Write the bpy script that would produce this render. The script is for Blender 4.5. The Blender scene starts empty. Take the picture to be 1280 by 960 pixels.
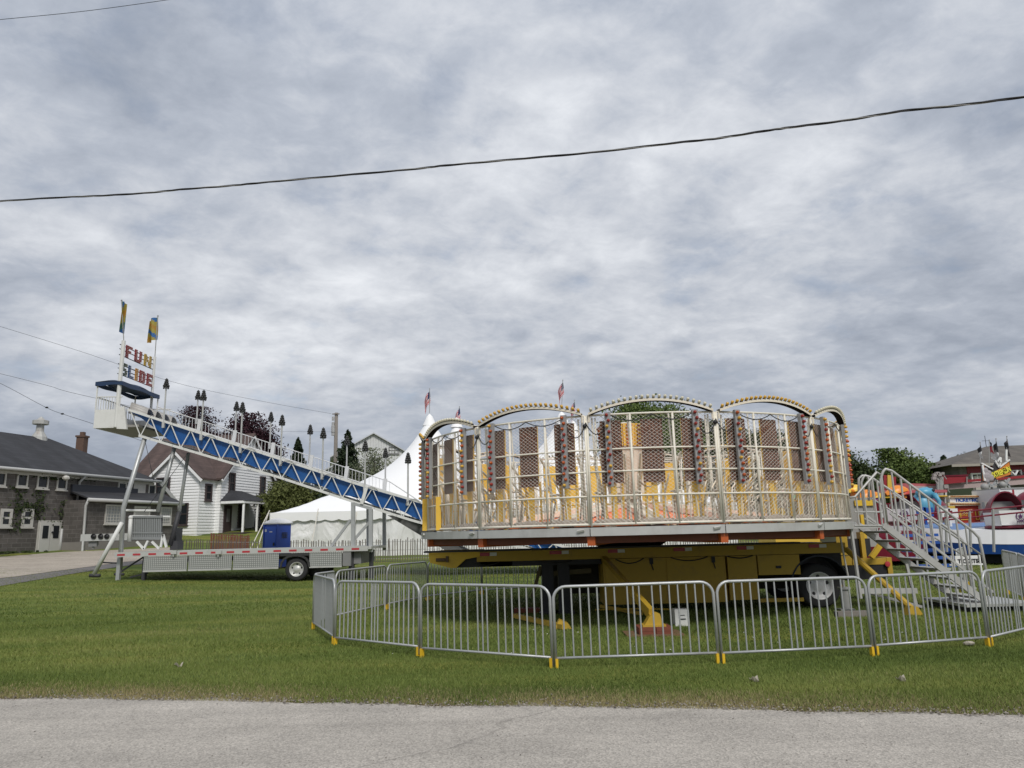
import bpy, math, random
import numpy as np
from mathutils import Vector, Matrix
random.seed(7)
rng = np.random.default_rng(11)
sc = bpy.context.scene
COL = sc.collection
R = math.radians

# ------------------------------------------------------------------ camera
F, CX, CY, EYE = 914.0, 640.0, 480.0, 1.7
TH = math.atan(185.0 / 914.0)
RHO = R(1.45)
cf = Vector((0, math.cos(TH), math.sin(TH)))
r0 = Vector((1, 0, 0)); u0 = Vector((0, -math.sin(TH), math.cos(TH)))
cr = r0 * math.cos(RHO) - u0 * math.sin(RHO)
cu = u0 * math.cos(RHO) + r0 * math.sin(RHO)
cam = bpy.data.cameras.new("camera")
camo = bpy.data.objects.new("camera", cam); COL.objects.link(camo)
cam.sensor_fit = 'HORIZONTAL'; cam.angle = 2 * math.atan(640.0 / F)
cam.clip_start = 0.1; cam.clip_end = 3000
mw = Matrix((cr, cu, -cf)).transposed().to_4x4(); mw.translation = Vector((0, 0, EYE))
camo.matrix_world = mw
sc.camera = camo

# ------------------------------------------------------------------ sky, sun, exposure
SUN_EL, SUN_AZ = 46.0, 163.0        # degrees; azimuth clockwise from +Y
w = bpy.data.worlds.new("World"); sc.world = w; w.use_nodes = True
nt = w.node_tree; N = nt.nodes; L = nt.links
N.clear()
def nd(t, **k):
    n = N.new(t)
    for a, v in k.items(): setattr(n, a, v)
    return n
def mth(op, a, b=None, c=None):
    n = N.new('ShaderNodeMath'); n.operation = op
    for i, v in enumerate((a, b, c)):
        if v is None: continue
        if isinstance(v, (int, float)): n.inputs[i].default_value = v
        else: L.new(v, n.inputs[i])
    return n.outputs[0]
tc = nd('ShaderNodeTexCoord')
sp = nd('ShaderNodeSeparateXYZ'); L.new(tc.outputs['Generated'], sp.inputs[0])
zz = mth('ADD', mth('MAXIMUM', sp.outputs[2], 0.0), 0.24)
cb = nd('ShaderNodeCombineXYZ')
L.new(mth('DIVIDE', sp.outputs[0], zz), cb.inputs[0]); L.new(mth('DIVIDE', sp.outputs[1], zz), cb.inputs[1])
cb.inputs[2].default_value = 3.7
def noise(scale, detail, rough, dist, off):
    mp = nd('ShaderNodeMapping'); mp.inputs['Location'].default_value = off
    mp.inputs['Rotation'].default_value = (0, 0, R(-28)); mp.inputs['Scale'].default_value = (1.0, 1.12, 1)
    L.new(cb.outputs[0], mp.inputs[0])
    n = nd('ShaderNodeTexNoise'); n.inputs['Scale'].default_value = scale; n.inputs['Detail'].default_value = detail
    n.inputs['Roughness'].default_value = rough; n.inputs['Distortion'].default_value = dist
    L.new(mp.outputs[0], n.inputs['Vector']); return n.outputs['Fac']
na = noise(1.25, 6, 0.52, 0.12, (1.3, 4.1, 0))
nb = noise(4.4, 12, 0.60, 0.15, (5.3, 0.7, 1))
nc = noise(0.55, 3, 0.5, 0.0, (9.2, 2.7, 2))
nf = noise(10.0, 9, 0.62, 0.5, (2.1, 8.7, 3))
den = mth('ADD', mth('ADD', mth('MULTIPLY', na, 0.46), mth('MULTIPLY', nb, 0.30)), mth('ADD', mth('MULTIPLY', nc, 0.20), mth('MULTIPLY', nf, 0.14)))
cr_ = nd('ShaderNodeValToRGB'); L.new(den, cr_.inputs[0])
el = cr_.color_ramp.elements
el[0].position = 0.41; el[0].color = (0.175, 0.198, 0.24, 1)
el[1].position = 0.70; el[1].color = (0.51, 0.525, 0.55, 1)
for p, c in ((0.485, (0.225, 0.249, 0.294)), (0.545, (0.283, 0.307, 0.352)), (0.605, (0.37, 0.388, 0.422))):
    e = el.new(p); e.color = (*c, 1)
# towards the horizon the deck is seen edge-on: calmer, bluer
hz = nd('ShaderNodeMapRange'); L.new(sp.outputs[2], hz.inputs[0])
hz.inputs['From Min'].default_value = 0.0; hz.inputs['From Max'].default_value = 0.22
hz.inputs['To Min'].default_value = 0.6; hz.inputs['To Max'].default_value = 0.0
mxh = nd('ShaderNodeMixRGB'); L.new(hz.outputs[0], mxh.inputs[0]); L.new(cr_.outputs[0], mxh.inputs[1])
mxh.inputs[2].default_value = (0.222, 0.254, 0.308, 1)
up = nd('ShaderNodeMapRange'); L.new(sp.outputs[2], up.inputs[0])
up.inputs['From Min'].default_value = 0.1; up.inputs['From Max'].default_value = 0.75
up.inputs['To Min'].default_value = 0.98; up.inputs['To Max'].default_value = 1.14
sky = nd('ShaderNodeTexSky', sky_type='NISHITA'); sky.sun_disc = False
sky.sun_elevation = R(SUN_EL); sky.sun_rotation = R(SUN_AZ)
bg1 = nd('ShaderNodeBackground'); L.new(sky.outputs[0], bg1.inputs[0]); bg1.inputs[1].default_value = 0.09
bg2 = nd('ShaderNodeBackground'); L.new(mxh.outputs[0], bg2.inputs[0]); L.new(up.outputs[0], bg2.inputs[1])
cov = nd('ShaderNodeMapRange'); L.new(nb, cov.inputs[0])
cov.inputs['From Min'].default_value = 0.30; cov.inputs['From Max'].default_value = 0.42
cov.inputs['To Min'].default_value = 0.86; cov.inputs['To Max'].default_value = 1.0
ms = nd('ShaderNodeMixShader'); L.new(cov.outputs[0], ms.inputs[0]); L.new(bg1.outputs[0], ms.inputs[1]); L.new(bg2.outputs[0], ms.inputs[2])
out = nd('ShaderNodeOutputWorld'); L.new(ms.outputs[0], out.inputs[0])
sl = bpy.data.lights.new("sun", 'SUN'); sl.energy = 1.5; sl.angle = R(14); sl.color = (1.0, 0.96, 0.9)
so = bpy.data.objects.new("sun", sl); COL.objects.link(so)
sd = Vector((math.sin(R(SUN_AZ)) * math.cos(R(SUN_EL)), math.cos(R(SUN_AZ)) * math.cos(R(SUN_EL)), math.sin(R(SUN_EL))))
so.rotation_euler = sd.to_track_quat('Z', 'Y').to_euler()
so.location = (0, 0, 60)
sc.view_settings.view_transform = 'Standard'; sc.view_settings.look = 'None'
sc.view_settings.exposure = 0.66; sc.view_settings.gamma = 1.0; sc.view_settings.use_curve_mapping = False

# ------------------------------------------------------------------ helpers
def ray(px, py): return cf * F + cr * (px - CX) + cu * (CY - py)
def P(px, py, Y):
    d = ray(px, py); return Vector((0, 0, EYE)) + d * (Y / d.y)
def ss(a, b, x):
    t = min(1.0, max(0.0, (x - a) / (b - a))); return t * t * (3 - 2 * t)
def terr(x, y):
    k = 1.0 - 0.75 * ss(8, 26, x)
    return k * 0.04 * max(0.0, y - 31) + 0.035 * min(40, max(0.0, -x - 9)) * ss(19, 33, y) + k * 0.06 * min(60, max(0.0, y - 55))
def ground(px, py):
    d = ray(px, py); lo, hi = 0.001, 0.4
    o = Vector((0, 0, EYE))
    t = 0.002
    while t < 0.4:
        p = o + d * t
        if p.z <= terr(p.x, p.y): break
        t *= 1.01
    return o + d * t
def XA(px, Y, z=1.7):
    # world x of pixel column px at depth Y and height z
    py = 665.0
    for _ in range(8):
        p = P(px, py, Y); py += (p.z - z) * F / Y
    return P(px, py, Y).x

def NT(m):
    m.use_nodes = True; return m.node_tree
MATS = {}
def mat(name, c, rough=0.6, metal=0.0, var=0.12, scale=6.0, bump=0.0, bscale=40.0, dirt=None, dirt_amt=0.5, dirt_scale=2.0, coords='Object'):
    if name in MATS: return MATS[name]
    m = bpy.data.materials.new(name); t = NT(m); n = t.nodes; l = t.links
    b = n['Principled BSDF']; b.inputs['Roughness'].default_value = rough; b.inputs['Metallic'].default_value = metal
    co = n.new('ShaderNodeTexCoord')
    nz = n.new('ShaderNodeTexNoise'); nz.inputs['Scale'].default_value = scale; nz.inputs['Detail'].default_value = 6; nz.inputs['Roughness'].default_value = 0.65
    l.new(co.outputs[coords], nz.inputs['Vector'])
    mx = n.new('ShaderNodeMixRGB')
    mx.inputs[1].default_value = (*[max(0, x * (1 - var)) for x in c], 1); mx.inputs[2].default_value = (*[min(1, x * (1 + var)) for x in c], 1)
    l.new(nz.outputs['Fac'], mx.inputs[0]); last = mx.outputs[0]
    if dirt:
        n2 = n.new('ShaderNodeTexNoise'); n2.inputs['Scale'].default_value = dirt_scale; n2.inputs['Detail'].default_value = 8; n2.inputs['Roughness'].default_value = 0.7
        l.new(co.outputs[coords], n2.inputs['Vector'])
        rp = n.new('ShaderNodeValToRGB'); rp.color_ramp.elements[0].position = 0.52; rp.color_ramp.elements[1].position = 0.72
        l.new(n2.outputs['Fac'], rp.inputs[0])
        mm = n.new('ShaderNodeMath'); mm.operation = 'MULTIPLY'; mm.inputs[1].default_value = dirt_amt; l.new(rp.outputs[0], mm.inputs[0])
        m2 = n.new('ShaderNodeMixRGB'); l.new(mm.outputs[0], m2.inputs[0]); l.new(last, m2.inputs[1]); m2.inputs[2].default_value = (*dirt, 1); last = m2.outputs[0]
    l.new(last, b.inputs['Base Color'])
    if bump:
        nb_ = n.new('ShaderNodeTexNoise'); nb_.inputs['Scale'].default_value = bscale; nb_.inputs['Detail'].default_value = 5
        l.new(co.outputs[coords], nb_.inputs['Vector'])
        bp = n.new('ShaderNodeBump'); bp.inputs['Strength'].default_value = bump; l.new(nb_.outputs['Fac'], bp.inputs['Height']); l.new(bp.outputs[0], b.inputs['Normal'])
    MATS[name] = m; return m

class MB:
    def __init__(s, M=None): s.v = []; s.f = []; s.mi = []; s.M = M; s.cm = 0
    def add(s, vs, fs):
        o = len(s.v); s.v.extend([Vector(v) for v in vs]); s.f.extend([tuple(i + o for i in f) for f in fs]); s.mi.extend([s.cm] * len(fs))
    def box(s, a, b):
        x0, x1 = sorted((a[0], b[0])); y0, y1 = sorted((a[1], b[1])); z0, z1 = sorted((a[2], b[2]))
        s.add([(x0, y0, z0), (x1, y0, z0), (x1, y1, z0), (x0, y1, z0), (x0, y0, z1), (x1, y0, z1), (x1, y1, z1), (x0, y1, z1)],
              [(0, 3, 2, 1), (4, 5, 6, 7), (0, 1, 5, 4), (1, 2, 6, 5), (2, 3, 7, 6), (3, 0, 4, 7)]); return s
    def beam(s, a, b, wd, hd, up=(0, 0, 1)):
        a = Vector(a); b = Vector(b); d = (b - a).normalized(); u = Vector(up)
        if abs(d.dot(u)) > 0.98: u = Vector((0, 1, 0))
        r = d.cross(u).normalized(); u = r.cross(d).normalized(); r *= wd / 2; u = u * (hd / 2)
        s.add([a - r - u, a + r - u, a + r + u, a - r + u, b - r - u, b + r - u, b + r + u, b - r + u],
              [(0, 3, 2, 1), (4, 5, 6, 7), (0, 1, 5, 4), (1, 2, 6, 5), (2, 3, 7, 6), (3, 0, 4, 7)]); return s
    def tube(s, pts, r, n=6, caps=True, closed=False):
        pts = [Vector(p) for p in pts]; m = len(pts)
        rs = r if isinstance(r, (list, tuple)) else [r] * m
        vs = []; prev = None
        for i in range(m):
            if closed: d = pts[(i + 1) % m] - pts[i - 1]
            else: d = pts[min(i + 1, m - 1)] - pts[max(i - 1, 0)]
            d = d.normalized() if d.length > 1e-9 else Vector((0, 0, 1))
            if prev is None:
                u = Vector((0, 0, 1)) if abs(d.z) < 0.9 else Vector((1, 0, 0))
                prev = (u - d * d.dot(u)).normalized()
            else:
                q = prev - d * d.dot(prev); prev = q.normalized() if q.length > 1e-6 else prev
            q = d.cross(prev)
            for k in range(n):
                a = 2 * math.pi * k / n; vs.append(pts[i] + (prev * math.cos(a) + q * math.sin(a)) * rs[i])
        fs = []
        for i in range(m if closed else m - 1):
            j = (i + 1) % m
            for k in range(n):
                k2 = (k + 1) % n; fs.append((i * n + k, i * n + k2, j * n + k2, j * n + k))
        if caps and not closed: fs.append(tuple(range(n))[::-1]); fs.append(tuple((m - 1) * n + k for k in range(n)))
        s.add(vs, fs); return s
    def poly(s, pts, off):
        # prism: polygon pts extruded by vector off
        pts = [Vector(p) for p in pts]; off = Vector(off); n = len(pts)
        s.add(pts + [p + off for p in pts], [tuple(range(n))[::-1], tuple(range(n, 2 * n))] + [(i, (i + 1) % n, (i + 1) % n + n, i + n) for i in range(n)]); return s
    def quad(s, *p): s.add(p, [tuple(range(len(p)))]); return s
    def lathe(s, prof, n=16, c=(0, 0, 0), ax='z', a0=0, a1=2 * math.pi, caps=False):
        full = abs(a1 - a0 - 2 * math.pi) < 1e-6; c = Vector(c); m = len(prof); nn = n if full else n + 1
        vs = []
        for k in range(nn):
            a = a0 + (a1 - a0) * k / n; co, si = math.cos(a), math.sin(a)
            for (r, h) in prof:
                vs.append(c + (Vector((r * co, r * si, h)) if ax == 'z' else Vector((r * co, h, r * si)) if ax == 'y' else Vector((h, r * co, r * si))))
        fs = []
        for k in range(n):
            k2 = (k + 1) % nn
            for i in range(m - 1): fs.append((k * m + i, k2 * m + i, k2 * m + i + 1, k * m + i + 1))
        s.add(vs, fs); return s
    def ball(s, c, r, n=8, m=5, sc3=(1, 1, 1)):
        c = Vector(c); vs = [c + Vector((0, 0, r * sc3[2]))]; fs = []
        for i in range(1, m):
            t = math.pi * i / m
            for k in range(n):
                a = 2 * math.pi * k / n; vs.append(c + Vector((r * sc3[0] * math.sin(t) * math.cos(a), r * sc3[1] * math.sin(t) * math.sin(a), r * sc3[2] * math.cos(t))))
        vs.append(c - Vector((0, 0, r * sc3[2]))); e = len(vs) - 1
        for k in range(n):
            fs.append((0, 1 + k, 1 + (k + 1) % n)); fs.append((e, e - n + (k + 1) % n, e - n + k))
            for i in range(m - 2): fs.append((1 + i * n + k, 1 + (i + 1) * n + k, 1 + (i + 1) * n + (k + 1) % n, 1 + i * n + (k + 1) % n))
        s.add(vs, fs); return s
    def grid(s, fn, nu, nv):
        vs = [fn(i / nu, j / nv) for i in range(nu + 1) for j in range(nv + 1)]; w_ = nv + 1
        s.add(vs, [(i * w_ + j, (i + 1) * w_ + j, (i + 1) * w_ + j + 1, i * w_ + j + 1) for i in range(nu) for j in range(nv)]); return s
    def mesh(s, name, m, off=None, smooth=False):
        vs = [s.M @ v for v in s.v] if s.M is not None else s.v
        if off is not None: vs = [v - off for v in vs]
        me = bpy.data.meshes.new(name); me.from_pydata([tuple(v) for v in vs], [], s.f)
        ml = m if isinstance(m, (list, tuple)) else [m]
        for x in ml: me.materials.append(x)
        if len(ml) > 1: me.polygons.foreach_set('material_index', s.mi)
        if smooth: me.polygons.foreach_set('use_smooth', [True] * len(s.f))
        me.update(); return me

def rootof(o):
    while o.parent: o = o.parent
    return o
LOCAL = set()
def tag(o, label=None, cat=None, group=None, kind=None):
    if label: o['label'] = label
    if cat: o['category'] = cat
    if group: o['group'] = group
    if kind: o['kind'] = kind
    return o
def thing(name, label, cat, loc=(0, 0, 0), rz=0.0, group=None):
    o = bpy.data.objects.new(name, None); COL.objects.link(o); o.location = loc; o.rotation_euler = (0, 0, rz); o.empty_display_size = 0.3
    return tag(o, label, cat, group)
def link(name, me, parent=None, loc=None, kind=None):
    o = bpy.data.objects.new(name, me); COL.objects.link(o)
    if parent is not None: o.parent = parent
    if loc is not None: o.location = loc
    if kind: o['kind'] = kind
    return o
def part(mb, name, m, parent, smooth=False, kind=None, local=False):
    """mesh given in world coordinates -> child in the frame of its (unrotated) root; local=True: already in that frame"""
    off = None if local else Vector(rootof(parent).location)
    return link(name, mb.mesh(name, m, off, smooth), parent, kind=kind)
def solo(mb, name, m, label, cat, origin=(0, 0, 0), group=None, smooth=False):
    o = link(name, mb.mesh(name, m, Vector(origin), smooth)); o.location = origin
    return tag(o, label, cat, group)
def struct(name, me): o = link(name, me); o['kind'] = 'structure'; return o
def copy_tree(o, parent=None):
    c = o.copy(); COL.objects.link(c)
    if parent is not None: c.parent = parent
    for ch in list(o.children): copy_tree(ch, c)
    return c
def arrays_mesh(name, verts, faces, m, attr=None):
    me = bpy.data.meshes.new(name); nv = len(verts); nf, k = faces.shape
    me.vertices.add(nv); me.vertices.foreach_set('co', np.ascontiguousarray(verts, dtype=np.float32).ravel())
    me.loops.add(nf * k); me.loops.foreach_set('vertex_index', np.ascontiguousarray(faces, dtype=np.int32).ravel())
    me.polygons.add(nf); me.polygons.foreach_set('loop_start', np.arange(0, nf * k, k, dtype=np.int32))
    if attr is not None:
        a = me.attributes.new('tint', 'FLOAT', 'POINT'); a.data.foreach_set('value', np.ascontiguousarray(attr, dtype=np.float32))
    me.materials.append(m); me.update(calc_edges=True); me.validate(); return me

# ------------------------------------------------------------------ materials
STEEL = mat('galvanised_steel', (0.42, 0.43, 0.43), 0.42, 0.35, 0.15, 9, dirt=(0.25, 0.24, 0.22), dirt_amt=0.35)
ALU = mat('brushed_aluminium', (0.52, 0.52, 0.50), 0.45, 0.3, 0.12, 5, dirt=(0.3, 0.28, 0.25), dirt_amt=0.4)
WHITE = mat('white_paint', (0.74, 0.74, 0.72), 0.5, 0, 0.06, 4, dirt=(0.45, 0.42, 0.37), dirt_amt=0.35)
CREAM = mat('cream_paint', (0.76, 0.69, 0.57), 0.5, 0, 0.08, 5, dirt=(0.42, 0.33, 0.22), dirt_amt=0.45)
PALE = mat('pale_tube_paint', (0.76, 0.72, 0.62), 0.5, 0, 0.1, 7, dirt=(0.38, 0.3, 0.2), dirt_amt=0.4, dirt_scale=6)
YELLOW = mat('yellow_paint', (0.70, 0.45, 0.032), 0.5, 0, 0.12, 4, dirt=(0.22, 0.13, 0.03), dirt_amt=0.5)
SHADEDYEL = mat('shaded_yellow_paint', (0.47, 0.31, 0.034), 0.6, 0, 0.12, 3, dirt=(0.2, 0.14, 0.05), dirt_amt=0.45, dirt_scale=3)  # trailer yellow with the shade under the ride put into its colour
FOOTY = mat('yellow_foot_plastic', (0.72, 0.45, 0.02), 0.5)
ORANGE = mat('orange_paint', (0.45, 0.095, 0.02), 0.5, 0, 0.1, 4, dirt=(0.3, 0.08, 0.03), dirt_amt=0.4)
PEACH = mat('orange_cone_paint', (0.82, 0.20, 0.055), 0.5, 0, 0.08, 4)
RUST = mat('rust_red_steel', (0.16, 0.045, 0.022), 0.65, 0, 0.2, 5, dirt=(0.07, 0.03, 0.02), dirt_amt=0.5)
BLACK = mat('black_paint', (0.015, 0.015, 0.017), 0.55)
DARK = mat('dark_steel', (0.05, 0.05, 0.055), 0.6, 0.2, 0.2)
RUBBER = mat('tyre_rubber', (0.022, 0.022, 0.024), 0.8, 0, 0.2, 12, bump=0.2)
BLUE = mat('blue_slide_panel', (0.006, 0.075, 0.265), 0.4, 0, 0.1, 3, dirt=(0.03, 0.12, 0.28), dirt_amt=0.4)
NAVY = mat('navy_tarpaulin', (0.010, 0.032, 0.085), 0.5, 0, 0.2, 5, bump=0.3, bscale=6)
RED = mat('red_paint', (0.27, 0.018, 0.028), 0.45)
MAROON = mat('maroon_fibreglass', (0.16, 0.010, 0.026), 0.35, 0, 0.12, 3)
GREYP = mat('grey_panel', (0.30, 0.30, 0.29), 0.6, 0, 0.1, 4)
GLASS = mat('dark_window_glass', (0.018, 0.021, 0.025), 0.25, 0, 0.3, 2); GLASS.node_tree.nodes['Principled BSDF'].inputs['Specular IOR Level'].default_value = .3
BULBR = mat('red_bulb_glass', (0.27, 0.026, 0.018), 0.25)
BULBO = mat('orange_bulb_glass', (0.42, 0.085, 0.018), 0.25)
BULBY = mat('amber_bulb_glass', (0.62, 0.36, 0.05), 0.25)
BULBW = mat('clear_bulb_glass', (0.62, 0.58, 0.45), 0.25)
# ================================================================== GROUND
RA, RB = 7.79, -0.1788           # road edge: y = RA + RB*x
def road_y(x): return RA + RB * x
def lawn_material():
    m = bpy.data.materials.new('lawn'); t = NT(m); n = t.nodes; l = t.links; b = n['Principled BSDF']; b.inputs['Roughness'].default_value = 0.9
    b.inputs['Specular IOR Level'].default_value = 0.15
    co = n.new('ShaderNodeTexCoord')
    def nz(s, d=6, st=None):
        q = n.new('ShaderNodeTexNoise'); q.inputs['Scale'].default_value = s; q.inputs['Detail'].default_value = d; q.inputs['Roughness'].default_value = 0.65
        if st:
            mp = n.new('ShaderNodeMapping'); mp.inputs['Scale'].default_value = st; mp.inputs['Rotation'].default_value = (0, 0, R(10)); l.new(co.outputs['Object'], mp.inputs[0]); l.new(mp.outputs[0], q.inputs['Vector'])
        else: l.new(co.outputs['Object'], q.inputs['Vector'])
        return q.outputs['Fac']
    def ramp(f, stops):
        r_ = n.new('ShaderNodeValToRGB'); e = r_.color_ramp.elements
        e[0].position, e[0].color = stops[0][0], (*stops[0][1], 1); e[1].position, e[1].color = stops[-1][0], (*stops[-1][1], 1)
        for p, c in stops[1:-1]: k = e.new(p); k.color = (*c, 1)
        l.new(f, r_.inputs[0]); return r_.outputs[0]
    fine = ramp(nz(38, 4), [(0.3, (0.066, 0.094, 0.020)), (0.5, (0.116, 0.152, 0.036)), (0.7, (0.182, 0.212, 0.06))])
    patch = ramp(nz(0.35, 5, (0.5, 1.6, 1)), [(0.35, (0.66, 0.76, 0.68)), (0.5, (1.08, 1.05, 1)), (0.64, (1.7, 1.34, 1.25))])
    mx = n.new('ShaderNodeMixRGB'); mx.blend_type = 'MULTIPLY'; mx.inputs[0].default_value = 1; l.new(fine, mx.inputs[1]); l.new(patch, mx.inputs[2])
    # dry verge beside the road
    sp_ = n.new('ShaderNodeSeparateXYZ'); l.new(co.outputs['Object'], sp_.inputs[0])
    def M2(op, a, b_):
        q = n.new('ShaderNodeMath'); q.operation = op
        for i, v in enumerate((a, b_)):
            if isinstance(v, (int, float)): q.inputs[i].default_value = v
            else: l.new(v, q.inputs[i])
        return q.outputs[0]
    dist = M2('SUBTRACT', M2('SUBTRACT', sp_.outputs[1], RA), M2('MULTIPLY', sp_.outputs[0], RB))
    dn = M2('ADD', dist, M2('MULTIPLY', M2('SUBTRACT', nz(2.2, 6), 0.5), 0.9))
    mr = n.new('ShaderNodeMapRange'); l.new(dn, mr.inputs[0]); mr.inputs[1].default_value = 0.30; mr.inputs[2].default_value = 0.95; mr.inputs[3].default_value = 0.95; mr.inputs[4].default_value = 0
    dry = ramp(nz(30, 5), [(0.35, (0.07, 0.055, 0.035)), (0.55, (0.19, 0.15, 0.085)), (0.7, (0.30, 0.25, 0.15))])
    m2 = n.new('ShaderNodeMixRGB'); l.new(mr.outputs[0], m2.inputs[0]); l.new(mx.outputs[0], m2.inputs[1]); l.new(dry, m2.inputs[2])
    l.new(m2.outputs[0], b.inputs['Base Color'])
    bp = n.new('ShaderNodeBump'); bp.inputs['Strength'].default_value = 0.7; bp.inputs['Distance'].default_value = 0.05; l.new(nz(25, 6), bp.inputs['Height']); l.new(bp.outputs[0], b.inputs['Normal'])
    return m
def axis(lo, hi, step, lo2, hi2):
    a = list(np.arange(lo, hi + 1e-6, step)); s_ = step; x = lo
    while x > lo2: s_ *= 1.25; x -= s_; a.insert(0, x)
    s_ = step; x = hi
    while x < hi2: s_ *= 1.25; x += s_; a.append(x)
    return a
gx = axis(-45, 45, 1.5, -900, 900); gy = axis(-6, 100, 1.5, -300, 1400)
gv = np.array([(x, y, terr(x, y)) for x in gx for y in gy]); ny = len(gy)
gi = np.array([(i * ny + j, (i + 1) * ny + j, (i + 1) * ny + j + 1, i * ny + j + 1) for i in range(len(gx) - 1) for j in range(ny - 1)])
struct('lawn', arrays_mesh('lawn', gv, gi, lawn_material()))

def asphalt(name, base, crack=True):
    m = bpy.data.materials.new(name); t = NT(m); n = t.nodes; l = t.links; b = n['Principled BSDF']; b.inputs['Roughness'].default_value = 0.88
    co = n.new('ShaderNodeTexCoord')
    v = n.new('ShaderNodeTexVoronoi'); v.inputs['Scale'].default_value = 75; l.new(co.outputs['Object'], v.inputs['Vector'])
    r1 = n.new('ShaderNodeMapRange'); l.new(v.outputs['Color'], r1.inputs[0]); r1.inputs[3].default_value = 0.58; r1.inputs[4].default_value = 1.34
    n1 = n.new('ShaderNodeTexNoise'); n1.inputs['Scale'].default_value = 0.9; n1.inputs['Detail'].default_value = 8; n1.inputs['Roughness'].default_value = 0.7; l.new(co.outputs['Object'], n1.inputs['Vector'])
    r2 = n.new('ShaderNodeMapRange'); l.new(n1.outputs['Fac'], r2.inputs[0]); r2.inputs[1].default_value = 0.25; r2.inputs[2].default_value = 0.75; r2.inputs[3].default_value = 0.78; r2.inputs[4].default_value = 1.16
    mu = n.new('ShaderNodeMath'); mu.operation = 'MULTIPLY'; l.new(r1.outputs[0], mu.inputs[0]); l.new(r2.outputs[0], mu.inputs[1]); last = mu.outputs[0]
    # wear drawn out along the road (tyre polish, oil stain, patching)
    mp2 = n.new('ShaderNodeMapping'); mp2.inputs['Rotation'].default_value = (0, 0, R(10.1)); mp2.inputs['Scale'].default_value = (0.05, 1.3, 1); l.new(co.outputs['Object'], mp2.inputs[0])
    n2 = n.new('ShaderNodeTexNoise'); n2.inputs['Scale'].default_value = 1.6; n2.inputs['Detail'].default_value = 7; n2.inputs['Roughness'].default_value = 0.6; l.new(mp2.outputs[0], n2.inputs['Vector'])
    r4 = n.new('ShaderNodeMapRange'); l.new(n2.outputs['Fac'], r4.inputs[0]); r4.inputs[1].default_value = .3; r4.inputs[2].default_value = .7; r4.inputs[3].default_value = .84; r4.inputs[4].default_value = 1.1
    m4 = n.new('ShaderNodeMath'); m4.operation = 'MULTIPLY'; l.new(last, m4.inputs[0]); l.new(r4.outputs[0], m4.inputs[1]); last = m4.outputs[0]
    if crack:
        mp = n.new('ShaderNodeMapping'); mp.inputs['Rotation'].default_value = (0, 0, R(9)); mp.inputs['Location'].default_value = (.33, .21, 0); mp.inputs['Scale'].default_value = (0.07, 0.36, 1); l.new(co.outputs['Object'], mp.inputs[0])
        nd_ = n.new('ShaderNodeTexNoise'); nd_.inputs['Scale'].default_value = 1.7; nd_.inputs['Detail'].default_value = 6; l.new(mp.outputs[0], nd_.inputs['Vector'])
        ad = n.new('ShaderNodeMixRGB'); ad.inputs[0].default_value = 0.12; l.new(mp.outputs[0], ad.inputs[1]); l.new(nd_.outputs['Color'], ad.inputs[2])
        vc = n.new('ShaderNodeTexVoronoi'); vc.feature = 'DISTANCE_TO_EDGE'; vc.inputs['Scale'].default_value = 1.0; l.new(ad.outputs[0], vc.inputs['Vector'])
        r3 = n.new('ShaderNodeMapRange'); l.new(vc.outputs['Distance'], r3.inputs[0]); r3.inputs[1].default_value = 0.0006; r3.inputs[2].default_value = 0.0022; r3.inputs[3].default_value = 0.78; r3.inputs[4].default_value = 1.0
        m3 = n.new('ShaderNodeMath'); m3.operation = 'MULTIPLY'; l.new(last, m3.inputs[0]); l.new(r3.outputs[0], m3.inputs[1]); last = m3.outputs[0]
    mc = n.new('ShaderNodeMixRGB'); mc.blend_type = 'MULTIPLY'; mc.inputs[0].default_value = 1; mc.inputs[1].default_value = (*base, 1); l.new(last, mc.inputs[2]); l.new(mc.outputs[0], b.inputs['Base Color'])
    bp = n.new('ShaderNodeBump'); bp.inputs['Strength'].default_value = 0.5; bp.inputs['Distance'].default_value = 0.01; l.new(v.outputs['Distance'], bp.inputs['Height']); l.new(bp.outputs[0], b.inputs['Normal'])
    return m
ROADM = asphalt('road_asphalt', (0.42, 0.387, 0.342))
def rnoise(x): return 0.05 * math.sin(x * 1.3) + 0.04 * math.sin(x * 3.7 + 1) + 0.02 * math.sin(x * 9.1)
rv, rf = [], []
xs = list(np.arange(-160, -14, 4.0)) + list(np.arange(-14, 14, 0.12)) + list(np.arange(14, 160, 4.0))
for x in xs:
    e = road_y(x) + rnoise(x) * (abs(x) < 20)
    for q in (0, 0.25, 1.5, 4, 8.2): rv.append((x, e - q, 0.012 if q else 0.002))
for i in range(len(xs) - 1):
    for j in range(4): rf.append((i * 5 + j, i * 5 + j + 1, (i + 1) * 5 + j + 1, (i + 1) * 5 + j))
struct('road', arrays_mesh('road', np.array(rv), np.array(rf)[:, ::-1], ROADM))

def drape(name, near, far, m, lift):
    vs, fs = [], []; nu, nv = 40, 8
    def interp(pl, t):
        t *= len(pl) - 1; i = min(int(t), len(pl) - 2); return pl[i].lerp(pl[i + 1], t - i)
    for i in range(nu + 1):
        a = interp(near, i / nu); b = interp(far, i / nu)
        for j in range(nv + 1):
            p = a.lerp(b, j / nv); vs.append((p.x, p.y, terr(p.x, p.y) + lift))
    w_ = nv + 1
    for i in range(nu):
        for j in range(nv): fs.append((i * w_ + j, (i + 1) * w_ + j, (i + 1) * w_ + j + 1, i * w_ + j + 1))
    return struct(name, arrays_mesh(name, np.array(vs), np.array(fs), m))
dn_near = [ground(-220, 770), ground(-100, 742), ground(0, 724), ground(80, 713.5), ground(150, 704), ground(215, 698)]
dn_far = [ground(-220, 712), ground(-100, 704), ground(0, 697), ground(80, 691), ground(150, 688), ground(215, 685)]
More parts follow.
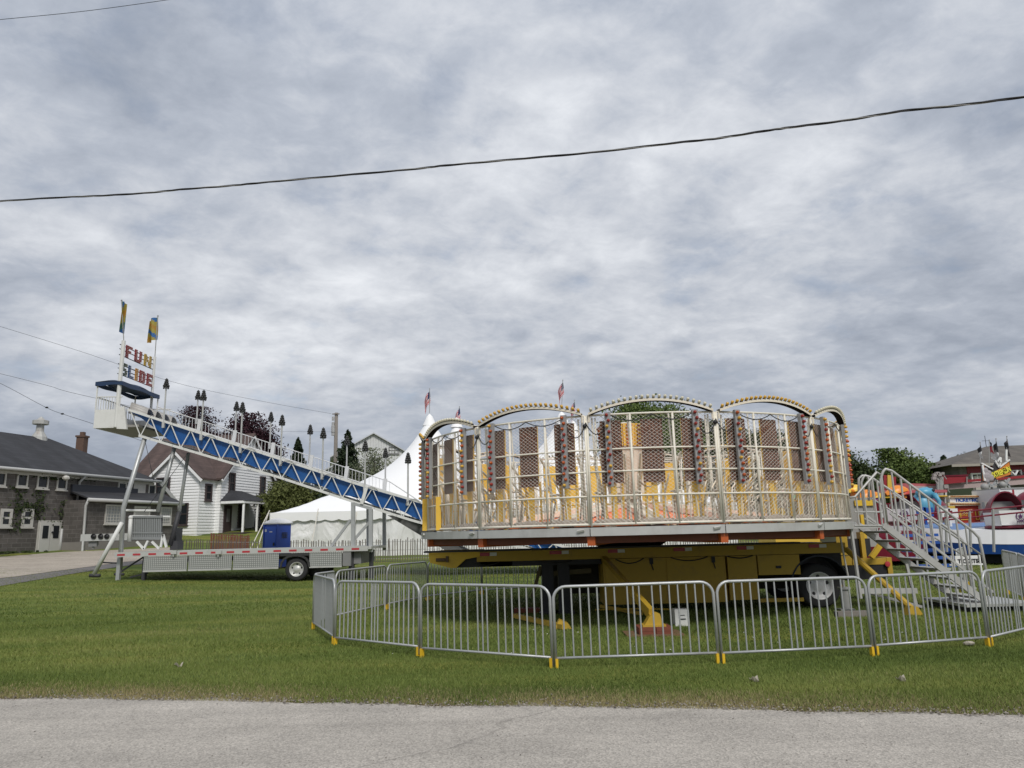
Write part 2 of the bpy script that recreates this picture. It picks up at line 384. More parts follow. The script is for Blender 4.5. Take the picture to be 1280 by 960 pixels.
drape('driveway', dn_near, dn_far, asphalt('driveway_surface', (0.40, 0.35, 0.29), False), 0.03)
sh_near = [ground(-220, 782), ground(-100, 754), ground(0, 734), ground(80, 720), ground(150, 709), ground(215, 701)]
drape('gravel_shoulder', sh_near, dn_near, asphalt('gravel_shoulder_surface', (0.16, 0.15, 0.145), False), 0.018)

# grass blades, denser near the camera
GRASSM = bpy.data.materials.new('grass_blade'); t_ = NT(GRASSM); n_ = t_.nodes
at = n_.new('ShaderNodeAttribute'); at.attribute_name = 'tint'
rp = n_.new('ShaderNodeValToRGB'); e_ = rp.color_ramp.elements
e_[0].position = 0; e_[0].color = (0.060, 0.088, 0.018, 1); e_[1].position = 1.0; e_[1].color = (0.33, 0.27, 0.15, 1)
for p, c in ((0.3, (0.126, 0.17, 0.038)), (0.6, (0.208, 0.238, 0.066)), (0.75, (0.26, 0.24, 0.10))):
    k = e_.new(p); k.color = (*c, 1)
t_.links.new(at.outputs['Fac'], rp.inputs[0]); t_.links.new(rp.outputs[0], n_['Principled BSDF'].inputs['Base Color'])
n_['Principled BSDF'].inputs['Roughness'].default_value = 0.75; n_['Principled BSDF'].inputs['Specular IOR Level'].default_value = 0.2
WORN = []
for (px_, py_, wr_, wa_) in ((240, 741, .9, .45), (70, 742, 1.3, .22), (30, 800, .9, .16), (330, 775, .8, .14), (180, 812, .5, .18), (560, 850, .4, .14), (1010, 848, .5, .2), (1180, 838, .4, .2), (330, 852, .4, .18), (820, 800, .5, .2), (460, 735, .9, .2)):
    g_ = ground(px_, py_); WORN.append((g_.x, g_.y, wr_, wa_))
def blades(n, ylo, yhi, h, wd, verge=False):
    u = rng.random(n)
    y = ylo + (yhi - ylo) * u
    x = (rng.random(n) * 2 - 1) * (y * 0.76 + 1.2)
    if verge: y = RA + RB * x + rng.random(n) ** 1.4 * 1.0 - 0.04
    d = y - (RA + RB * x)
    keep = d > (-0.1 if verge else 0.12)
    x, y, d = x[keep], y[keep], d[keep]; n = len(x)
    a = rng.random(n) * 2 * np.pi; ln = h * (0.55 + 0.8 * rng.random(n)); lean = ln * (0.25 + 0.6 * rng.random(n)); b = rng.random(n) * 2 * np.pi
    ww = wd * (0.6 + 0.8 * rng.random(n))
    z = np.array([terr(p, q) for p, q in zip(x, y)])
    vs = np.empty((n, 3, 3)); c, s = np.cos(a) * ww / 2, np.sin(a) * ww / 2
    vs[:, 0] = np.stack([x - c, y - s, z - 0.005], 1); vs[:, 1] = np.stack([x + c, y + s, z - 0.005], 1)
    vs[:, 2] = np.stack([x + np.cos(b) * lean, y + np.sin(b) * lean, z + np.sqrt(np.maximum(ln**2 - lean**2, 1e-5))], 1)
    pn = 0.5 + 0.25 * np.sin(x * 0.9 + 1.7 * np.sin(y * 0.6)) + 0.25 * np.sin(y * 1.9 + 0.8 * np.sin(x * 0.5 + 2))
    t = 0.10 + 0.22 * rng.random(n) + 0.26 * pn + (rng.random(n) < 0.03) * 0.3
    # mowing bands, worn and yellowed patches
    t += 0.06 * np.sin(y * 3.6 - x * 1.0) + 0.10 * np.sin(x * 0.31 + 1.3 * np.sin(y * 0.23)) * np.sin(y * 0.37 + x * 0.12)
    for (wx, wy, wr, wa) in WORN: t += wa * np.exp(-(((x - wx) / (wr * 2.2)) ** 2 + ((y - wy) / wr) ** 2)) * (0.4 + 0.9 * rng.random(n))
    dry = np.clip(1 - d / 0.95, 0, 1) * (0.6 + 0.5 * rng.random(n)) * (0.7 + 0.4 * np.sin(x * 1.1) + 0.2 * np.sin(x * 4))
    t = np.clip(np.where(rng.random(n) < dry * 1.2, 0.75 + 0.25 * rng.random(n), t), 0, 1)
    return vs.reshape(-1, 3), np.arange(n * 3).reshape(-1, 3), np.repeat(t, 3)
for nm, args in (('grass', (230000, 6.4, 11, 0.042, 0.008)), ('grass', (190000, 11, 18, 0.045, 0.012)), ('grass', (140000, 18, 34, 0.05, 0.022)), ('verge_grass', (44000, 6.2, 9.4, 0.04, 0.006, True))):
    v_, f_, a_ = blades(*args)
    o = link(nm, arrays_mesh(nm, v_, f_, GRASSM, a_), kind='stuff')

# pale flecks lying on the lawn
PAPER = mat('pale_leaf', (0.42, 0.38, 0.31), 0.8)
for (px, py, lb) in ((223, 835, 'pale dead leaf on the open lawn beside the road'), (943, 853, 'pale dead leaf on lawn below the barrier near the wheel'), (1127, 853, 'pale crumpled paper scrap on lawn in front of the stairs'),
                     (1212, 808, 'small tan stone on the lawn by the end barrier foot')):
    g = ground(px, py); b = MB(); st = 'stone' in lb
    if st: b.ball((g.x, g.y, 0.03), 0.07, 7, 5, (1.2, 0.8, 0.5))
    else:
        b.grid(lambda u, v: (g.x + (u - .5) * .10, g.y + (v - .5) * .07, 0.02 + .03 * math.sin(5 * u + 3 * v) + .02 * math.cos(7 * v)), 4, 3)
    solo(b, 'stone' if st else ('paper_scrap' if 'paper' in lb else 'dead_leaf'), PAPER, lb, 'stone' if st else 'litter' if 'paper' in lb else 'leaf', (g.x, g.y, 0))

# ================================================================== TREES
def leaf_mat(name, dark, light, rough=0.7):
    m = bpy.data.materials.new(name); t = NT(m); n = t.nodes
    a = n.new('ShaderNodeAttribute'); a.attribute_name = 'tint'
    x = n.new('ShaderNodeMixRGB'); x.inputs[1].default_value = (*dark, 1); x.inputs[2].default_value = (*light, 1)
    t.links.new(a.outputs['Fac'], x.inputs[0]); b = n['Principled BSDF']; t.links.new(x.outputs[0], b.inputs['Base Color'])
    b.inputs['Roughness'].default_value = rough; b.inputs['Specular IOR Level'].default_value = 0.2
    return m
# gravel and crumbs along the broken road edge, white clover heads in the ring
def specks(name, n, gen, size, m):
    vs, fs, tt = [], [], []
    for _ in range(n):
        x, y, k = gen(); s_ = size * k * (0.5 + rng.random()); a_ = rng.random() * 6.28; o_ = len(vs); z = terr(x, y)
        for i in range(5): vs.append((x + s_ * math.cos(a_ + i * 1.257) * (0.7 + .5 * rng.random()), y + s_ * math.sin(a_ + i * 1.257) * (0.7 + .5 * rng.random()), z + .014))
        vs.append((x, y, z + .014 + s_ * .8)); fs += [(o_ + i, o_ + (i + 1) % 5, o_ + 5) for i in range(5)]; tt += [rng.random()] * 6
    link(name, arrays_mesh(name, np.array(vs), np.array(fs), m, np.array(tt)), kind='stuff')
PEB = leaf_mat('pebble', (.08, .07, .06), (.30, .27, .23), .9)
def g1():
    x = rng.uniform(-9, 9); return x, road_y(x) + rnoise(x) + abs(rng.normal()) * .16 - .10, 1
specks('pebbles', 2600, g1, .011, PEB)
def g2():
    x = rng.uniform(-9, 9); return x, road_y(x) - rng.random() ** 2 * 2.2, .6
specks('pebbles', 500, g2, .009, PEB)
CLO = leaf_mat('clover_head', (.5, .5, .45), (.75, .75, .7), .8)
def g3():
    y = rng.uniform(10.6, 20); return rng.uniform(-2.0, 6.0), y, 1
specks('clover_flowers', 120, g3, .012, CLO)

LG = leaf_mat('leaf_green', (0.042, 0.068, 0.016), (0.15, 0.20, 0.055))
LY = leaf_mat('leaf_yellow_green', (0.05, 0.062, 0.016), (0.135, 0.15, 0.05))
LD = leaf_mat('leaf_dark_green', (0.022, 0.036, 0.014), (0.075, 0.10, 0.035))
LP = leaf_mat('leaf_dark_purple', (0.018, 0.008, 0.012), (0.06, 0.022, 0.03))
LS = leaf_mat('needle_dark', (0.012, 0.022, 0.012), (0.045, 0.065, 0.03))
LW = leaf_mat('leaf_grey_green', (0.07, 0.085, 0.05), (0.18, 0.2, 0.12))
BARK = mat('tree_bark', (0.09, 0.07, 0.055), 0.9, 0, 0.3, 8, bump=0.6, bscale=12)
def leafmesh(name, centers, size, m, tint, flat=0.0):
    n = len(centers); a = rng.normal(size=(n, 3)); a /= np.linalg.norm(a, axis=1, keepdims=True)
    b = rng.normal(size=(n, 3)); b -= a * np.sum(a * b, 1, keepdims=True); b /= np.linalg.norm(b, axis=1, keepdims=True)
    s_ = (size * (0.6 + 0.8 * rng.random((n, 1)))) / 2
    vs = np.empty((n, 4, 3)); vs[:, 0] = centers - a * s_; vs[:, 1] = centers - b * s_ * .55; vs[:, 2] = centers + a * s_; vs[:, 3] = centers + b * s_ * .55
    return arrays_mesh(name, vs.reshape(-1, 3), np.arange(n * 4).reshape(-1, 4), m, np.repeat(np.clip(tint, 0, 1), 4))
def tree(name, label, cat, px, Y, top_py, width, m=LG, clumps=70, per=70, leaf=0.42, base_frac=0.18, group=None, airy=0.0, z0=None, trunk=True):
    if airy == 0 and trunk: per = int(per * 2.6); leaf *= .62; clumps = int(clumps * 1.5)
    x = XA(px, Y, 5); z0 = terr(x, Y) - 0.1 if z0 is None else z0; top = P(px, top_py, Y).z; H = top - z0
    root = thing(name, label, cat, (x, Y, z0), 0, group)
    cb_, ct = H * base_frac, H; cz = (cb_ + ct) / 2; rz = (ct - cb_) / 2; rx = width / 2
    cs = []
    while len(cs) < clumps:
        p = rng.normal(size=3); p /= np.linalg.norm(p); rr = (0.35 + 0.65 * rng.random() ** 0.6)
        bulge = 0.82 + 0.3 * math.sin(3.1 * p[0] + 7 * p[2] + px) * math.sin(2.3 * p[1] + px * .3)
        q = p * rr * bulge * np.array([rx, rx, rz]); q[2] += cz
        if q[2] < cz: q[:2] *= 0.78 + 0.22 * (q[2] / max(cz, .1))
        cs.append(q)
    cs = np.array(cs); cr2 = min(rx, rz) * (0.19 - 0.05 * airy)
    cl = np.repeat(cs, per, 0); tt = np.repeat(rng.random(clumps) * 0.55, per) + rng.random(clumps * per) * 0.45
    pts = cl + rng.normal(size=cl.shape) * cr2 * np.array([1, 1, .75])
    pts[:, 2] = np.clip(pts[:, 2], 0.3, H)
    link('crown', leafmesh('crown', pts, leaf, m, tt), root)
    if trunk:
        b = MB(); tr = max(0.12, H * 0.022)
        b.tube([(0, 0, 0), (0.05 * tr, 0, H * .25), (tr * .6, tr * .3, H * .55), (tr * .3, 0, H * .85)], [tr * 1.3, tr, tr * .6, tr * .15], 8)
        for q in cs[:14]:
            s_ = max(0.2 * H, q[2] * .5); b.tube([(0, 0, s_), (q[0] * .5, q[1] * .5, (s_ + q[2]) / 2 + .04 * H), tuple(q)], [tr * .4, tr * .25, tr * .06], 5)
        part(b, 'trunk', BARK, root, True, local=True)
    return root
def spruce(label, px, Y, top_py, width, m=LS, group=None, n=6600, leaf=0.34):
    x = XA(px, Y, 5); z0 = terr(x, Y) - 0.1; H = P(px, top_py, Y).z - z0
    root = thing('spruce_tree', label, 'tree', (x, Y, z0), 0, group)
    pts, tt = [], []
    nb_ = 110
    for i in range(nb_):
        f = i / nb_; zc = H * (0.05 + 0.93 * f); rad = width / 2 * (1 - f) ** 0.85 * (0.75 + 0.4 * rng.random()) + 0.1; a = i * 2.4 + rng.random()
        for k in range(n // nb_):
            q = rng.random() ** .7; r_ = rad * q
            pts.append((math.cos(a) * r_ + rng.normal() * .10 * rad * q, math.sin(a) * r_ + rng.normal() * .10 * rad * q, zc - 0.22 * r_ + rng.normal() * .12)); tt.append(0.15 + 0.5 * q * rng.random() + .25 * rng.random())
    link('crown', leafmesh('crown', np.array(pts), leaf, m, np.array(tt)), root)
    b = MB(); b.tube([(0, 0, 0), (0, 0, H * .5), (0, 0, H * .97)], [H * .02, H * .012, .02], 7); part(b, 'trunk', BARK, root, True, local=True)

tree('maple_tree', 'dark purple leaved maple rising directly over the white farmhouse roof', 'tree', 240, 84, 512, 6.6, LP, 60, 110, .4)
tree('maple_tree', 'broad dark purple maple beside the white farmhouse gable', 'tree', 302, 80, 519, 7.0, LP, 90, 140, .42, base_frac=.02)
for px, Y, tp, wd, lb in ((370, 82, 548, 4.2, 'dark pointed spruce beyond the middle of the slide handrail'), (433, 70, 538, 5.6, 'tall dark spruce beside the utility pole'), (346, 88, 563, 3.2, 'small dark spruce top just over the slide handrail')):
    spruce(lb, px, Y, tp, wd)
tree('shrub', 'yellow green leafy shrubs behind the white tent corner', 'shrub', 368, 63, 597, 4.2, LY, 60, 80, .35, .02, trunk=True)
tree('shrub', 'olive green bush under the slide near the farmhouse gable', 'shrub', 346, 66, 602, 3.4, LY, 40, 80, .33, .02)
tree('willow_tree', 'grey green airy tree before the white barn wall', 'tree', 467, 68, 562, 5.2, LW, 60, 60, .30, .1)
spruce('dark spruce under the slide beside the grey shed', 397, 66, 606, 4.0)
tree('oak_tree', 'large round green tree whose top shows inside the middle light arch', 'tree', 820, 68, 499, 8.6, LG, 170, 130, .42)
tree('oak_tree', 'dark green tree behind the cage right of the middle light arch', 'tree', 897, 72, 528, 7.4, LD, 90, 110, .42)
tree('oak_tree', 'dark green tree behind the fourth light arch of the ride', 'tree', 958, 70, 537, 7.0, LD, 90, 110, .42)
tree('oak_tree', 'dense dark tree behind the small end arch of the ride', 'tree', 1010, 66, 541, 6.4, LD, 90, 110, .42)
tree('cedar_tree', 'dark evergreen sloping down just past the ride cage edge', 'tree', 1052, 62, 553, 4.8, LD, 80, 120, .36, .03)
tree('locust_tree', 'thin airy tree with sparse leaves between cedar and green maple', 'tree', 1092, 74, 571, 4.6, LW, 50, 45, .28, .1, airy=1.5)
tree('maple_tree', 'bright green full maple behind the access stairs', 'tree', 1134, 66, 560, 5.4, LG, 90, 110, .40, .05)
tree('hedge_tree', 'low dark green tree between the green maple and blue spruce', 'tree', 1163, 78, 584, 5.0, LD, 60, 90, .4, .02)
spruce('dark blue green spruce beside the grey red building', 1184, 70, 570, 5.4)
tree('poplar_tree', 'pale sparse tree leaning over the grey building eave', 'tree', 1205, 80, 563, 5.0, LW, 45, 35, .28, .2, airy=1.5)
tree('hedge_tree', 'low dark bush below the spruce by the grey building', 'tree', 1197, 68, 587, 3.6, LD, 40, 90, .36, .02)

# ================================================================== BUILDINGS
def block_material(name, c1, c2, mortar, bw, bh, ivy=False):
    m = bpy.data.materials.new(name); t = NT(m); n = t.nodes; l = t.links; b = n['Principled BSDF']; b.inputs['Roughness'].default_value = 0.9
    uv = n.new('ShaderNodeUVMap')
    br = n.new('ShaderNodeTexBrick'); l.new(uv.outputs[0], br.inputs['Vector']); br.inputs['Scale'].default_value = 1
    br.inputs['Brick Width'].default_value = bw; br.inputs['Row Height'].default_value = bh; br.inputs['Mortar Size'].default_value = 0.02; br.inputs['Mortar Smooth'].default_value = 0.4
    br.inputs['Color1'].default_value = (*c1, 1); br.inputs['Color2'].default_value = (*c2, 1); br.inputs['Mortar'].default_value = (*mortar, 1)
    nz_ = n.new('ShaderNodeTexNoise'); nz_.inputs['Scale'].default_value = 0.9; nz_.inputs['Detail'].default_value = 8; nz_.inputs['Roughness'].default_value = 0.7; l.new(uv.outputs[0], nz_.inputs['Vector'])
    r_ = n.new('ShaderNodeMapRange'); l.new(nz_.outputs['Fac'], r_.inputs[0]); r_.inputs[1].default_value = .3; r_.inputs[2].default_value = .7; r_.inputs[3].default_value = .65; r_.inputs[4].default_value = 1.3
    mu = n.new('ShaderNodeMixRGB'); mu.blend_type = 'MULTIPLY'; mu.inputs[0].default_value = 1; l.new(br.outputs['Color'], mu.inputs[1]); l.new(r_.outputs[0], mu.inputs[2])
    l.new(mu.outputs[0], b.inputs['Base Color'])
    bp = n.new('ShaderNodeBump'); bp.inputs['Strength'].default_value = 0.6; bp.inputs['Distance'].default_value = 0.03; bp.invert = True; l.new(br.outputs['Fac'], bp.inputs['Height']); l.new(bp.outputs[0], b.inputs['Normal'])
    return m
def uv_box(me):
    """planar UV in metres: along the wall and up"""
    uvl = me.uv_layers.new(name='UVMap')
    for p in me.polygons:
        nrm = p.normal; h = Vector((-nrm.y, nrm.x, 0)); h = h.normalized() if h.length > .2 else Vector((1, 0, 0))
        for li in p.loop_indices:
            v = me.vertices[me.loops[li].vertex_index].co
            uvl.data[li].uv = (v.dot(h), v.z) if abs(nrm.z) < .9 else (v.x, v.y)
BLOCK = block_material('grey_stone_block', (0.078, 0.070, 0.064), (0.112, 0.10, 0.092), (0.15, 0.14, 0.13), 0.62, 0.26)
BLOCK2 = block_material('grey_brick_cladding', (0.19, 0.175, 0.165), (0.23, 0.21, 0.20), (0.16, 0.15, 0.14), 0.5, 0.2)
CONC = mat('foundation_concrete', (0.20, 0.185, 0.17), 0.9, 0, .15, 2)
def shingle(name, c, c2=None, dirt=None):
    m = bpy.data.materials.new(name); t = NT(m); n = t.nodes; l = t.links; b = n['Principled BSDF']; b.inputs['Roughness'].default_value = 0.9
    uv = n.new('ShaderNodeUVMap'); br = n.new('ShaderNodeTexBrick'); l.new(uv.outputs[0], br.inputs['Vector']); br.inputs['Scale'].default_value = 1
    br.inputs['Brick Width'].default_value = .5; br.inputs['Row Height'].default_value = .2; br.inputs['Mortar Size'].default_value = .008
    br.inputs['Color1'].default_value = (*[x * .85 for x in c], 1); br.inputs['Color2'].default_value = (*[x * 1.15 for x in c], 1); br.inputs['Mortar'].default_value = (*[x * .6 for x in c], 1)
    nz_ = n.new('ShaderNodeTexNoise'); nz_.inputs['Scale'].default_value = .5; nz_.inputs['Detail'].default_value = 6
    mp = n.new('ShaderNodeMapping'); mp.inputs['Scale'].default_value = (2.2, .5, 1); l.new(uv.outputs[0], mp.inputs[0]); l.new(mp.outputs[0], nz_.inputs['Vector'])
    r_ = n.new('ShaderNodeMapRange'); l.new(nz_.outputs['Fac'], r_.inputs[0]); r_.inputs[1].default_value = .3; r_.inputs[2].default_value = .7; r_.inputs[3].default_value = .75; r_.inputs[4].default_value = 1.25
    mu = n.new('ShaderNodeMixRGB'); mu.blend_type = 'MULTIPLY'; mu.inputs[0].default_value = 1; l.new(br.outputs['Color'], mu.inputs[1]); l.new(r_.outputs[0], mu.inputs[2]); l.new(mu.outputs[0], b.inputs['Base Color'])
    return m
SHD = shingle('charcoal_shingle', (0.030, 0.031, 0.036)); SHB = shingle('brown_shingle', (0.082, 0.056, 0.05)); SHT = shingle('tan_shingle', (0.115, 0.102, 0.088))
def rpart(b, name, m, parent): o = part(b, name, m, parent); uv_box(o.data); return o
class Frame:
    """local wall frame: origin, along u, outward n, up z -> world"""
    def __init__(s, o, u, n): s.o = Vector(o); s.u = Vector(u).normalized(); s.n = Vector(n).normalized()
    def __call__(s, a, z, d=0.0): return s.o + s.u * a + s.n * d + Vector((0, 0, z))
    def box(s, mb, a0, a1, z0, z1, d0, d1):
        mb.poly([s(a0, z0, d0), s(a1, z0, d0), s(a1, z1, d0), s(a0, z1, d0)], s.n * (d1 - d0)); return mb
def window(par, fr, a0, a1, z0, z1, fm, gm=GLASS, fw=.1, mid=True, cols=1, rows=1, sill=True, proud=.07, name='window', bars=0.035, gd=.018):
    b = MB()
    for q in ((a0, a0 + fw, z0, z1), (a1 - fw, a1, z0, z1), (a0 + fw, a1 - fw, z1 - fw, z1), (a0 + fw, a1 - fw, z0, z0 + fw)): fr.box(b, *q, 0.004, proud)
    if mid: zm = (z0 + z1) / 2; fr.box(b, a0 + fw, a1 - fw, zm - fw * .35, zm + fw * .35, .004, proud * .8)
    for i in range(1, cols): x = a0 + (a1 - a0) * i / cols; fr.box(b, x - bars / 2, x + bars / 2, z0 + fw, z1 - fw, .02, proud * .6)
    for j in range(1, rows): z = z0 + (z1 - z0) * j / rows; fr.box(b, a0 + fw, a1 - fw, z - bars / 2, z + bars / 2, .02, proud * .62)
    o = part(b, name, fm, par)
    g = MB(); fr.box(g, a0 + fw, a1 - fw, z0 + fw, z1 - fw, .005, gd); part(g, 'pane', gm, o)
    if sill: s_ = MB(); fr.box(s_, a0 - .05, a1 + .05, z0 - .08, z0 - .003, .004, proud + .06); part(s_, 'sill', fm, o)
    return o

# ---- grey stone house
WT = mat('old_white_trim', (0.47, 0.455, 0.42), .6, 0, .1, 3, dirt=(.3, .27, .22), dirt_amt=.4)
GUT = mat('white_gutter', (0.44, 0.44, 0.43), .5, 0, .06, 3)
so_ = Vector((-29.4, 42.0, 0)); su = Vector((0.227, 0.974, 0)).normalized(); sn = Vector((0.974, -0.227, 0)).normalized()
SF = Frame(so_, su, sn)
stone = thing('stone_house', 'grey stone block house with black shingle roof beside the driveway', 'house', (-28, 47, 1.0))
zE, zB = 6.05, 0.3; s0, s1, DEP = -9.0, 12.4, 10.0
b = MB(); SF.box(b, s0, s1, zB, zE, 0, -DEP); rpart(b, 'wall', BLOCK, stone)
# hip roof
ov = .35; A = SF(s0 - ov, zE, ov); B = SF(s1 + ov, zE, ov); C_ = SF(s1 + ov, zE, -DEP - ov); D = SF(s0 - ov, zE, -DEP - ov)
zr = P(105, 552, 51).z + .25
R1 = SF(s0 + 3, zr, -DEP / 2); R2 = SF(s1 - 4.6, zr, -DEP / 2)
b = MB(); b.quad(A, B, R2, R1); b.quad(B, C_, R2); b.quad(C_, D, R1, R2); b.quad(D, A, R1); b.quad(D, C_, B, A); rf_ = rpart(b, 'roof', SHD, stone)
b = MB(); b.tube([SF(s0, zE - .06, ov + .05), SF(s1 + ov, zE - .06, ov + .05)], .10, 8); part(b, 'gutter', GUT, stone, True)
b = MB(); b.beam(SF(s0, zE - .22, .06), SF(s1, zE - .22, .06), .1, .16); part(b, 'fascia_board', WT, stone)
# roof vent
vb = R1.lerp(R2, 0.0); pv = None
for k in range(400):
    q = R1.lerp(R2, -0.3 + k / 300)
    d = q - Vector((0, 0, EYE)); pxq = CX + F * d.dot(cr) / d.dot(cf)
    if pxq > 49: pv = q; break
b = MB(); c = tuple(pv)
b.lathe([(.55, -.5), (.48, 0), (.25, .38), (.23, .85), (.50, .88), (.50, 1.14), (.26, 1.20), (.05, 1.42)], 10, c); part(b, 'roof_vent', mat('weathered_zinc', (.42, .42, .40), .6, .2, .2, 3, dirt=(.3, .2, .14), dirt_amt=.6), stone, False)
for k in range(600):
    q = R1.lerp(R2, -0.3 + k / 400)
    d = q - Vector((0, 0, EYE)); pxq = CX + F * d.dot(cr) / d.dot(cf)
    if pxq > 102: break
q = q + (B - R2) * 0.02
b = MB(); b.box(q + Vector((-.28, -.28, -.8)), q + Vector((.28, .28, .45))); b.box(q + Vector((-.34, -.34, .45)), q + Vector((.34, .34, .58))); b.box(q + Vector((-.14, -.14, .58)), q + Vector((.14, .14, .85)))
part(b, 'chimney', mat('chimney_brick', (.115, .07, .052), .9, 0, .25, 8), stone)
def s_at(px, d=0.0, z=3.0):
    best = min(((abs(XA(px, SF(s, 0, d).y, z) - SF(s, 0, d).x), s) for s in np.arange(-6, 16, .02)), key=lambda t: t[0]); return best[1]
def z_at(px, py, d=0.0):
    s = s_at(px, d); return P(px, py, SF(s, 0, d).y).z
def swin(x0, x1, y0, y1, d=0.0, **k):
    a0, a1 = s_at(x0, d), s_at(x1, d); z1 = z_at((x0 + x1) / 2, y0, d); z0 = z_at((x0 + x1) / 2, y1, d)
    return window(stone, Frame(SF(0, 0, d), su, sn), a0, a1, z0, z1, WT, **k)
swin(-14, 1, 590, 608, mid=False)
swin(14.5, 29, 592, 609, mid=False); swin(40.5, 55, 594, 611, mid=False); swin(65.5, 78.5, 596, 612.5, mid=False)
swin(-1, 14, 636, 659, fw=.17, gd=.03); swin(26, 40.5, 636, 659, fw=.18, gd=.03)
swin(143.5, 154, 603, 617, mid=False, fw=.09); swin(182, 191, 606, 621, mid=False, fw=.09)
swin(88.5, 105, 638.5, 656, mid=False, fw=.16, cols=3, rows=3)
swin(89, 106, 629, 637.5, mid=False, fw=.08, cols=2, gm=CONC, sill=False, name='upper_panel')
a0, a1 = s_at(49.5), s_at(76); z1, z0 = z_at(63, 653), 1.08
fr0 = Frame(SF(0, 0, 0), su, sn); b = MB(); fr0.box(b, a0 - .1, a1 + .1, z0, z1 + .12, .004, .05); dr = part(b, 'door', WT, stone)
am = (a0 + a1) / 2
for (p, q) in ((a0 + .02, am - .02), (am + .02, a1 - .02)):
    b = MB(); fr0.box(b, p, q, z0 + .05, z1, .055, .10); lf = part(b, 'door_leaf', mat('old_white_door', (.5, .49, .46), .6, 0, .08, 4), dr)
    b = MB(); fr0.box(b, p + .17, q - .17, z1 - .95, z1 - .2, .105, .125); part(b, 'pane', GLASS, dr)
b = MB(); b.ball(fr0(am + .1, z0 + 1.3, .14), .07, 6, 4); b.ball(fr0(am + .1, z0 + 1.75, .14), .05, 6, 4); part(b, 'handle', BLACK, dr)
# ivy
iv = []
for (x, y0, y1, wd) in ((21, 609, 665, 3.2), (45, 611, 650, 2.4), (80, 625, 668, 4.5), (62, 593, 600, 10), (30, 690, 697, 24), (88, 595, 600, 14), (33, 628, 640, 6)):
    s = s_at(x); za, zb = z_at(x, y1), z_at(x, y0); k = int(70 * (zb - za) * wd / 4) + 60
    for _ in range(k):
        t = rng.random(); p = SF(s + rng.normal() * wd * .09 * (0.5 + math.sin(9 * t + x) ** 2), za + (zb - za) * t, .04 + .06 * rng.random()); iv.append(tuple(p - Vector(stone.location)))
link('ivy', leafmesh('ivy', np.array(iv), .17, LD, rng.random(len(iv)) * .8), stone, kind='stuff')
b = MB(); b.ball(fr0(s_at(69), z_at(69, 598), .5), .22, 8, 5, (1, 1, .75)); b.beam(fr0(s_at(69), z_at(69, 595), 0), fr0(s_at(69), z_at(69, 595), .5), .04, .04); part(b, 'wall_lamp', WT, stone)
# annex with a shed roof
aS0, aS1, aD, aE = s_at(104, 1.6), s_at(221, 1.6), 1.6, 4.33
b = MB(); SF.box(b, aS0, aS1, .75, aE, .002, aD); rpart(b, 'annex_wall', BLOCK, stone)
b = MB(); SF.box(b, aS0 - .02, aS1 + .02, .3, 1.75, .02, aD + .04); part(b, 'foundation', CONC, stone)
b = MB(); b.poly([SF(s_at(84), aE + .55, .02), SF(aS0 - .1, aE + .05, aD + .25), SF(aS1 + .1, aE + .05, aD + .25), SF(aS1 + .1, aE + .75, .02)], (0, 0, .1)); rpart(b, 'annex_roof', SHD, stone)
b = MB(); b.beam(SF(s_at(84), z_at(84, 611.5), .1), SF(aS1 - 2.5, z_at(84, 611.5) + .0, .1), .15, .60); part(b, 'dark_awning', mat('black_awning', (.016, .018, .026), .6), stone)
b = MB(); b.tube([SF(aS0 - .1, aE, aD + .32), SF(aS1 + .2, aE, aD + .32)], .12, 8)
b.tube([SF(aS0 - .05, aE, aD + .3), SF(aS0 + .0, aE - .35, aD + .08), SF(aS0 + .05, 1.25, aD + .08), SF(aS0 - .15, .98, aD + .1)], .08, 6)
part(b, 'downspout', GUT, stone, True)
sD = s_at(95); b = MB(); b.tube([SF(sD, zE - .1, .4), SF(sD - .1, zE - .5, .08), SF(sD - .15, zE - 1.65, .08), SF(sD + .05, zE - 1.75, .1)], .08, 6); sD = s_at(76.5); b.tube([SF(sD, .95, .1), SF(sD, 2.6, .1)], .08, 6); part(b, 'downspout', GUT, stone, True)
swin(130, 151.5, 631, 655, aD, mid=False, fw=.1, cols=6, rows=6, sill=True, gm=mat('glass_block', (.24, .25, .25), .3))
swin(199, 213, 634, 656, aD, mid=False, fw=.1, cols=6, rows=6, gm=MATS['glass_block'])
swin(166, 186, 633, 672, aD, mid=True, fw=.14, sill=False, gm=mat('pale_door_panel', (.36, .34, .32), .5), name='side_door')
b = MB(); b.beam(SF(s1 + .3, zE - .1, .35), SF(s1 + 2.4, aE + .1, .35), .1, .3); part(b, 'rake_board', GUT, stone)
b = MB(); SF.box(b, s_at(163), s_at(178), z_at(170, 626), z_at(170, 604), .01, .06); part(b, 'loft_door', WT, stone)
tree('weed_clump', 'low green weeds along the base of the grey stone house', 'weeds', 20, 41.5, 690, 5.0, LD, 40, 30, .14, .0, trunk=False)

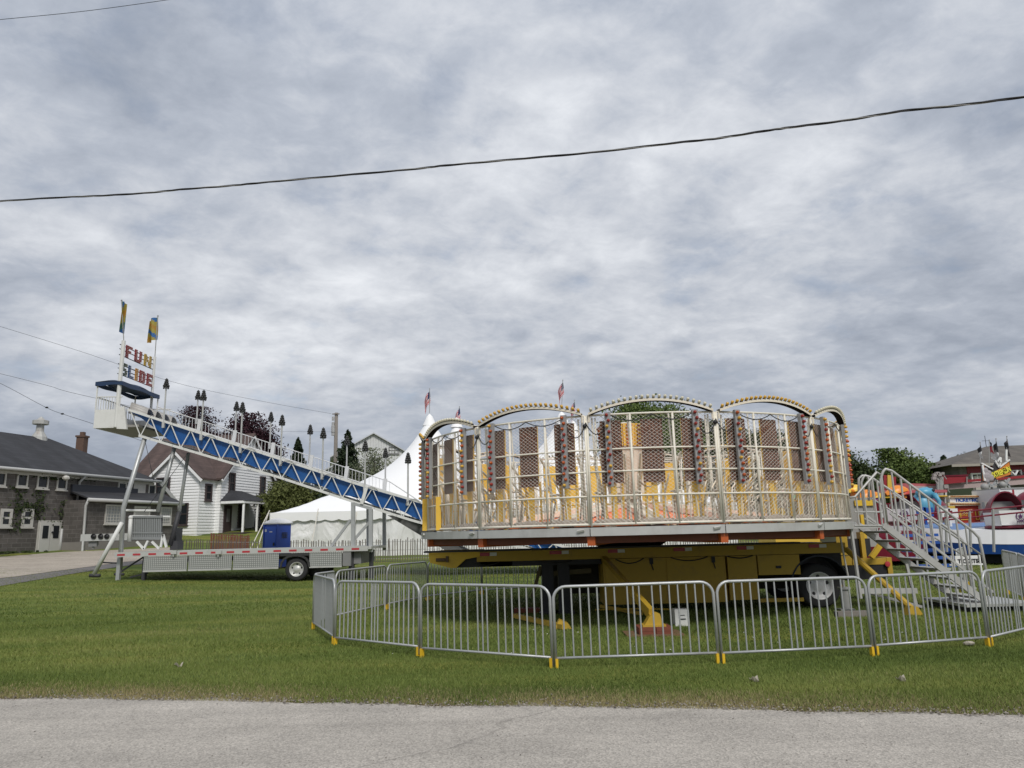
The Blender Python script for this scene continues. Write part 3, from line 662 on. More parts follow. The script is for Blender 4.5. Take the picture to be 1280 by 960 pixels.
# ---- white farmhouse
SID = mat('white_siding', (0.80, 0.80, 0.80), .6, 0, .04, 2)
TRIMD = mat('dark_window_trim', (0.055, 0.04, 0.04), .6)
a = R(-12); ca, sa = math.cos(a), math.sin(a)
hx = Vector((ca, sa, 0)); hy_ = Vector((-sa, ca, 0))
corner = P(247.5, 640, 60); corner.z = 0
HF = Frame(corner, hx, -hy_)                  # wing front, along +u to the right; origin = its right corner
HR = Frame(corner, hy_, hx)                   # wing right wall, going away
gz = terr(corner.x, corner.y) - .1
farm = thing('farmhouse', 'white clapboard farmhouse with brown gabled roof and small porch', 'house', (corner.x, corner.y, gz))
def siding(fr, a0, a1, z0, zfun, name='wall', step=.24):
    """lapped boards: rows of slanted faces clipped by zfun(a)->top height at position a (piecewise linear, sampled)"""
    b = MB(); z = z0; zmax = max(zfun(a0 + (a1 - a0) * i / 40) for i in range(41))
    while z < zmax:
        zt = min(z + step, zmax); n = 40; ok = [a0 + (a1 - a0) * i / n for i in range(n + 1) if zfun(a0 + (a1 - a0) * i / n) >= zt - .06]
        if ok:
            p, q = ok[0], ok[-1]
            if q > p: b.quad(fr(p, z, .045), fr(q, z, .045), fr(q, zt, .0), fr(p, zt, .0)); b.quad(fr(p, z, 0), fr(q, z, 0), fr(q, z, .045), fr(p, z, .045))
        z += step
    # solid backing
    n = 24; top = [fr(a0 + (a1 - a0) * i / n, max(z0 + .01, zfun(a0 + (a1 - a0) * i / n)), -.01) for i in range(n + 1)]
    b.poly([fr(a0, z0, -.01), fr(a1, z0, -.01)] + top[::-1], fr.n * -.15)
    return part(b, name, SID, farm)
wW = 4.6; wE = gz + 4.9; wP = gz + 7.0
siding(HF, -wW, 0, gz, lambda t: wE + (wP - wE) * (1 - abs(t + wW / 2) / (wW / 2)))
siding(HR, 0, 2.2, gz, lambda t: wE + .02)
# main block: front wall plane at 2.2 behind, right gable wall offset out by .15
mE, mP, mD, mL = gz + 5.0, gz + 9.0, 8.4, 9.0
MR = Frame(corner + hy_ * 2.2 + hx * .5, hy_, hx); MF = Frame(corner + hy_ * 2.2 + hx * .5, hx, -hy_)
siding(MR, 0, mD, gz, lambda t: mE + (mP - mE) * (1 - abs(t - mD / 2) / (mD / 2)))
siding(MF, -mL, 0, gz, lambda t: mE)
def gable_roof(parent, fr, L0, L1, W, zE_, zP_, m, ov=.35, th=.16, name='roof'):
    # ridge along fr.u at depth -W/2 ; eaves at d=+ov and -W-ov
    sl = (zP_ - zE_) / (W / 2); b = MB()
    e = [fr(L0, zE_ - sl * ov, ov), fr(L1, zE_ - sl * ov, ov), fr(L1, zP_, -W / 2), fr(L0, zP_, -W / 2)]
    b.poly(e, (0, 0, th)); e2 = [fr(L1, zE_ - sl * ov, -W - ov), fr(L0, zE_ - sl * ov, -W - ov), fr(L0, zP_ + .002, -W / 2), fr(L1, zP_ + .002, -W / 2)]
    b.poly(e2, (0, 0, th)); return rpart(b, name, m, parent)
gable_roof(farm, MF, -mL - .35, .4, mD, mE, mP, SHB)
WFr = Frame(corner, -hy_, -hx)      # ridge runs front-back: u toward the camera, n to the left ... W to the right
WFr = Frame(corner - hx * wW, -hy_, -hx)
b = MB()
for sgn in (0, 1):
    e0 = HF(-wW - .35, wE - .32, .35) if sgn == 0 else HF(.35, wE - .32, .35); pk = HF(-wW / 2, wP, .35)
    e1 = e0 + hy_ * 4.0; p1 = pk + hy_ * 5.4
    b.poly([e0, pk, p1, e1] if sgn else [pk, e0, e1, p1], (0, 0, .15))
rpart(b, 'wing_roof', SHB, farm)
for fr, L0, W, zE_, zP_ in ((MR, 0, mD, mE, mP), (HF, -wW, wW, wE, wP)):
    b = MB(); sl = (zP_ - zE_) / (W / 2)
    b.beam(fr(L0 - .4, zE_ - sl * .4 - .08, .33), fr(L0 + W / 2, zP_ - .08, .33), .08, .2); b.beam(fr(L0 + W / 2, zP_ - .08, .335), fr(L0 + W + .4, zE_ - sl * .4 - .08, .335), .08, .2); part(b, 'rake_board', SID, farm)
for (f0, p0, f1, p1, za, zb, md) in ((HF, -1.72, None, -.85, .95, 2.75, True), (HF, -4.0, None, -2.7, 3.4, 4.9, True)):
    window(farm, f0, p0, p1, gz + za, gz + zb, TRIMD, proud=.13, mid=md, gd=.06)
window(farm, HR, .7, 1.6, gz + 2.9, gz + 4.3, TRIMD, proud=.13, gd=.06, fw=.14)
window(farm, MR, 3.55, 4.75, gz + 6.2, gz + 7.4, TRIMD, proud=.13, cols=2, gd=.06, fw=.14); window(farm, MR, 1.0, 1.9, gz + 3.6, gz + 5.4, TRIMD, proud=.13, cols=2, gd=.06, fw=.14); window(farm, MR, 5.9, 6.8, gz + 3.6, gz + 5.4, TRIMD, proud=.13, cols=2, gd=.06, fw=.14)
window(farm, MR, 6.0, 6.8, gz + .8, gz + 2.7, TRIMD, proud=.13, cols=2, gd=.06, fw=.14); window(farm, MR, 2.6, 3.5, gz + .8, gz + 2.7, TRIMD, proud=.13, gd=.06, fw=.14)
b = MB(); MR.box(b, .5, 1.6, gz + .3, gz + 2.6, .03, .11); dd = part(b, 'door', TRIMD, farm); b = MB(); MR.box(b, .85, 1.3, gz + 1.2, gz + 2.3, .115, .13); part(b, 'pane', mat('door_pane', (.2, .2, .2), .3), dd)
b = MB(); p_ = [MR(-.1, gz + 2.9, 0), MR(4.4, gz + 2.9, 0), MR(4.4, gz + 2.9, 2.3), MR(-.1, gz + 2.9, 2.3)]; t1, t2 = MR(1.2, gz + 3.9, 0), MR(3.1, gz + 3.9, 0)
b.quad(p_[0], p_[3], t1); b.quad(p_[3], p_[2], t2, t1); b.quad(p_[2], p_[1], t2); b.quad(p_[0], p_[1], p_[2], p_[3]); pr = rpart(b, 'porch_roof', SHD, farm)
b = MB(); b.beam(MR(-.05, gz + 2.78, 2.2), MR(4.35, gz + 2.78, 2.2), .12, .2); b.beam(MR(-.05, gz + 2.78, .1), MR(-.05, gz + 2.78, 2.2), .12, .2); part(b, 'porch_beam', SID, farm)
for t in (.1, 2.2, 4.2):
    b = MB(); b.beam(MR(t, gz + .3, 2.15), MR(t, gz + 2.7, 2.15), .16, .16); part(b, 'porch_post', SID, farm)
b = MB(); MR.box(b, -.1, 4.4, gz - .2, gz + .3, .05, 2.35); MR.box(b, .4, 1.8, gz - .2, gz + .1, 2.36, 2.8); part(b, 'porch_floor', TRIMD, farm)
b = MB(); pc = MR(3.1, gz + .3, 1.6); b.box(pc + Vector((-.3, -.3, .35)), pc + Vector((.3, .3, .45))); b.box(pc + Vector((-.3, .24, .45)), pc + Vector((.3, .3, 1.0)))
for sx in (-.27, .23):
    for sy in (-.27, .23): b.box(pc + Vector((sx, sy, 0)), pc + Vector((sx + .05, sy + .05, .35)))
solo(b, 'porch_chair', BLACK, 'dark chair sitting on the white farmhouse porch', 'chair', tuple(pc))

# ---- white barn, shed
BARNW = mat('barn_white_board', (0.60, 0.61, 0.61), .6, 0, .08, 2); METR = mat('pale_metal_roof', (.52, .53, .55), .45, .2, .06, 1)
bc = P(466, 600, 84); bz = terr(bc.x, 84) - .3
barn = thing('barn', 'white vertical board barn with pale metal roof behind the slide', 'barn', (bc.x, 84, bz))
BFm = Frame((bc.x, 84, 0), (1, .25, 0), (.25, -1, 0)); bw = 4.3; be = P(430, 570, 84).z; bp_ = P(466, 543, 84).z
def vboard(par, fr, a0, a1, z0, zf, m, step=.3):
    b = MB(); n = int((a1 - a0) / step)
    for i in range(n):
        p, q = a0 + (a1 - a0) * i / n, a0 + (a1 - a0) * (i + 1) / n
        b.poly([fr(p, z0), fr(q - .04, z0), fr(q - .04, zf(q)), fr(p, zf(p))], fr.n * .05)
    top = [fr(a0 + (a1 - a0) * i / 20, zf(a0 + (a1 - a0) * i / 20) - .01, -.02) for i in range(21)]
    b.poly([fr(a0, z0, -.02), fr(a1, z0, -.02)] + top[::-1], fr.n * -.2); return part(b, 'wall', m, par)
vboard(barn, BFm, -bw, bw, bz, lambda t: be + (bp_ - be) * (1 - abs(t) / bw), BARNW)
b = MB(); sl = (bp_ - be) / bw
for sg in (-1, 1):
    e0 = BFm(sg * (bw + .5), be - sl * .5, .4); p0 = BFm(0, bp_ + .05, .4); back = BFm.n * -14
    b.poly([e0, p0, p0 + back, e0 + back] if sg > 0 else [p0, e0, e0 + back, p0 + back], (0, 0, .14))
part(b, 'roof', METR, barn)
b = MB(); Frame(BFm(bw, 0, 0), (-.25, 1, 0), (1, .25, 0)).box(b, 0, 13.5, bz, be - .1, -.2, 0); part(b, 'side_wall', BARNW, barn)
window(barn, BFm, 1.75, 2.95, P(488, 567, 84).z, P(488, 558, 84).z, mat('grey_trim', (.2, .2, .2), .6), mid=True, cols=3, proud=.12)
lc = P(408, 600, 80); lz = terr(lc.x, 80) - .3
lean = thing('shed', 'low white gabled shed beyond the slide left of the barn', 'shed', (lc.x, 80, lz)); LFm = Frame((lc.x, 80, 0), (1, 0, 0), (0, -1, 0))
le, lp = P(398, 592, 80).z, P(424, 572, 80).z
vboard(lean, LFm, -.9, 2.8, lz, lambda t: le + (lp - le) * (t + .9) / 3.7, BARNW)
b = MB(); b.poly([LFm(-1.4, le - .35, .4), LFm(2.8, lp, .4), LFm(2.8, lp, -8), LFm(-1.4, le - .35, -8)], (0, 0, .15)); part(b, 'roof', METR, lean)
window(lean, LFm, .5, 1.3, le - .6, le + .3, MATS['grey_trim'], mid=True)
gc = P(380, 630, 70); gzz = terr(gc.x, 70) - .3
gs = thing('shed', 'small grey roofed shed with white corner post under the slide', 'shed', (gc.x, 70, gzz)); GFm = Frame((gc.x, 70, 0), (1, 0, 0), (0, -1, 0))
ze_ = P(380, 618, 70).z
b = MB(); GFm.box(b, -.6, 1.9, gzz, ze_, 0, -3); part(b, 'wall', mat('grey_shed_wall', (.09, .085, .08), .8), gs)
b = MB(); b.poly([GFm(-.9, ze_, .4), GFm(1.7, ze_, .4), GFm(1.5, ze_ + .7, -1.5), GFm(-.4, ze_ + .7, -1.5)], (0, 0, .1)); part(b, 'roof', mat('grey_metal_roof', (.22, .23, .25), .5), gs)
b = MB(); GFm.box(b, 1.0, 2.0, gzz, P(394, 609, 70).z, .45, .9); part(b, 'corner_post', BARNW, gs)

# ---- grey / red building at the edge
kc = P(1207, 640, 60); kz = -.2
comm = thing('clubhouse', 'grey and red walled building with tan hip roof behind the rides', 'building', (kc.x, 60, kz))
KF = Frame((kc.x, 60, 0), (1, -.12, 0), (-.12, -1, 0)); ke = P(1207, 581, 60).z
b = MB(); KF.box(b, 0, 17, kz, ke, 0, -11); rpart(b, 'wall', BLOCK2, comm)
b = MB(); KF.box(b, .55, 17, P(1220, 592, 60).z, P(1220, 583, 60).z, .01, .08); part(b, 'red_band', RED, comm)
kr = P(1268, 553, 62).z
pts_ = [KF(-.95, ke - .02, .9), KF(18, ke - .02, .9), KF(18, ke - .02, -12), KF(-.95, ke - .02, -12)]; q1, q2 = KF(5.0, kr, -5.5), KF(13, kr, -5.5)
b = MB(); b.quad(pts_[0], pts_[1], q2, q1); b.quad(pts_[1], pts_[2], q2); b.quad(pts_[2], pts_[3], q1, q2); b.quad(pts_[3], pts_[0], q1); b.quad(*pts_[::-1]); rpart(b, 'roof', SHT, comm)
b = MB(); b.beam(KF(-.95, ke - .1, .93), KF(18, ke - .1, .93), .06, .2); part(b, 'fascia_board', mat('tan_fascia', (.33, .3, .26), .6), comm)
b = MB(); b.poly([KF(3.3, ke - 1.55, 1.6), KF(8, ke - 1.55, 1.6), KF(7.6, ke - 1.0, .02), KF(3.7, ke - 1.0, .02)], (0, 0, .12)); part(b, 'entry_roof', SHT, comm)
b = MB(); KF.box(b, 1.0, 3.2, ke - 3.6, ke - .92, .01, .10); part(b, 'pale_panel', mat('tan_stucco', (.42, .4, .36), .8), comm)
window(comm, KF, .75, 1.75, P(1224, 602.5, 60).z, P(1224, 591.5, 60).z, WHITE, cols=2, mid=False, proud=.2, fw=.12)
window(comm, KF, 3.75, 4.6, P(1270, 596, 60).z, P(1270, 588, 60).z, WHITE, cols=2, mid=False, proud=.2)
b = MB(); an = KF(5.0, kr, -5.5); b.tube([an, an + Vector((0, 0, .95))], .025, 5); b.tube([an + Vector((-.3, 0, .5)), an + Vector((.3, 0, .5))], .018, 5); part(b, 'aerial', DARK, comm)

# ================================================================== TENT
TENT = mat('white_tent_vinyl', (0.86, 0.86, 0.86), .45, 0, .03, 1.2, bump=.5, bscale=.9)
WALLT = bpy.data.materials.new('tent_side_wall'); t_ = NT(WALLT); n_ = t_.nodes; l_ = t_.links; b_ = n_['Principled BSDF']; b_.inputs['Base Color'].default_value = (.74, .74, .73, 1); b_.inputs['Roughness'].default_value = .5
co_ = n_.new('ShaderNodeTexCoord'); mp_ = n_.new('ShaderNodeMapping'); mp_.inputs['Scale'].default_value = (.8, .8, .35); mp_.inputs['Rotation'].default_value = (0, .5, 0); l_.new(co_.outputs['Object'], mp_.inputs[0])
nz_ = n_.new('ShaderNodeTexNoise'); nz_.inputs['Scale'].default_value = 1.3; nz_.inputs['Detail'].default_value = 5; nz_.inputs['Distortion'].default_value = .8; l_.new(mp_.outputs[0], nz_.inputs['Vector'])
bp2 = n_.new('ShaderNodeBump'); bp2.inputs['Strength'].default_value = .9; bp2.inputs['Distance'].default_value = .35; l_.new(nz_.outputs['Fac'], bp2.inputs['Height']); l_.new(bp2.outputs[0], b_.inputs['Normal'])
TY0, TY1 = 44.0, 62.0; TX0, TX1 = XA(338, 44, 3), 13.2; TE = P(400, 640, 44).z
peaks = [(XA(537, 50, 9), 50), (XA(702.5, 50, 9), 50), (XA(571, 58, 9), 58), (XA(717, 58, 9), 58)]
PZ = [P(537, 519, 50).z, P(702, 516, 50).z, P(571, 523, 58).z, P(717, 527, 58).z]
tent = thing('pole_tent', 'big white pole tent with pointed peaks behind the rides', 'tent', (0, 52, terr(0, 52)))
def roofz(x, y):
    ed = min(x - TX0, TX1 - x, y - TY0, TY1 - y); z = 0
    e = min(1.0, max(0, ed) / 3.0)
    for (p, q), h in zip(peaks, PZ):
        d = math.hypot((x - p) * 1.0, (y - q) * .85); z = max(z, (h - TE - .9) * (math.exp(-d / 2.9) * 1.0 - 0.0))
    ridge = .9 * min(1, max(0, ed) / 4.5)
    return TE + (z * min(1, max(0, ed) / 2.2) + ridge)
b = MB(); nu, nv = 150, 60
b.grid(lambda u, v: (TX0 + (TX1 - TX0) * u, TY0 + (TY1 - TY0) * v, roofz(TX0 + (TX1 - TX0) * u, TY0 + (TY1 - TY0) * v)), nu, nv)
part(b, 'roof_canopy', TENT, tent, True)
b = MB(); n = 160
def scal(u): return .16 + .09 * abs(math.sin(u * math.pi * 34))
b.grid(lambda u, v: (TX0 + (TX1 - TX0) * u, TY0 - .06, TE + .02 - (.30 + scal(u)) * v), n * 2, 2); b.grid(lambda u, v: (TX0 - .06, TY0 + (TY1 - TY0) * u, TE + .02 - (.30 + scal(u)) * v), n, 2)
part(b, 'valance', TENT, tent, True)
b = MB()
def wl(u, v): return .10 * math.sin(u * 90) * (v) + .06 * math.sin(u * 37 + 3 * v)
b.grid(lambda u, v: (TX0 + .1 + (TX1 - TX0 - .2) * u, TY0 + .12 + wl(u, v), TE - .02 + (terr(TX0 + (TX1 - TX0) * u, TY0) - TE) * v), 260, 8)
b.grid(lambda u, v: (TX0 + .12 + wl(u, v) * .6, TY0 + .1 + (TY1 - TY0 - .2) * u, TE - .02 + (terr(TX0, TY0 + (TY1 - TY0) * u) - TE) * v), 120, 8)
part(b, 'side_wall', WALLT, tent, True)
ROPE = mat('pale_guy_rope', (.6, .57, .5), .8)
for (px0, py0, px1, py1, y0, y1) in ((337, 638, 307, 684, 44, 41), (336, 640, 318, 684, 44.4, 41.6), (398, 636, 386, 684, 43.9, 41.4), (446, 640, 436, 684, 43.9, 41.4)):
    b = MB(); b.tube([P(px0, py0, y0), P(px1, py1 + 14, y1)], .03, 5); part(b, 'guy_rope', ROPE, tent)
for (p, q), h in zip(peaks, PZ):
    b = MB(); b.lathe([(.50, -.75), (.32, -.35), (.20, -.08), (.04, .08)], 12, (p, q, h)); part(b, 'peak_cap', TENT, tent, True)

# US flags on the peaks
FR = mat('flag_red', (.42, .03, .05), .7); FW = mat('flag_white', (.62, .62, .62), .7); FB = mat('flag_blue', (.02, .03, .10), .7)
def us_flag(label, base, top, hoist=.95, fly=1.35, drop=.75, dx=-.42, mats=None, us=True, name='flag', group='flags on the tent peaks', cat='flag'):
    f = thing(name, label, cat, tuple(base), 0, group)
    b = MB(); b.tube([base, top], .022, 6); b.ball(top, .04, 6, 4); part(b, 'pole', GREYP, f)
    b = MB(); nu, nv = 26, 16; T = Vector(top)
    for i in range(nu):
        for j in range(nv):
            if us:
                u, v = (i + .5) / nu, (j + .5) / nv; stripe = int(v * 13) % 2; b.cm = 2 if (u < .4 and v < .54) else (1 if stripe else 0)
            else: b.cm = min(len(mats) - 1, int(((i + .5) / nu * .35 + (j + .5) / nv * .75) * len(mats)))
            q = []
            for (a_, c_) in ((i, j), (i + 1, j), (i + 1, j + 1), (i, j + 1)):
                u, v = a_ / nu, c_ / nv
                q.append((T.x + dx * u * fly * .62 + .05 * math.sin(6 * u + 2 * v), T.y + .12 * math.sin(9 * u + v * 2) * (0.3 + u), T.z - .03 - hoist * v - drop * u * fly * (0.55 + .3 * u)))
            b.quad(*q)
    part(b, 'cloth', mats or [FR, FW, FB], f, True)
for i, ((px, top, lb)) in enumerate(((537, 486, 'US flag on the tent peak above the slide end'), (703.5, 474.5, 'US flag on the tall tent peak seen over the second light arch'), (574.5, 508, 'smaller US flag flying behind the first small light arch'), (718, 500, 'smaller US flag just right of the tall tent flag, near the arch end'))):
    p, q = peaks[i]; tp = P(px, top, q)
    if i == 1: tp = P(703.5, 475, q)
    us_flag(lb, (p, q, PZ[i] + .15), (tp.x, q, tp.z))

# ================================================================== UTILITY POLE & WIRES
WOODP = mat('weathered_pole_wood', (.20, .18, .16), .9, 0, .2, 5)
up_ = P(419, 600, 72); ub = terr(up_.x, 72)
pole = thing('utility_pole', 'weathered wooden utility pole with insulators rising beyond the slide', 'pole', (up_.x, 72, ub)); ptop = P(420.5, 516, 72)
b = MB(); b.tube([(up_.x, 72, ub - .1), tuple(ptop)], [.24, .17], 10); part(b, 'post', WOODP, pole, True)
b = MB(); b.beam(ptop + Vector((-.35, -.2, -.15)), ptop + Vector((.35, -.2, -.15)), .1, .1); part(b, 'crossarm', WOODP, pole)
for k, (py, w_) in enumerate(((523, .12), (530, .14), (534, .18), (538, .2), (542, .16))):
    b = MB(); q = P(416.3, py, 71.8); b.lathe([(.03, -.22), (w_, -.2), (w_, .15), (.04, .22)], 8, q); b.beam(q, Vector((ptop.x, 72, q.z)), .04, .04); part(b, 'insulator', mat('grey_porcelain', (.38, .38, .38), .4), pole)
WIRE = mat('black_wire', (.02, .02, .022), .7)
def wire(label, pts, r, group=None, name='overhead_wire'):
    ps = [P(*p) for p in pts]; full = []
    for i in range(len(ps) - 1):
        for k in range(8): 
            t = k / 8; p0, p1, p2, p3 = ps[max(i - 1, 0)], ps[i], ps[i + 1], ps[min(i + 2, len(ps) - 1)]
            full.append(0.5 * ((2 * p1) + (p2 - p0) * t + (2 * p0 - 5 * p1 + 4 * p2 - p3) * t * t + (3 * p1 - p0 - 3 * p2 + p3) * t ** 3))
    full.append(ps[-1])
    b = MB(); b.tube(full, r, 6); return solo(b, name, WIRE, label, 'wire', tuple(full[0]), group, True)
wire('thin wire crossing the upper corner of the sky', [(-60, 31, 14), (0, 24.5, 14), (105, 14, 14), (215, -1, 14), (300, -14, 14)], .006)
wire('thin upper wire running from the sky edge down to the utility pole', [(-40, 396, 46), (0, 408, 48), (100, 439, 52), (222, 479, 58), (330, 502, 66), (414, 517, 71.8)], .011)
wire('thin wire reaching the slide canopy, above the lower knotted one', [(-40, 458, 36), (0, 467, 36), (60, 482, 36), (121, 498, 36), (300, 536, 60), (418, 540, 71.9)], .008)
kn = wire('lowest thin wire with two dark knots passing behind the slide tower', [(-40, 463, 38), (0, 479, 38), (57, 509, 38), (80, 518, 38), (117, 530, 38), (180, 552, 44)], .010)
for (px, py) in ((58.5, 509.3), (78, 517.3)):
    b = MB(); q = P(px, py, 38); b.ball(tuple(q), .06, 6, 4, (1.6, 1, .8)); part(b, 'knot', BLACK, kn)
# twisted service cable near the camera
keys = [(-80, 257), (0, 251.5), (80, 246.5), (130, 244.5), (190, 240.5), (230, 236.5), (290, 232), (330, 228), (425, 219.5), (520, 211), (560, 206.5), (640, 199.5), (740, 190.5), (850, 178), (900, 172.5), (960, 163), (990, 159), (1060, 150), (1130, 138.5), (1200, 131.5), (1280, 121), (1360, 109)]
ps = [P(px, py, 12.2 - .0032 * px) for px, py in keys]; cen = []
for i in range(len(ps) - 1):
    for k in range(24):
        t = k / 24; p0, p1, p2, p3 = ps[max(i - 1, 0)], ps[i], ps[i + 1], ps[min(i + 2, len(ps) - 1)]
        cen.append(0.5 * ((2 * p1) + (p2 - p0) * t + (2 * p0 - 5 * p1 + 4 * p2 - p3) * t * t + (3 * p1 - p0 - 3 * p2 + p3) * t ** 3))
cab = thing('service_cable', 'thick black twisted overhead cable sweeping across the whole sky', 'cable', tuple(cen[0]))
for k in range(3):
    b = MB(); b.tube([c + Vector((0, math.cos(i * .16 + k * 2.1), math.sin(i * .16 + k * 2.1))) * .009 for i, c in enumerate(cen)], .0098 if k else .008, 6); part(b, 'strand', WIRE if k else GREYP, cab, True)
# ================================================================== WHEELS
def wheel(parent, c, r, wd, rimm, side=-1, name='wheel', holes=5):
    c = Vector(c); b = MB(); h = wd / 2
    b.lathe([(r * .60, -h * .9), (r * .86, -h), (r * .97, -h * .8), (r, -h * .4), (r, h * .4), (r * .97, h * .8), (r * .86, h), (r * .60, h * .9)], 28, c, 'y')
    o = part(b, name, RUBBER, parent, True)
    f = side * h; b = MB()
    b.lathe([(r * .615, f * .95), (r * .57, f * .98), (r * .53, f * .55), (r * .34, f * .35), (r * .24, f * .62), (r * .15, f * .75), (.001, f * .75)], 24, c, 'y')
    b.lathe([(r * .60, -f * .8), (r * .2, -f * .5), (.001, -f * .5)], 20, c, 'y'); part(b, 'rim', rimm, o, True)
    b = MB()
    for k in range(holes):
        a_ = k * 2 * math.pi / holes + .3; b.ball(c + Vector((math.cos(a_) * r * .43, f * .47, math.sin(a_) * r * .43)), r * .085, 8, 4, (1, .25, 1))
    part(b, 'rim_hole', BLACK, o)
    return o

# ================================================================== FUN SLIDE
YF, YB = 30.0, 33.1
slide = thing('fun_slide', 'long blue fun slide on a silver trailer with tower and lettered sign', 'slide', (-10, 31.5, .05))
SWH = mat('slide_white_steel', (.66, .66, .64), .5, 0, .06, 3, dirt=(.4, .38, .34), dirt_amt=.4)
TOPC = [(160, 512), (200, 525), (450, 606), (520, 626), (600, 651), (660, 670), (720, 688)]
BOTC = [(172, 544), (347, 596), (450, 630), (520, 652), (600, 672), (660, 686), (722, 700)]
def curve(pts, x):
    for (x0, y0), (x1, y1) in zip(pts, pts[1:]):
        if x <= x1: return y0 + (y1 - y0) * (x - x0) / (x1 - x0)
    return pts[-1][1]
def tz(px, dy=0): return P(px, curve(TOPC, px) + dy, YF)
def bz_(px, dy=0): return P(px, curve(BOTC, px) + dy, YF)
back = Vector((0, YB - YF, 0))
xsn = list(np.arange(160, 721, 14))
for off, nm in ((Vector(), 'chord'), (back, 'chord')):
    for fn in (tz, bz_):
        b = MB(); pts = [fn(x) + off for x in xsn if x >= (160 if fn is tz else 172)]
        for p, q in zip(pts, pts[1:]): b.beam(p, q + (q - p) * .02, .08, .095)
        part(b, nm, SWH, slide)
nodes = list(np.arange(163, 712, 12.6))
for off in (Vector(), back):
    for i in range(len(nodes) - 1):
        p = tz(nodes[i]) if i % 2 == 0 else bz_(max(173, nodes[i])); q = bz_(max(173, nodes[i + 1])) if i % 2 == 0 else tz(nodes[i + 1])
        b = MB(); b.beam(p + off, q + off, .030, .036); part(b, 'brace', SWH, slide)
for i in range(0, len(nodes), 2):
    p = bz_(max(173, nodes[i] + 8)); b = MB(); b.beam(p + Vector((0, .06, .02)), p + back + Vector((0, -.06, .02)), .07, .08); part(b, 'cross_member', STEEL, slide)
    if i + 2 < len(nodes):
        q = bz_(max(173, nodes[i + 2] + 8)); b = MB(); b.beam(p + Vector((0, .08, .0)), q + back + Vector((0, -.08, .0)), .05, .05); part(b, 'diagonal', STEEL, slide)
# blue bed with side skirts: a rolling hill profile
def bedz(px, hi=0.0):
    t, bb = curve(TOPC, px), curve(BOTC, px); k = ss(163, 215, px)
    dep = (0.10 + 0.68 * k) + .08 * k * math.sin((px - 205) / 51 * 2 * math.pi)
    return t + (bb - t) * min(.90, dep)
xb = np.arange(163, 716, 3.0)
for side in (YF + .13, YB - .13):
    b = MB()
    for x0, x1 in zip(xb, xb[1:]):
        def at_(x, low): p = P(x, bedz(x) if low else curve(TOPC, x) + .6, YF); return Vector((p.x, side, p.z))
        b.poly([at_(x0, 1), at_(x1, 1), at_(x1, 0), at_(x0, 0)], (0, .012, 0))
    part(b, 'side_skirt', BLUE, slide)
nl = 4
for k in range(nl):
    y0 = YF + .16 + (YB - YF - .32) * k / nl; y1 = YF + .16 + (YB - YF - .32) * (k + 1) / nl; b = MB()
    for x0, x1 in zip(xb, xb[1:]):
        p = P(x0, bedz(x0) - 4, YF); q = P(x1, bedz(x1) - 4, YF)
        b.poly([(p.x, y0, p.z), (q.x, y0, q.z), (q.x, y1 - .03, q.z), (p.x, y1 - .03, p.z)], (0, 0, -.03))
    part(b, 'slide_lane', BLUE if k % 2 == 0 else mat('pale_slide_lane', (.45, .47, .5), .4), slide, True)
# dark run-out under the lower end
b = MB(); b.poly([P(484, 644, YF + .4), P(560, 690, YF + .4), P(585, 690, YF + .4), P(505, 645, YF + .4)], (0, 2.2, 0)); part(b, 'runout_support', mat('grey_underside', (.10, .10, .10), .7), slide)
# thin arcs at the braces
for x in (262, 312, 360, 412, 464, 517):
    b = MB(); c = tz(x, 9) + Vector((0, -.08, 0)); b.tube([c + Vector((.33 * math.cos(t), 0, .33 * math.sin(t))) for t in np.linspace(.35, 2.9, 10)], .012, 4); part(b, 'hose_arc', GREYP, slide, True)
# lamp posts
LAMPG = mat('lamp_cluster_grey', (.038, .038, .037), .5, .1, .3, 20)
def lamp(px, top, y, basefn, dz):
    bx = basefn(px) + Vector((0, y - YF, dz)); Tp = P(px, top, y); Tp.x = bx.x
    b = MB(); b.tube([bx, Tp - Vector((0, 0, .3))], .035, 6); b.box(bx + Vector((-.05, -.05, -.1)), bx + Vector((.05, .05, .16))); o = part(b, 'lamp_post', ALU, slide)
    b = MB(); b.tube([Tp - Vector((0, 0, .36)), Tp], .04, 6)
    for k in range(5):
        z = .36 - .085 * k; rr = (.095, .10, .075, .055, .03)[k]
        for j in range(6 if k < 3 else 4):
            a_ = j * 2 * math.pi / (6 if k < 3 else 4) + k * .5; b.ball(Tp + Vector((rr * math.cos(a_), rr * math.sin(a_), -z)), .042, 6, 4, (1, 1, 1.2))
    b.ball(Tp, .035, 6, 4, (1, 1, 1.9)); part(b, 'lamp_cluster', LAMPG, o)
for px, tp in ((205, 474.5), (252, 489), (301, 504), (351, 520), (403, 536), (456, 552), (510, 567), (563, 583)): lamp(px, tp, YF - .02, tz, -.18)
for px, tp in ((248, 489), (296, 503), (339, 516), (388, 532), (434, 546), (482, 561), (528, 575)):
    def bk(x_, px=px):
        Xw = XA(px, YB, P(px, tp, YB).z); 
        d = Vector((Xw, YF, 3)) - Vector((0, 0, EYE)); pf = CX + F * d.dot(cr) / d.dot(cf); v = tz(pf); v.x = Xw; return v
    lamp(px, tp, YB, bk, .35)
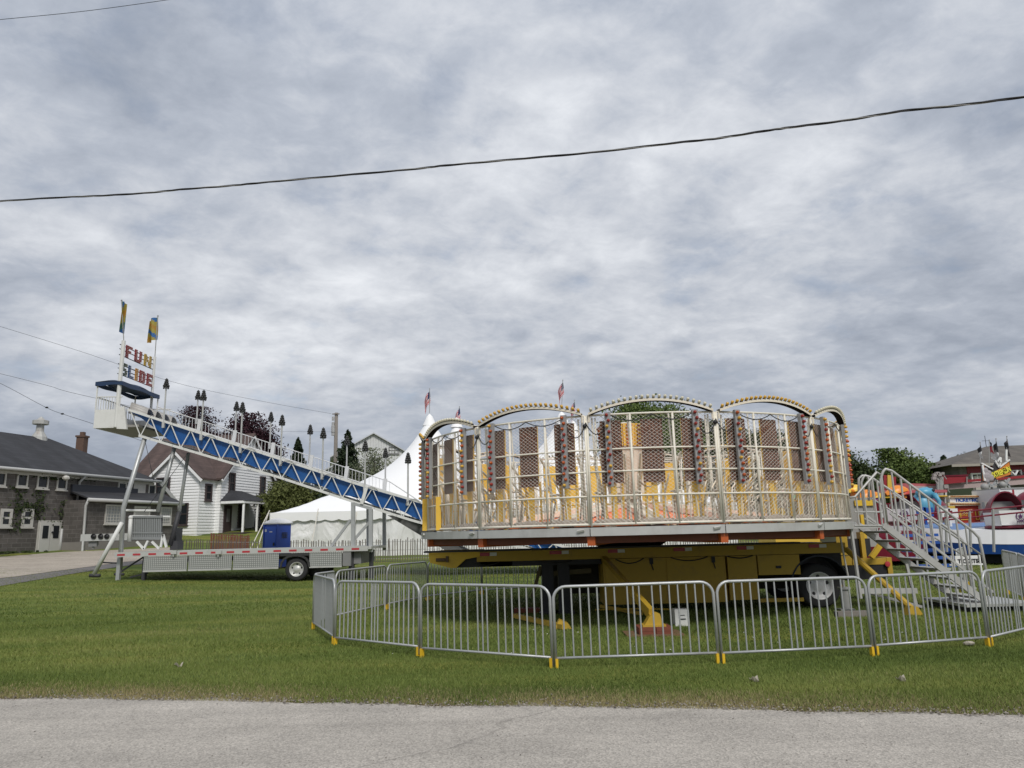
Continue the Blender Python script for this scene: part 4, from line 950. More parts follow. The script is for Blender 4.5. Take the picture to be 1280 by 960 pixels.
# handrail along the far side
def hr(px, dy):
    p = P(px, 0, YB); py = 509.5 + (px - 200) * (602 - 509.5) / (487 - 200) + dy; return P(px, py, YB)
b = MB(); b.tube([hr(196, 0), hr(487, 0)], .02, 6); b.tube([hr(487, 0), P(548, 642, YB)], .024, 6); b.tube([hr(196, 13.5), hr(500, 13.0)], .026, 6); part(b, 'handrail', SWH, slide)
bal = None; c0 = hr(200, 0); c1 = hr(487, 0); h0 = hr(200, 0).z - hr(200, 13.4).z; bm = None
me = MB().beam((0, 0, -h0), (0, 0, 0), .016, .016).mesh('baluster', SWH)
n = 70
for i in range(n):
    q = c0.lerp(c1, i / (n - 1)); link('baluster', me, slide, q - Vector(slide.location))
for px in (248, 292, 340, 388, 432, 480):
    b = MB(); q = hr(px, 14); b.beam(q + Vector((0, -.05, -.1)), q + Vector((.07, -.05, .55)), .16, .05); part(b, 'rail_stanchion', SWH, slide)
# tower: box, platform underside, canopy, posts, rails, hoops
XL, XR = P(119, 512, YF).x, P(152, 512, YF).x; ZT, ZB = P(130, 512, YF).z, P(130, 535, YF).z
b = MB(); b.box((XL, YF - .02, ZB), (XR - .16, YF + .04, ZT)); part(b, 'tower_panel', SWH, slide)
b = MB(); b.box((XL, YF + .05, ZB), (XL + .06, YB, ZT)); part(b, 'tower_panel', SWH, slide)
b = MB(); b.box((XL, YB - .06, ZB), (XR, YB, ZT)); part(b, 'tower_panel', SWH, slide)
b = MB(); b.box((XL + .02, YF + .05, ZB + .02), (P(172, 540, YF).x, YB - .07, ZB + .12)); part(b, 'tower_floor', mat('grey_deck', (.26, .25, .23), .7), slide)
b = MB(); b.poly([(XR - .12, YF - .05, ZB - .05), (XR + .30, YF - .05, ZB - .08), (XR + .12, YF - .05, ZT + .1), (XR - .12, YF - .05, ZT + .1)], (0, .12, 0)); part(b, 'tower_panel', SWH, slide)
zc0, zc1 = P(121, 478, YF).z, P(152, 470.5, YF).z; xa, xc = P(121, 478, YF).x, P(155, 478, YF).x
b = MB()
def cano(u, v):
    x = xa + (xc - xa) * u; y = YF - .1 + (YB + .15 - YF) * v
    return (x, y, zc0 + (zc1 - zc0) * (1 - abs(2 * u - 1) ** 1.5) * 1.0 * (1 - abs(2 * v - 1) ** 3) + .04 * math.sin(9 * v + 3 * u))
b.grid(cano, 8, 16)
for v in (0, 1): b.grid(lambda u, w_, v=v: (xa + (xc - xa) * u, YF - .1 + (YB + .15 - YF) * v, zc0 - .0 - .15 * w_ - .03 * w_ * math.sin(7 * u)), 8, 2)
for u in (0, 1): b.grid(lambda v, w_, u=u: (xa + (xc - xa) * u, YF - .1 + (YB + .15 - YF) * v, zc0 + .01 - .17 * w_ - .03 * w_ * math.sin(9 * v)), 12, 2)
part(b, 'tower_canopy', NAVY, slide, True)
for (x, y) in ((xa + .05, YF), (xa + .05, YB), (xc - .05, YB)):
    b = MB(); b.tube([(x, y, ZT - .1), (x, y, zc0 - .02)], .035, 6); part(b, 'canopy_post', SWH, slide)
b = MB(); b.tube([(XL + .02, YF, P(130, 496, YF).z), (XR, YF, P(150, 496, YF).z)], .025, 5); b.tube([(XL + .02, YF, P(130, 496, YF).z), (XL + .02, YB, P(130, 496, YF).z)], .025, 5); b.tube([(XL + .02, YB, P(130, 496, YF).z), (XR + .6, YB, P(130, 496, YF).z - .05)], .025, 5)
part(b, 'tower_rail', SWH, slide)
me = MB().beam((0, 0, 0), (0, 0, P(130, 496, YF).z - ZT), .022, .022).mesh('baluster', SWH)
for i in range(9): link('baluster', me, slide, Vector((XL + .1 + i * .115, YF, ZT)) - Vector(slide.location))
for i in range(16): link('baluster', me, slide, Vector((XL + .02, YF + .15 + i * .19, ZT)) - Vector(slide.location))
HOOP = mat('grey_hoop_panel', (.44, .42, .39), .6)
for k in range(4):
    y0 = YF + .18 + k * .73; x0 = P(157, 520, YF).x; zc = P(160, 516, YF).z + .02; b = MB()
    prof = [(x0 + .03 * math.sin(t * 3) + 0, y0 + .34 - .34 * math.cos(t), zc + .50 * math.sin(t)) for t in np.linspace(0, math.pi, 12)]
    for p, q in zip(prof, prof[1:]): b.poly([p, q, (q[0] + .75, q[1], q[2] - .3), (p[0] + .75, p[1], p[2] - .3)], (0, 0, .02))
    part(b, 'lane_hoop', HOOP, slide, True)
# sign posts + letters FUN / SLIDE  (the sign spans the width of the slide and faces down it)
XS = P(151, 440, YF).x
def P_px(x, y, z):
    d = Vector((x, y, z)) - Vector((0, 0, EYE)); return CX + F * d.dot(cr) / d.dot(cf)
YS = next(y for y in np.arange(YF, YB + 1.5, .01) if P_px(XS, y, 9.4) >= 192.2)
pn = (P(150.8, 426, YF), P(144.5, 534, YF)); pf = (P(192.5, 446, YS), P(189, 512, YS))
b = MB(); b.tube([pn[1], Vector((pn[1].x + .04, YF, pn[0].z))], .085, 8); part(b, 'sign_post', SWH, slide)
b = MB(); b.tube([Vector((XS, YS, pf[1].z - .3)), Vector((XS, YS, pf[0].z))], .06, 8); part(b, 'sign_post', SWH, slide)
Z1t, Z1b, Z2t, Z2b = P(152, 428, YF).z, P(152, 443.5, YF).z, P(151, 451.5, YF).z, P(151, 468, YF).z
for z in (Z1t - .08, (Z1t + Z1b) / 2, Z1b + .02, (Z2t + Z2b) / 2, Z2t - .1, Z2b + .05):
    b = MB(); b.tube([(XS - .06, YF, z), (XS - .06, YS, z)], .02, 5); part(b, 'sign_rail', DARK, slide)
GLY = {'F': ["11111", "11111", "11000", "11110", "11110", "11000", "11000", "11000"], 'U': ["110011"] * 6 + ["111111", "011110"], 'N': ["1100011", "1110011", "1110011", "1111011", "1101111", "1100111", "1100111", "1100011"],
       'S': ["01111", "11111", "11000", "11110", "01111", "00011", "11111", "11110"], 'L': ["11000"] * 6 + ["11111", "11111"], 'I': ["111"] * 8, 'D': ["11110", "11111", "11011", "11011", "11011", "11011", "11111", "11110"], 'E': ["11111", "11111", "11000", "11110", "11110", "11000", "11111", "11111"]}
LR = mat('sign_letter_red', (.26, .022, .03), .5); LYW = mat('sign_letter_yellow', (.50, .33, .03), .5); LGR = mat('sign_letter_green', (.022, .075, .05), .5); LBL = mat('sign_letter_blue', (.03, .09, .22), .5); LORG = mat('sign_letter_orange', (.5, .24, .03), .5)
LAMPW = mat('tiny_sign_bulb', (.62, .5, .42), .3)
def letter(ch, px0, px1, zt, zb, m):
    y0, y1 = (next(y for y in np.arange(YF - .3, YB + .8, .01) if P_px(XS, y, (zt + zb) / 2) >= px) for px in (px0, px1))
    g = GLY[ch]; nc, nr = len(g[0]), len(g); cw, chh = (y1 - y0) / nc, (zt - zb) / nr; b = MB(); bb = MB()
    for r_ in range(nr):
        c = 0
        while c < nc:
            if g[r_][c] == '1':
                e = c
                while e < nc and g[r_][e] == '1': e += 1
                b.box((XS, y0 + c * cw, zt - (r_ + 1) * chh + .004), (XS + .035, y0 + e * cw, zt - r_ * chh - .012))
                for k in range(c, e): bb.ball((XS + .045, y0 + (k + .5) * cw, zt - (r_ + .5) * chh), .014, 5, 3)
                c = e
            else: c += 1
    b.box((XS - .012, y0 + cw * .1, zb + .02), (XS - .004, y0 + cw * 1.3, zt - .02))
    o = part(b, 'sign_letter', m, slide); part(bb, 'sign_bulb', LAMPW, o, kind='stuff')
for ch, a_, c_, m in (('F', 157.0, 164.6, LR), ('U', 168.2, 176.6, LR), ('N', 180, 188.6, LYW)): letter(ch, a_, c_, Z1t, Z1b, m)
for ch, a_, c_, m in (('S', 151.9, 158.3, LGR), ('L', 160.0, 166.6, LBL), ('I', 168.6, 171.8, LORG), ('D', 174.0, 180.8, LR), ('E', 183.2, 189.8, LR)): letter(ch, a_, c_, Z2t, Z2b, m)
# banners on the sign posts
BG, BYL, BBL, BOR = mat('banner_green', (.06, .15, .09), .7), mat('banner_yellow', (.33, .27, .05), .7), mat('banner_blue', (.03, .12, .32), .7), mat('banner_orange', (.36, .20, .03), .7)
us_flag('narrow folded green and yellow banner on the near sign post', (pn[1].x + .04, YF, pn[0].z + .003), (P(152, 375.5, YF).x, YF, P(152, 375.5, YF).z), 1.35, .40, .35, .95, [BG, BBL, BYL, BOR, BYL, BG, BBL], False, 'banner_flag', 'banners above the slide sign', 'banner')
us_flag('wide striped blue and orange banner on the far sign post', (XS, YS, pf[0].z + .003), (XS, YS, P(192.5, 395, YS).z), 1.12, .50, .45, -1.25, [BG, BBL, BYL, BOR, BYL, BBL, BYL, BOR], False, 'banner_flag', 'banners above the slide sign', 'banner')
# support legs
def leg(pts, r, m, y0=YF + .1, nm='support_leg'):
    b = MB(); b.tube([P(px, py, y0) for px, py in pts], r, 8); part(b, nm, m, slide, True)
leg([(181.5, 546), (154.5, 634), (149.5, 716)], .095, STEEL); leg([(181.5, 546), (154.5, 634), (149.5, 716)], .085, STEEL, YB - .1)
leg([(152.5, 653), (117.5, 718)], .085, SWH, YF - .05, 'outrigger'); leg([(112, 719.5), (125, 719.5)], .07, DARK, YF - .05, 'foot_plate'); leg([(143, 717.8), (155, 717.8)], .05, DARK, YF + .1, 'foot_plate')
leg([(128, 703), (150, 704)], .03, DARK, YF + .0, 'brace')
leg([(218.5, 558), (197, 640)], .085, STEEL, YF + .6); leg([(235.5, 566), (224, 640)], .075, STEEL, YF + 1.2, 'hydraulic_ram'); leg([(224, 640), (212.5, 682)], .095, DARK, YF + 1.2, 'hydraulic_barrel')
leg([(181.5, 552), (192, 600)], .012, DARK, YF + .1, 'stay_cable'); leg([(235, 566), (180, 640)], .012, DARK, YF + .5, 'stay_cable')
# trailer
def tx(px): return XA(px, YF, 1.2)
zD = P(300, 687, YF).z
b = MB(); b.box((tx(151), YF - .3, zD - .10), (tx(466), YB, zD)); part(b, 'trailer_deck', ALU, slide)
b = MB(); b.box((tx(149), YF - .36, zD - .17), (tx(462), YF - .305, zD + .02)); er = part(b, 'edge_rail', ALU, slide)
REFR = mat('reflector_red', (.42, .04, .05), .35); 
for i in range(16):
    x = tx(152.5 + i * 19.3); b = MB(); b.box((x, YF - .366, zD - .12), (x + .30, YF - .361, zD - .045)); part(b, 'reflector', REFR, er)
PERF = bpy.data.materials.new('perforated_plate'); t_ = NT(PERF); n_ = t_.nodes; l_ = t_.links
co_ = n_.new('ShaderNodeTexCoord'); mp_ = n_.new('ShaderNodeMapping'); mp_.inputs['Scale'].default_value = (13, 1, 13); l_.new(co_.outputs['Object'], mp_.inputs[0])
def frac_len():
    s_ = n_.new('ShaderNodeSeparateXYZ'); l_.new(mp_.outputs[0], s_.inputs[0]); o = []
    for ax in (0, 2):
        f = n_.new('ShaderNodeMath'); f.operation = 'FRACT'; l_.new(s_.outputs[ax], f.inputs[0]); g = n_.new('ShaderNodeMath'); g.operation = 'SUBTRACT'; l_.new(f.outputs[0], g.inputs[0]); g.inputs[1].default_value = .5
        h_ = n_.new('ShaderNodeMath'); h_.operation = 'ABSOLUTE'; l_.new(g.outputs[0], h_.inputs[0]); o.append(h_.outputs[0])
    m_ = n_.new('ShaderNodeMath'); m_.operation = 'MAXIMUM'; l_.new(o[0], m_.inputs[0]); l_.new(o[1], m_.inputs[1]); return m_.outputs[0]
lt = n_.new('ShaderNodeMath'); lt.operation = 'LESS_THAN'; l_.new(frac_len(), lt.inputs[0]); lt.inputs[1].default_value = .34
mx_ = n_.new('ShaderNodeMixRGB'); l_.new(lt.outputs[0], mx_.inputs[0]); mx_.inputs[1].default_value = (.16, .165, .16, 1); mx_.inputs[2].default_value = (.40, .41, .39, 1); l_.new(mx_.outputs[0], n_['Principled BSDF'].inputs['Base Color']); n_['Principled BSDF'].inputs['Roughness'].default_value = .5
zs = zD - .17
for (x0, x1) in ((185.5, 240), (241, 295), (296, 353), (390, 431)):
    b = MB(); b.box((tx(x0), YF - .34, zs - .57), (tx(x1) - .03, YF - .31, zs - .01)); s_ = part(b, 'skirt_panel', PERF, slide)
    b = MB(); b.box((tx(x0) - .0, YF - .355, zs - .60), (tx(x1) - .03, YF - .30, zs - .535)); part(b, 'panel_trim', ALU, s_)
b = MB(); b.box((tx(353), YF - .34, zs - .12), (tx(390), YF - .31, zs - .01))
n = 10; c = ((tx(356) + tx(389)) / 2, zs - .62)
pts = [(c[0] + .57 * math.cos(t), YF - .345, c[1] + .52 * math.sin(t) ** .7) for t in np.linspace(0.05, math.pi - .05, n)]
for p, q in zip(pts, pts[1:]): b.beam(p, q, .08, .05, (0, 1, 0))
part(b, 'wheel_arch', mat('black_rubber_arch', (.03, .03, .03), .7), slide)
g_ = P(373, 708, YF)
wheel(slide, (XA(373, YF, .5), YF - .12, .47), .46, .32, ALU); wheel(slide, (XA(400, YF, .5), YF + .3, .47), .46, .32, DARK); wheel(slide, (XA(373, YF, .5), YB - .5, .47), .46, .32, DARK)
b = MB(); b.box((tx(356), YF + .25, .5), (tx(430), YB - .3, .95)); b.box((tx(186), YF + .3, .85), (tx(430), YB - .3, .98)); part(b, 'chassis', DARK, slide)
b = MB(); b.box((tx(431), YF - .33, .55), (tx(441), YF - .1, zs)); b.box((tx(431), YF - .08, .62), (tx(452), YB - .3, zs)); part(b, 'rear_box', mat('dim_grey_steel', (.2, .2, .2), .6), slide)
for px in (150, 182):
    b = MB(); x = tx(px); b.beam((x, YF, terr(x, YF)), (x, YF, zs), .14, .14); part(b, 'landing_leg', STEEL if px == 150 else DARK, slide)
b = MB(); b.beam((tx(152), YF + .1, .55), (tx(178), YF + .2, zs), .06, .06); b.beam((tx(160), YF + .3, .3), (tx(182), YF + .3, .45), .06, .06); part(b, 'leg_brace', DARK, slide)
b = MB(); b.beam((tx(440), YF, .02), (tx(440), YF, zs), .2, .2); b.beam((tx(462), YF + .4, 0), (tx(462), YF + .4, zs), .15, .15); part(b, 'jack', DARK, slide)
# rear frame carrying the slide
for (x0, x1, yy) in (((441.5, 628), (441.5, 688), YF), ((463.5, 636), (463.5, 690), YF)):
    b = MB(); b.beam(P(*x0, yy), P(*x1, yy), .15, .15); part(b, 'frame_post', STEEL, slide)
    b = MB(); b.beam(P(*x0, yy) + back, P(*x1, yy) + back, .15, .15); part(b, 'frame_post', STEEL, slide)
b = MB(); b.beam(P(441, 629.5, YF), P(465, 636, YF), .12, .12); b.beam(P(438, 650, YF + .1), P(414, 683, YF + .1), .1, .1); b.beam(P(462.5, 652, YF + .1), P(443, 674, YF + .1), .1, .1); part(b, 'frame_brace', STEEL, slide)
b = MB(); b.beam(P(458, 610, YF - .1), P(452, 630, YF - .1), .05, .13); part(b, 'gusset_plate', SWH, slide)
for px in (217, 273):
    b = MB(); q = P(px, 690, YF - .42); b.box(q + Vector((-.1, -.04, -.08)), q + Vector((.12, .02, .05))); b.beam(q, q + Vector((0, 0, -.18)), .04, .04); part(b, 'latch', ALU, slide)
# folded ramp / gate stack and neck beam on the trailer nose
RAMP = mat('ramp_grille', (.25, .26, .26), .5, .2, .15, 14)
b = MB()
for x in np.arange(166, 201, 2.3): b.beam(P(x, 646, YF + .7), P(x, 672, YF + .7), .055, .05)
b.beam(P(165, 646, YF + .68), P(203, 646, YF + .68), .08, .08); b.beam(P(165, 673, YF + .68), P(203, 673, YF + .68), .08, .10); b.beam(P(165, 666, YF + .69), P(203, 666, YF + .69), .08, .06); part(b, 'folded_gate', RAMP, slide)
b = MB(); b.box(P(164, 645, YF + .8), P(202, 674, YF + .9)); part(b, 'folded_ramp', mat('ramp_mesh_grey', (.14, .145, .145), .6, .1, .2, 20), slide)
b = MB(); b.tube([P(163.5, 647, YF + .6), P(161.5, 677, YF + .6)], .08, 8); b.ball(P(163.5, 647, YF + .6), .10, 8, 5); part(b, 'gate_post', SWH, slide, True)
b = MB(); b.tube([P(158, 638, YF + .9), P(198, 638.5, YF + .9)], .05, 6); b.tube([P(165, 645, YF + .75), P(213, 646, YF + .75)], .04, 6); part(b, 'ramp_rail', SWH, slide)
zig = [(172, 678), (180, 686), (184.5, 676), (191, 678), (199, 686), (204, 668)]
b = MB()
for p, q in zip(zig[:2] + zig[1:3], [zig[1], zig[2]] + [zig[2], zig[2]]): pass
for (p, q) in (((171, 677), (180, 686.5)), ((180, 686.5), (185, 676)), ((190, 677), (199, 686)), ((201, 684), (204, 668)), ((204, 668), (208, 684))): b.beam(P(*p, YF + .5), P(*q, YF + .5), .08, .08)
part(b, 'ramp_strut', SWH, slide)
b = MB(); b.box(P(101, 668, YF + 2.2), P(168, 675, YF + 2.5)); nb_ = part(b, 'neck_beam', ALU, slide)
for px in (117, 126, 133.5):
    b = MB(); q = P(px, 670.5, YF + 2.17); b.lathe([(.11, -.02), (.11, .02), (.001, -.022)] if px == 133.5 else [(.12, -.02), (.10, .02), (.001, -.022)], 10, q, 'y'); part(b, 'lamp_hole', BLACK, nb_)
b = MB(); b.box(P(111, 675, YF + 2.3), P(123, 683, YF + 2.45)); b.box(P(115, 683, YF + 2.35), P(118, 686, YF + 2.4)); part(b, 'neck_box', mat('dim_grey_steel', (.2, .2, .2), .6), slide)
b = MB(); b.box(P(216, 660, YF + 1.6), P(227, 683, YF + 2.2)); b.box(P(213, 676, YF + 1.2), P(229, 687, YF + 1.8)); part(b, 'pump_unit', DARK, slide)

# ================================================================== PORTABLE TOILET
pt_x = XA(344, 36, 1.2); pz = terr(pt_x, 36)
pt = thing('portable_toilet', 'blue portable toilet with white roof beside the tent corner', 'toilet', (pt_x, 36, pz))
PBL = mat('toilet_blue_plastic', (.02, .065, .36), .4, 0, .1, 4); PWH = mat('toilet_white_roof', (.7, .7, .7), .5)
ztop = P(344, 653.5, 36).z; th = math.radians(-28)
Mp = Matrix.Translation((pt_x, 36.3, pz)) @ Matrix.Rotation(th, 4, 'Z') @ Matrix.Diagonal((.86, .86, 1, 1)); H_ = ztop - pz
b = MB(Mp); b.box((-.50, -.50, .04), (.50, .50, H_ - .02)); part(b, 'cabin', PBL, pt)
b = MB(Mp); b.grid(lambda u, v: (-.57 + 1.14 * u, -.57 + 1.14 * v, H_ + .22 * (math.sin(math.pi * u) ** .4) * (math.sin(math.pi * v) ** .4 if 0 < v < 1 else 0) if 0 < u < 1 else H_), 10, 10); b.box((-.57, -.57, H_ - .07), (.57, .57, H_)); part(b, 'roof', PWH, pt, True)
b = MB(Mp); b.box((-.43, -.56, .12), (.43, -.525, H_ - .18)); dr = part(b, 'door', mat('toilet_door_blue', (.026, .09, .46), .4), pt)
b = MB(Mp); b.box((-.40, -.575, H_ - .42), (-.28, -.562, H_ - .30)); b.box((-.05, -.575, H_ - .45), (.15, -.562, H_ - .40)); part(b, 'door_sign', PWH, dr)
b = MB(Mp); b.box((.26, -.60, 1.05), (.36, -.562, 1.2)); part(b, 'handle', BLACK, dr)
for sx in (-1, 1):
    b = MB(Mp); b.box((sx * .52 - .04, -.57, .02), (sx * .52 + .04, -.50, H_ - .08)); part(b, 'corner_rib', PBL, pt)
for zz_ in (H_ - .5,):
    for k in range(4): b = MB(Mp); b.box((.525, -.2, zz_ - k * .07), (.54, .2, zz_ - k * .07 + .03)); part(b, 'vent_slot', BLACK, pt)
b = MB(Mp); b.box((-.6, -.6, 0), (.6, .6, .05)); part(b, 'base', BLACK, pt)

# ================================================================== SNOW FENCES
LATH = mat('weathered_fence_lath', (.13, .11, .095), .9, 0, .35, 3); LATHR = mat('red_brown_fence_lath', (.20, .07, .05), .9, 0, .25, 3)
def snow_fence(label, pts, step, h, m, wd=.042, name='snow_fence'):
    pts = [Vector(p) for p in pts]; root = thing(name, label, 'fence', (pts[0].x, pts[0].y, terr(pts[0].x, pts[0].y)))
    me = MB().box((-wd / 2, -.008, 0), (wd / 2, .008, h)).mesh('picket', m); ro = Vector(root.location)
    carry = 0
    for a_, c_ in zip(pts, pts[1:]):
        L_ = (c_ - a_).length; d = (c_ - a_) / L_; s_ = carry; ang = math.atan2(d.y, d.x)
        while s_ < L_:
            q = a_ + d * s_; o = link('picket', me, root, Vector((q.x, q.y, terr(q.x, q.y) - .06 + rng.normal() * .02)) - ro)
            o.rotation_euler = (rng.normal() * .015, rng.normal() * .03, ang + rng.normal() * .05); o.scale = (1, 1, 1 + rng.normal() * .02); s_ += step
        carry = s_ - L_
    for f in (.15, .5, .85):
        b = MB()
        line = []
        for a_, c_ in zip(pts, pts[1:]): line += [a_.lerp(c_, k / 12) for k in range(12)]
        line.append(pts[-1]); b.tube([(p.x, p.y + .015, terr(p.x, p.y) + h * f) for p in line], .010, 4); part(b, 'wire', STEEL, root)
    return root
def fp(px, Y): return (XA(px, Y, 1), Y, 0)
snow_fence('long weathered lath snow fence running behind the slide trailer and ride', [fp(232, 38.6), fp(480, 39), fp(700, 39.2), fp(880, 39), fp(1010, 38)], .128, 1.22, LATH)
snow_fence('red brown lath snow fence below the white farmhouse porch', [fp(263, 47), fp(312, 44.5)], .07, 1.15, LATHR, .045)

# ================================================================== CROWD BARRIERS
bar_me = MB().tube([(0, 0, .125), (0, 0, .985)], .0105, 6, caps=False).mesh('bar', STEEL)
LB = 1.02
fpth = [(-LB, 0, .02), (-LB, 0, .84)] + [(-LB + .16 - .16 * math.cos(t), 0, .84 + .16 * math.sin(t)) for t in np.linspace(.2, math.pi / 2, 6)] + [(LB - .16 + .16 * math.sin(t), 0, .84 + .16 * math.cos(t)) for t in np.linspace(0, math.pi / 2 - .2, 6)] + [(LB, 0, .84), (LB, 0, .02)]
fb = MB(); fb.tube(fpth, .0195, 8); frame_me = fb.mesh('frame', STEEL, None, True)
rail_me = MB().tube([(-LB, 0, .125), (LB, 0, .125)], .0165, 7).mesh('bottom_rail', STEEL, None, True)
ft = MB(); ft.box((-.017, -.03, -.0), (.017, .03, .120)); foot_me = ft.mesh('foot', FOOTY)
def barrier():
    t = thing('crowd_barrier', '', 'barrier', (0, 0, 0), 0, 'steel crowd barriers ringing the spinning ride')
    link('frame', frame_me, t); link('bottom_rail', rail_me, t)
    xs_ = list(np.linspace(-.90, -.13, 8)) + [0.0] + list(np.linspace(.13, .90, 8))
    xs_ = xs_[:7] + [-.075, 0.0, .075] + xs_[10:]
    for x in xs_: link('bar', bar_me, t, (x, 0, 0))
    for x in (-LB + .012, LB - .012): link('foot', foot_me, t, (x, 0, 0))
    return t
proto = barrier(); first = [True]
def place_barrier(p, q, label):
    p = Vector(p); q = Vector(q); c = (p + q) / 2; d = q - p
    o = proto if first[0] else copy_tree(proto); first[0] = False
    o.location = (c.x, c.y, terr(c.x, c.y)); o.rotation_euler = (rng.normal() * .012, rng.normal() * .006, math.atan2(d.y, d.x)); o.scale = (d.length / (2 * LB + .045), 1, 1); o['label'] = label; return o
gA, gB, gC, gD, gE, gF, gG = [ground(*p) for p in ((391, 787), (417.5, 806), (525, 822), (693, 836.5), (901, 831), (1094, 821), (1237.5, 809))]
gH = gG + Vector((1.66, 1.2, 0)); J1 = Vector((-3.75, 15.55, 0)); J2 = Vector((-3.05, 17.7, 0)); J3 = Vector((-2.35, 19.8, 0))
print('BARRIER', gA, gB, gC, gD, gE, gF, gG)
ring = [(gA, gB, 'narrow-looking end barrier turned edge-on nearest the slide trailer wheel'), (gB, gC, 'barrier in front of the gooseneck nose, first full panel from the slide side'),
        (gC, gD, 'barrier in front of the trailer landing legs'), (gD, gE, 'barrier in front of the big yellow trailer box and orange blocks'),
        (gE, gF, 'barrier in front of the ride trailer wheel'), (gF, gG, 'barrier in front of the foot of the access stairs'), (gG, gH, 'barrier angled away beyond the stair foot plate, cut by the photo edge'),
        (gA, J1, 'barrier going back from the edge-on end barrier beside the slide trailer'), (J1, J2, 'second barrier back from the edge-on end, before the snow fence'), (J2, J3, 'barrier partly behind the gooseneck nose in the rear of the ring')]
rear = [J3, Vector((-1.0, 21.35, 0)), Vector((.95, 22.1, 0)), Vector((3.0, 22.35, 0)), Vector((5.05, 22.0, 0)), Vector((6.95, 21.2, 0)), Vector((8.6, 20.0, 0))]
rl = ['rear barrier seen just under the yellow trailer nose', 'rear barrier seen between the trailer nose and landing legs', 'rear barrier glimpsed behind the landing legs', 'rear barrier behind the yellow trailer box', 'rear barrier behind the trailer wheel', 'rear barrier behind the yellow support strut']
for i in range(6): ring.append((rear[i], rear[i + 1], rl[i]))
K = [Vector(v) for v in ((11.35, 17.6, 0), (10.45, 15.7, 0), (9.45, 13.9, 0), (8.55, 12.15, 0))]
ring += [(K[0], K[1], 'queue barrier beyond the stair foot, farthest of the leaning row by the blue platform'), (K[1], K[2], 'queue barrier beyond the stair foot, middle of the row going back'), (K[2], K[3], 'queue barrier closest to the stair foot plate, beside the edge of the photo'),
         (Vector((10.75, 18.4, 0)), Vector((11.95, 20.1, 0)), 'barrier seen end-on through the stair handrail'), (Vector((13.9, 20.6, 0)), Vector((15.95, 20.6, 0)), 'barrier standing in front of the blue ride skirt by the photo edge')]
for p, q, lb in ring: place_barrier(p, q, lb)

# ticket notice
tcx, tcz = XA(1209, 16, .75), P(1209, 706, 16).z
tk = thing('notice_board', 'low white board lettered TICKETS seen through the stair rail', 'sign', (tcx, 16, 0))
b = MB(); b.box((tcx - .24, 15.98, tcz), (tcx + .24, 16.0, P(1209, 694.5, 16).z)); part(b, 'board', WHITE, tk)
for sx in (-.3, .3): b = MB(); b.tube([(tcx + sx, 16.02, 0), (tcx + sx, 16.02, P(1209, 694, 16).z)], .02, 6); part(b, 'leg', WHITE, tk)
b = MB(); b.tube([(tcx - .36, 16.02, tcz), (tcx + .36, 16.02, tcz)], .018, 6); part(b, 'rail', WHITE, tk)
def text(body, size, loc, rot, m, parent, name='lettering', ext=.004, sx=1.0, bold=0.0):
    cu_ = bpy.data.curves.new(name, 'FONT'); cu_.body = body; cu_.size = size; cu_.extrude = ext; cu_.align_x = 'CENTER'; cu_.align_y = 'CENTER'; cu_.offset = bold; cu_.resolution_u = 3
    o = bpy.data.objects.new(name, cu_); dg = None
    COL.objects.link(o); bpy.context.view_layer.update(); me_ = bpy.data.meshes.new_from_object(o.evaluated_get(bpy.context.evaluated_depsgraph_get())); bpy.data.objects.remove(o)
    me_.materials.clear(); me_.materials.append(m); o = bpy.data.objects.new(name, me_); COL.objects.link(o); o.parent = parent
    o.location = Vector(loc) - Vector(rootof(parent).location); o.rotation_euler = rot; o.scale = (sx, 1, 1); return o
text('TICKETS', .115, (tcx + .02, 15.972, tcz + .075), (R(90), 0, 0), BLACK, tk, bold=.003)
# ================================================================== SPINNING CAGE RIDE
RX, RY, RR = 2.543, 16.8, 4.575
ride = thing('spinning_cage_ride', 'round white caged spinning ride with light arches on a yellow trailer', 'ride', (RX, RY, 0))
def pt(ph, r, z): a_ = R(ph); return Vector((r * math.sin(a_), -r * math.cos(a_), z))
NS = 13; DP = 360.0 / NS; HALF = DP / 2
ZF, ZTOP, ZR1, ZR2, ZR3 = 1.77, 3.62, 3.03, 2.655, 2.25
g = .25  # gap at each boundary, degrees
e0, e1 = -HALF + g, HALF - g
def fr_(f): return e0 + (e1 - e0) * f
def arc(r, z, n=6, a0=None, a1=None, lift=lambda f: 0):
    a0 = e0 if a0 is None else a0; a1 = e1 if a1 is None else a1
    return [pt(a0 + (a1 - a0) * i / n, r, z + lift(i / n)) for i in range(n + 1)]
# ---- shared section meshes (local, section centred on -Y)
b = MB()
for f in (0.0, .335, .665, 1.0): b.tube([pt(fr_(f), RR, ZF), pt(fr_(f), RR, ZTOP)], .021, 6)
for z, r_ in ((ZTOP, .018), (ZR1, .015), (ZR2, .015), (ZR3, .016), (ZF + .02, .02)): b.tube(arc(RR, z), r_, 6)
b.tube([pt(fr_(0), RR, ZF), pt(fr_(0), RR - .30, ZF + .05), ], .018, 5)
for f in (.03, .97):
    q = 1 if f < .5 else -1
    b.tube([pt(fr_(f), RR - .10, ZTOP - .02), pt(fr_(f + q * .015), RR - .12, ZR2), pt(fr_(f + q * .05), RR - .45, ZF)], .018, 5)
    b.tube([pt(fr_(f + q * .03), RR - .07, ZTOP - .04), pt(fr_(f + q * .02), RR - .09, ZF)], .015, 5)
    b.tube([pt(fr_(f), RR - .12, ZR1), pt(fr_(f + q * .09), RR - .40, ZF)], .014, 5)
for f in (.335, .665): b.tube([pt(fr_(f - .02), RR - .10, ZTOP), pt(fr_(f + .02), RR - .16, ZF)], .015, 5)
sec_me = b.mesh('cage_section', PALE, None, True)
b = MB()
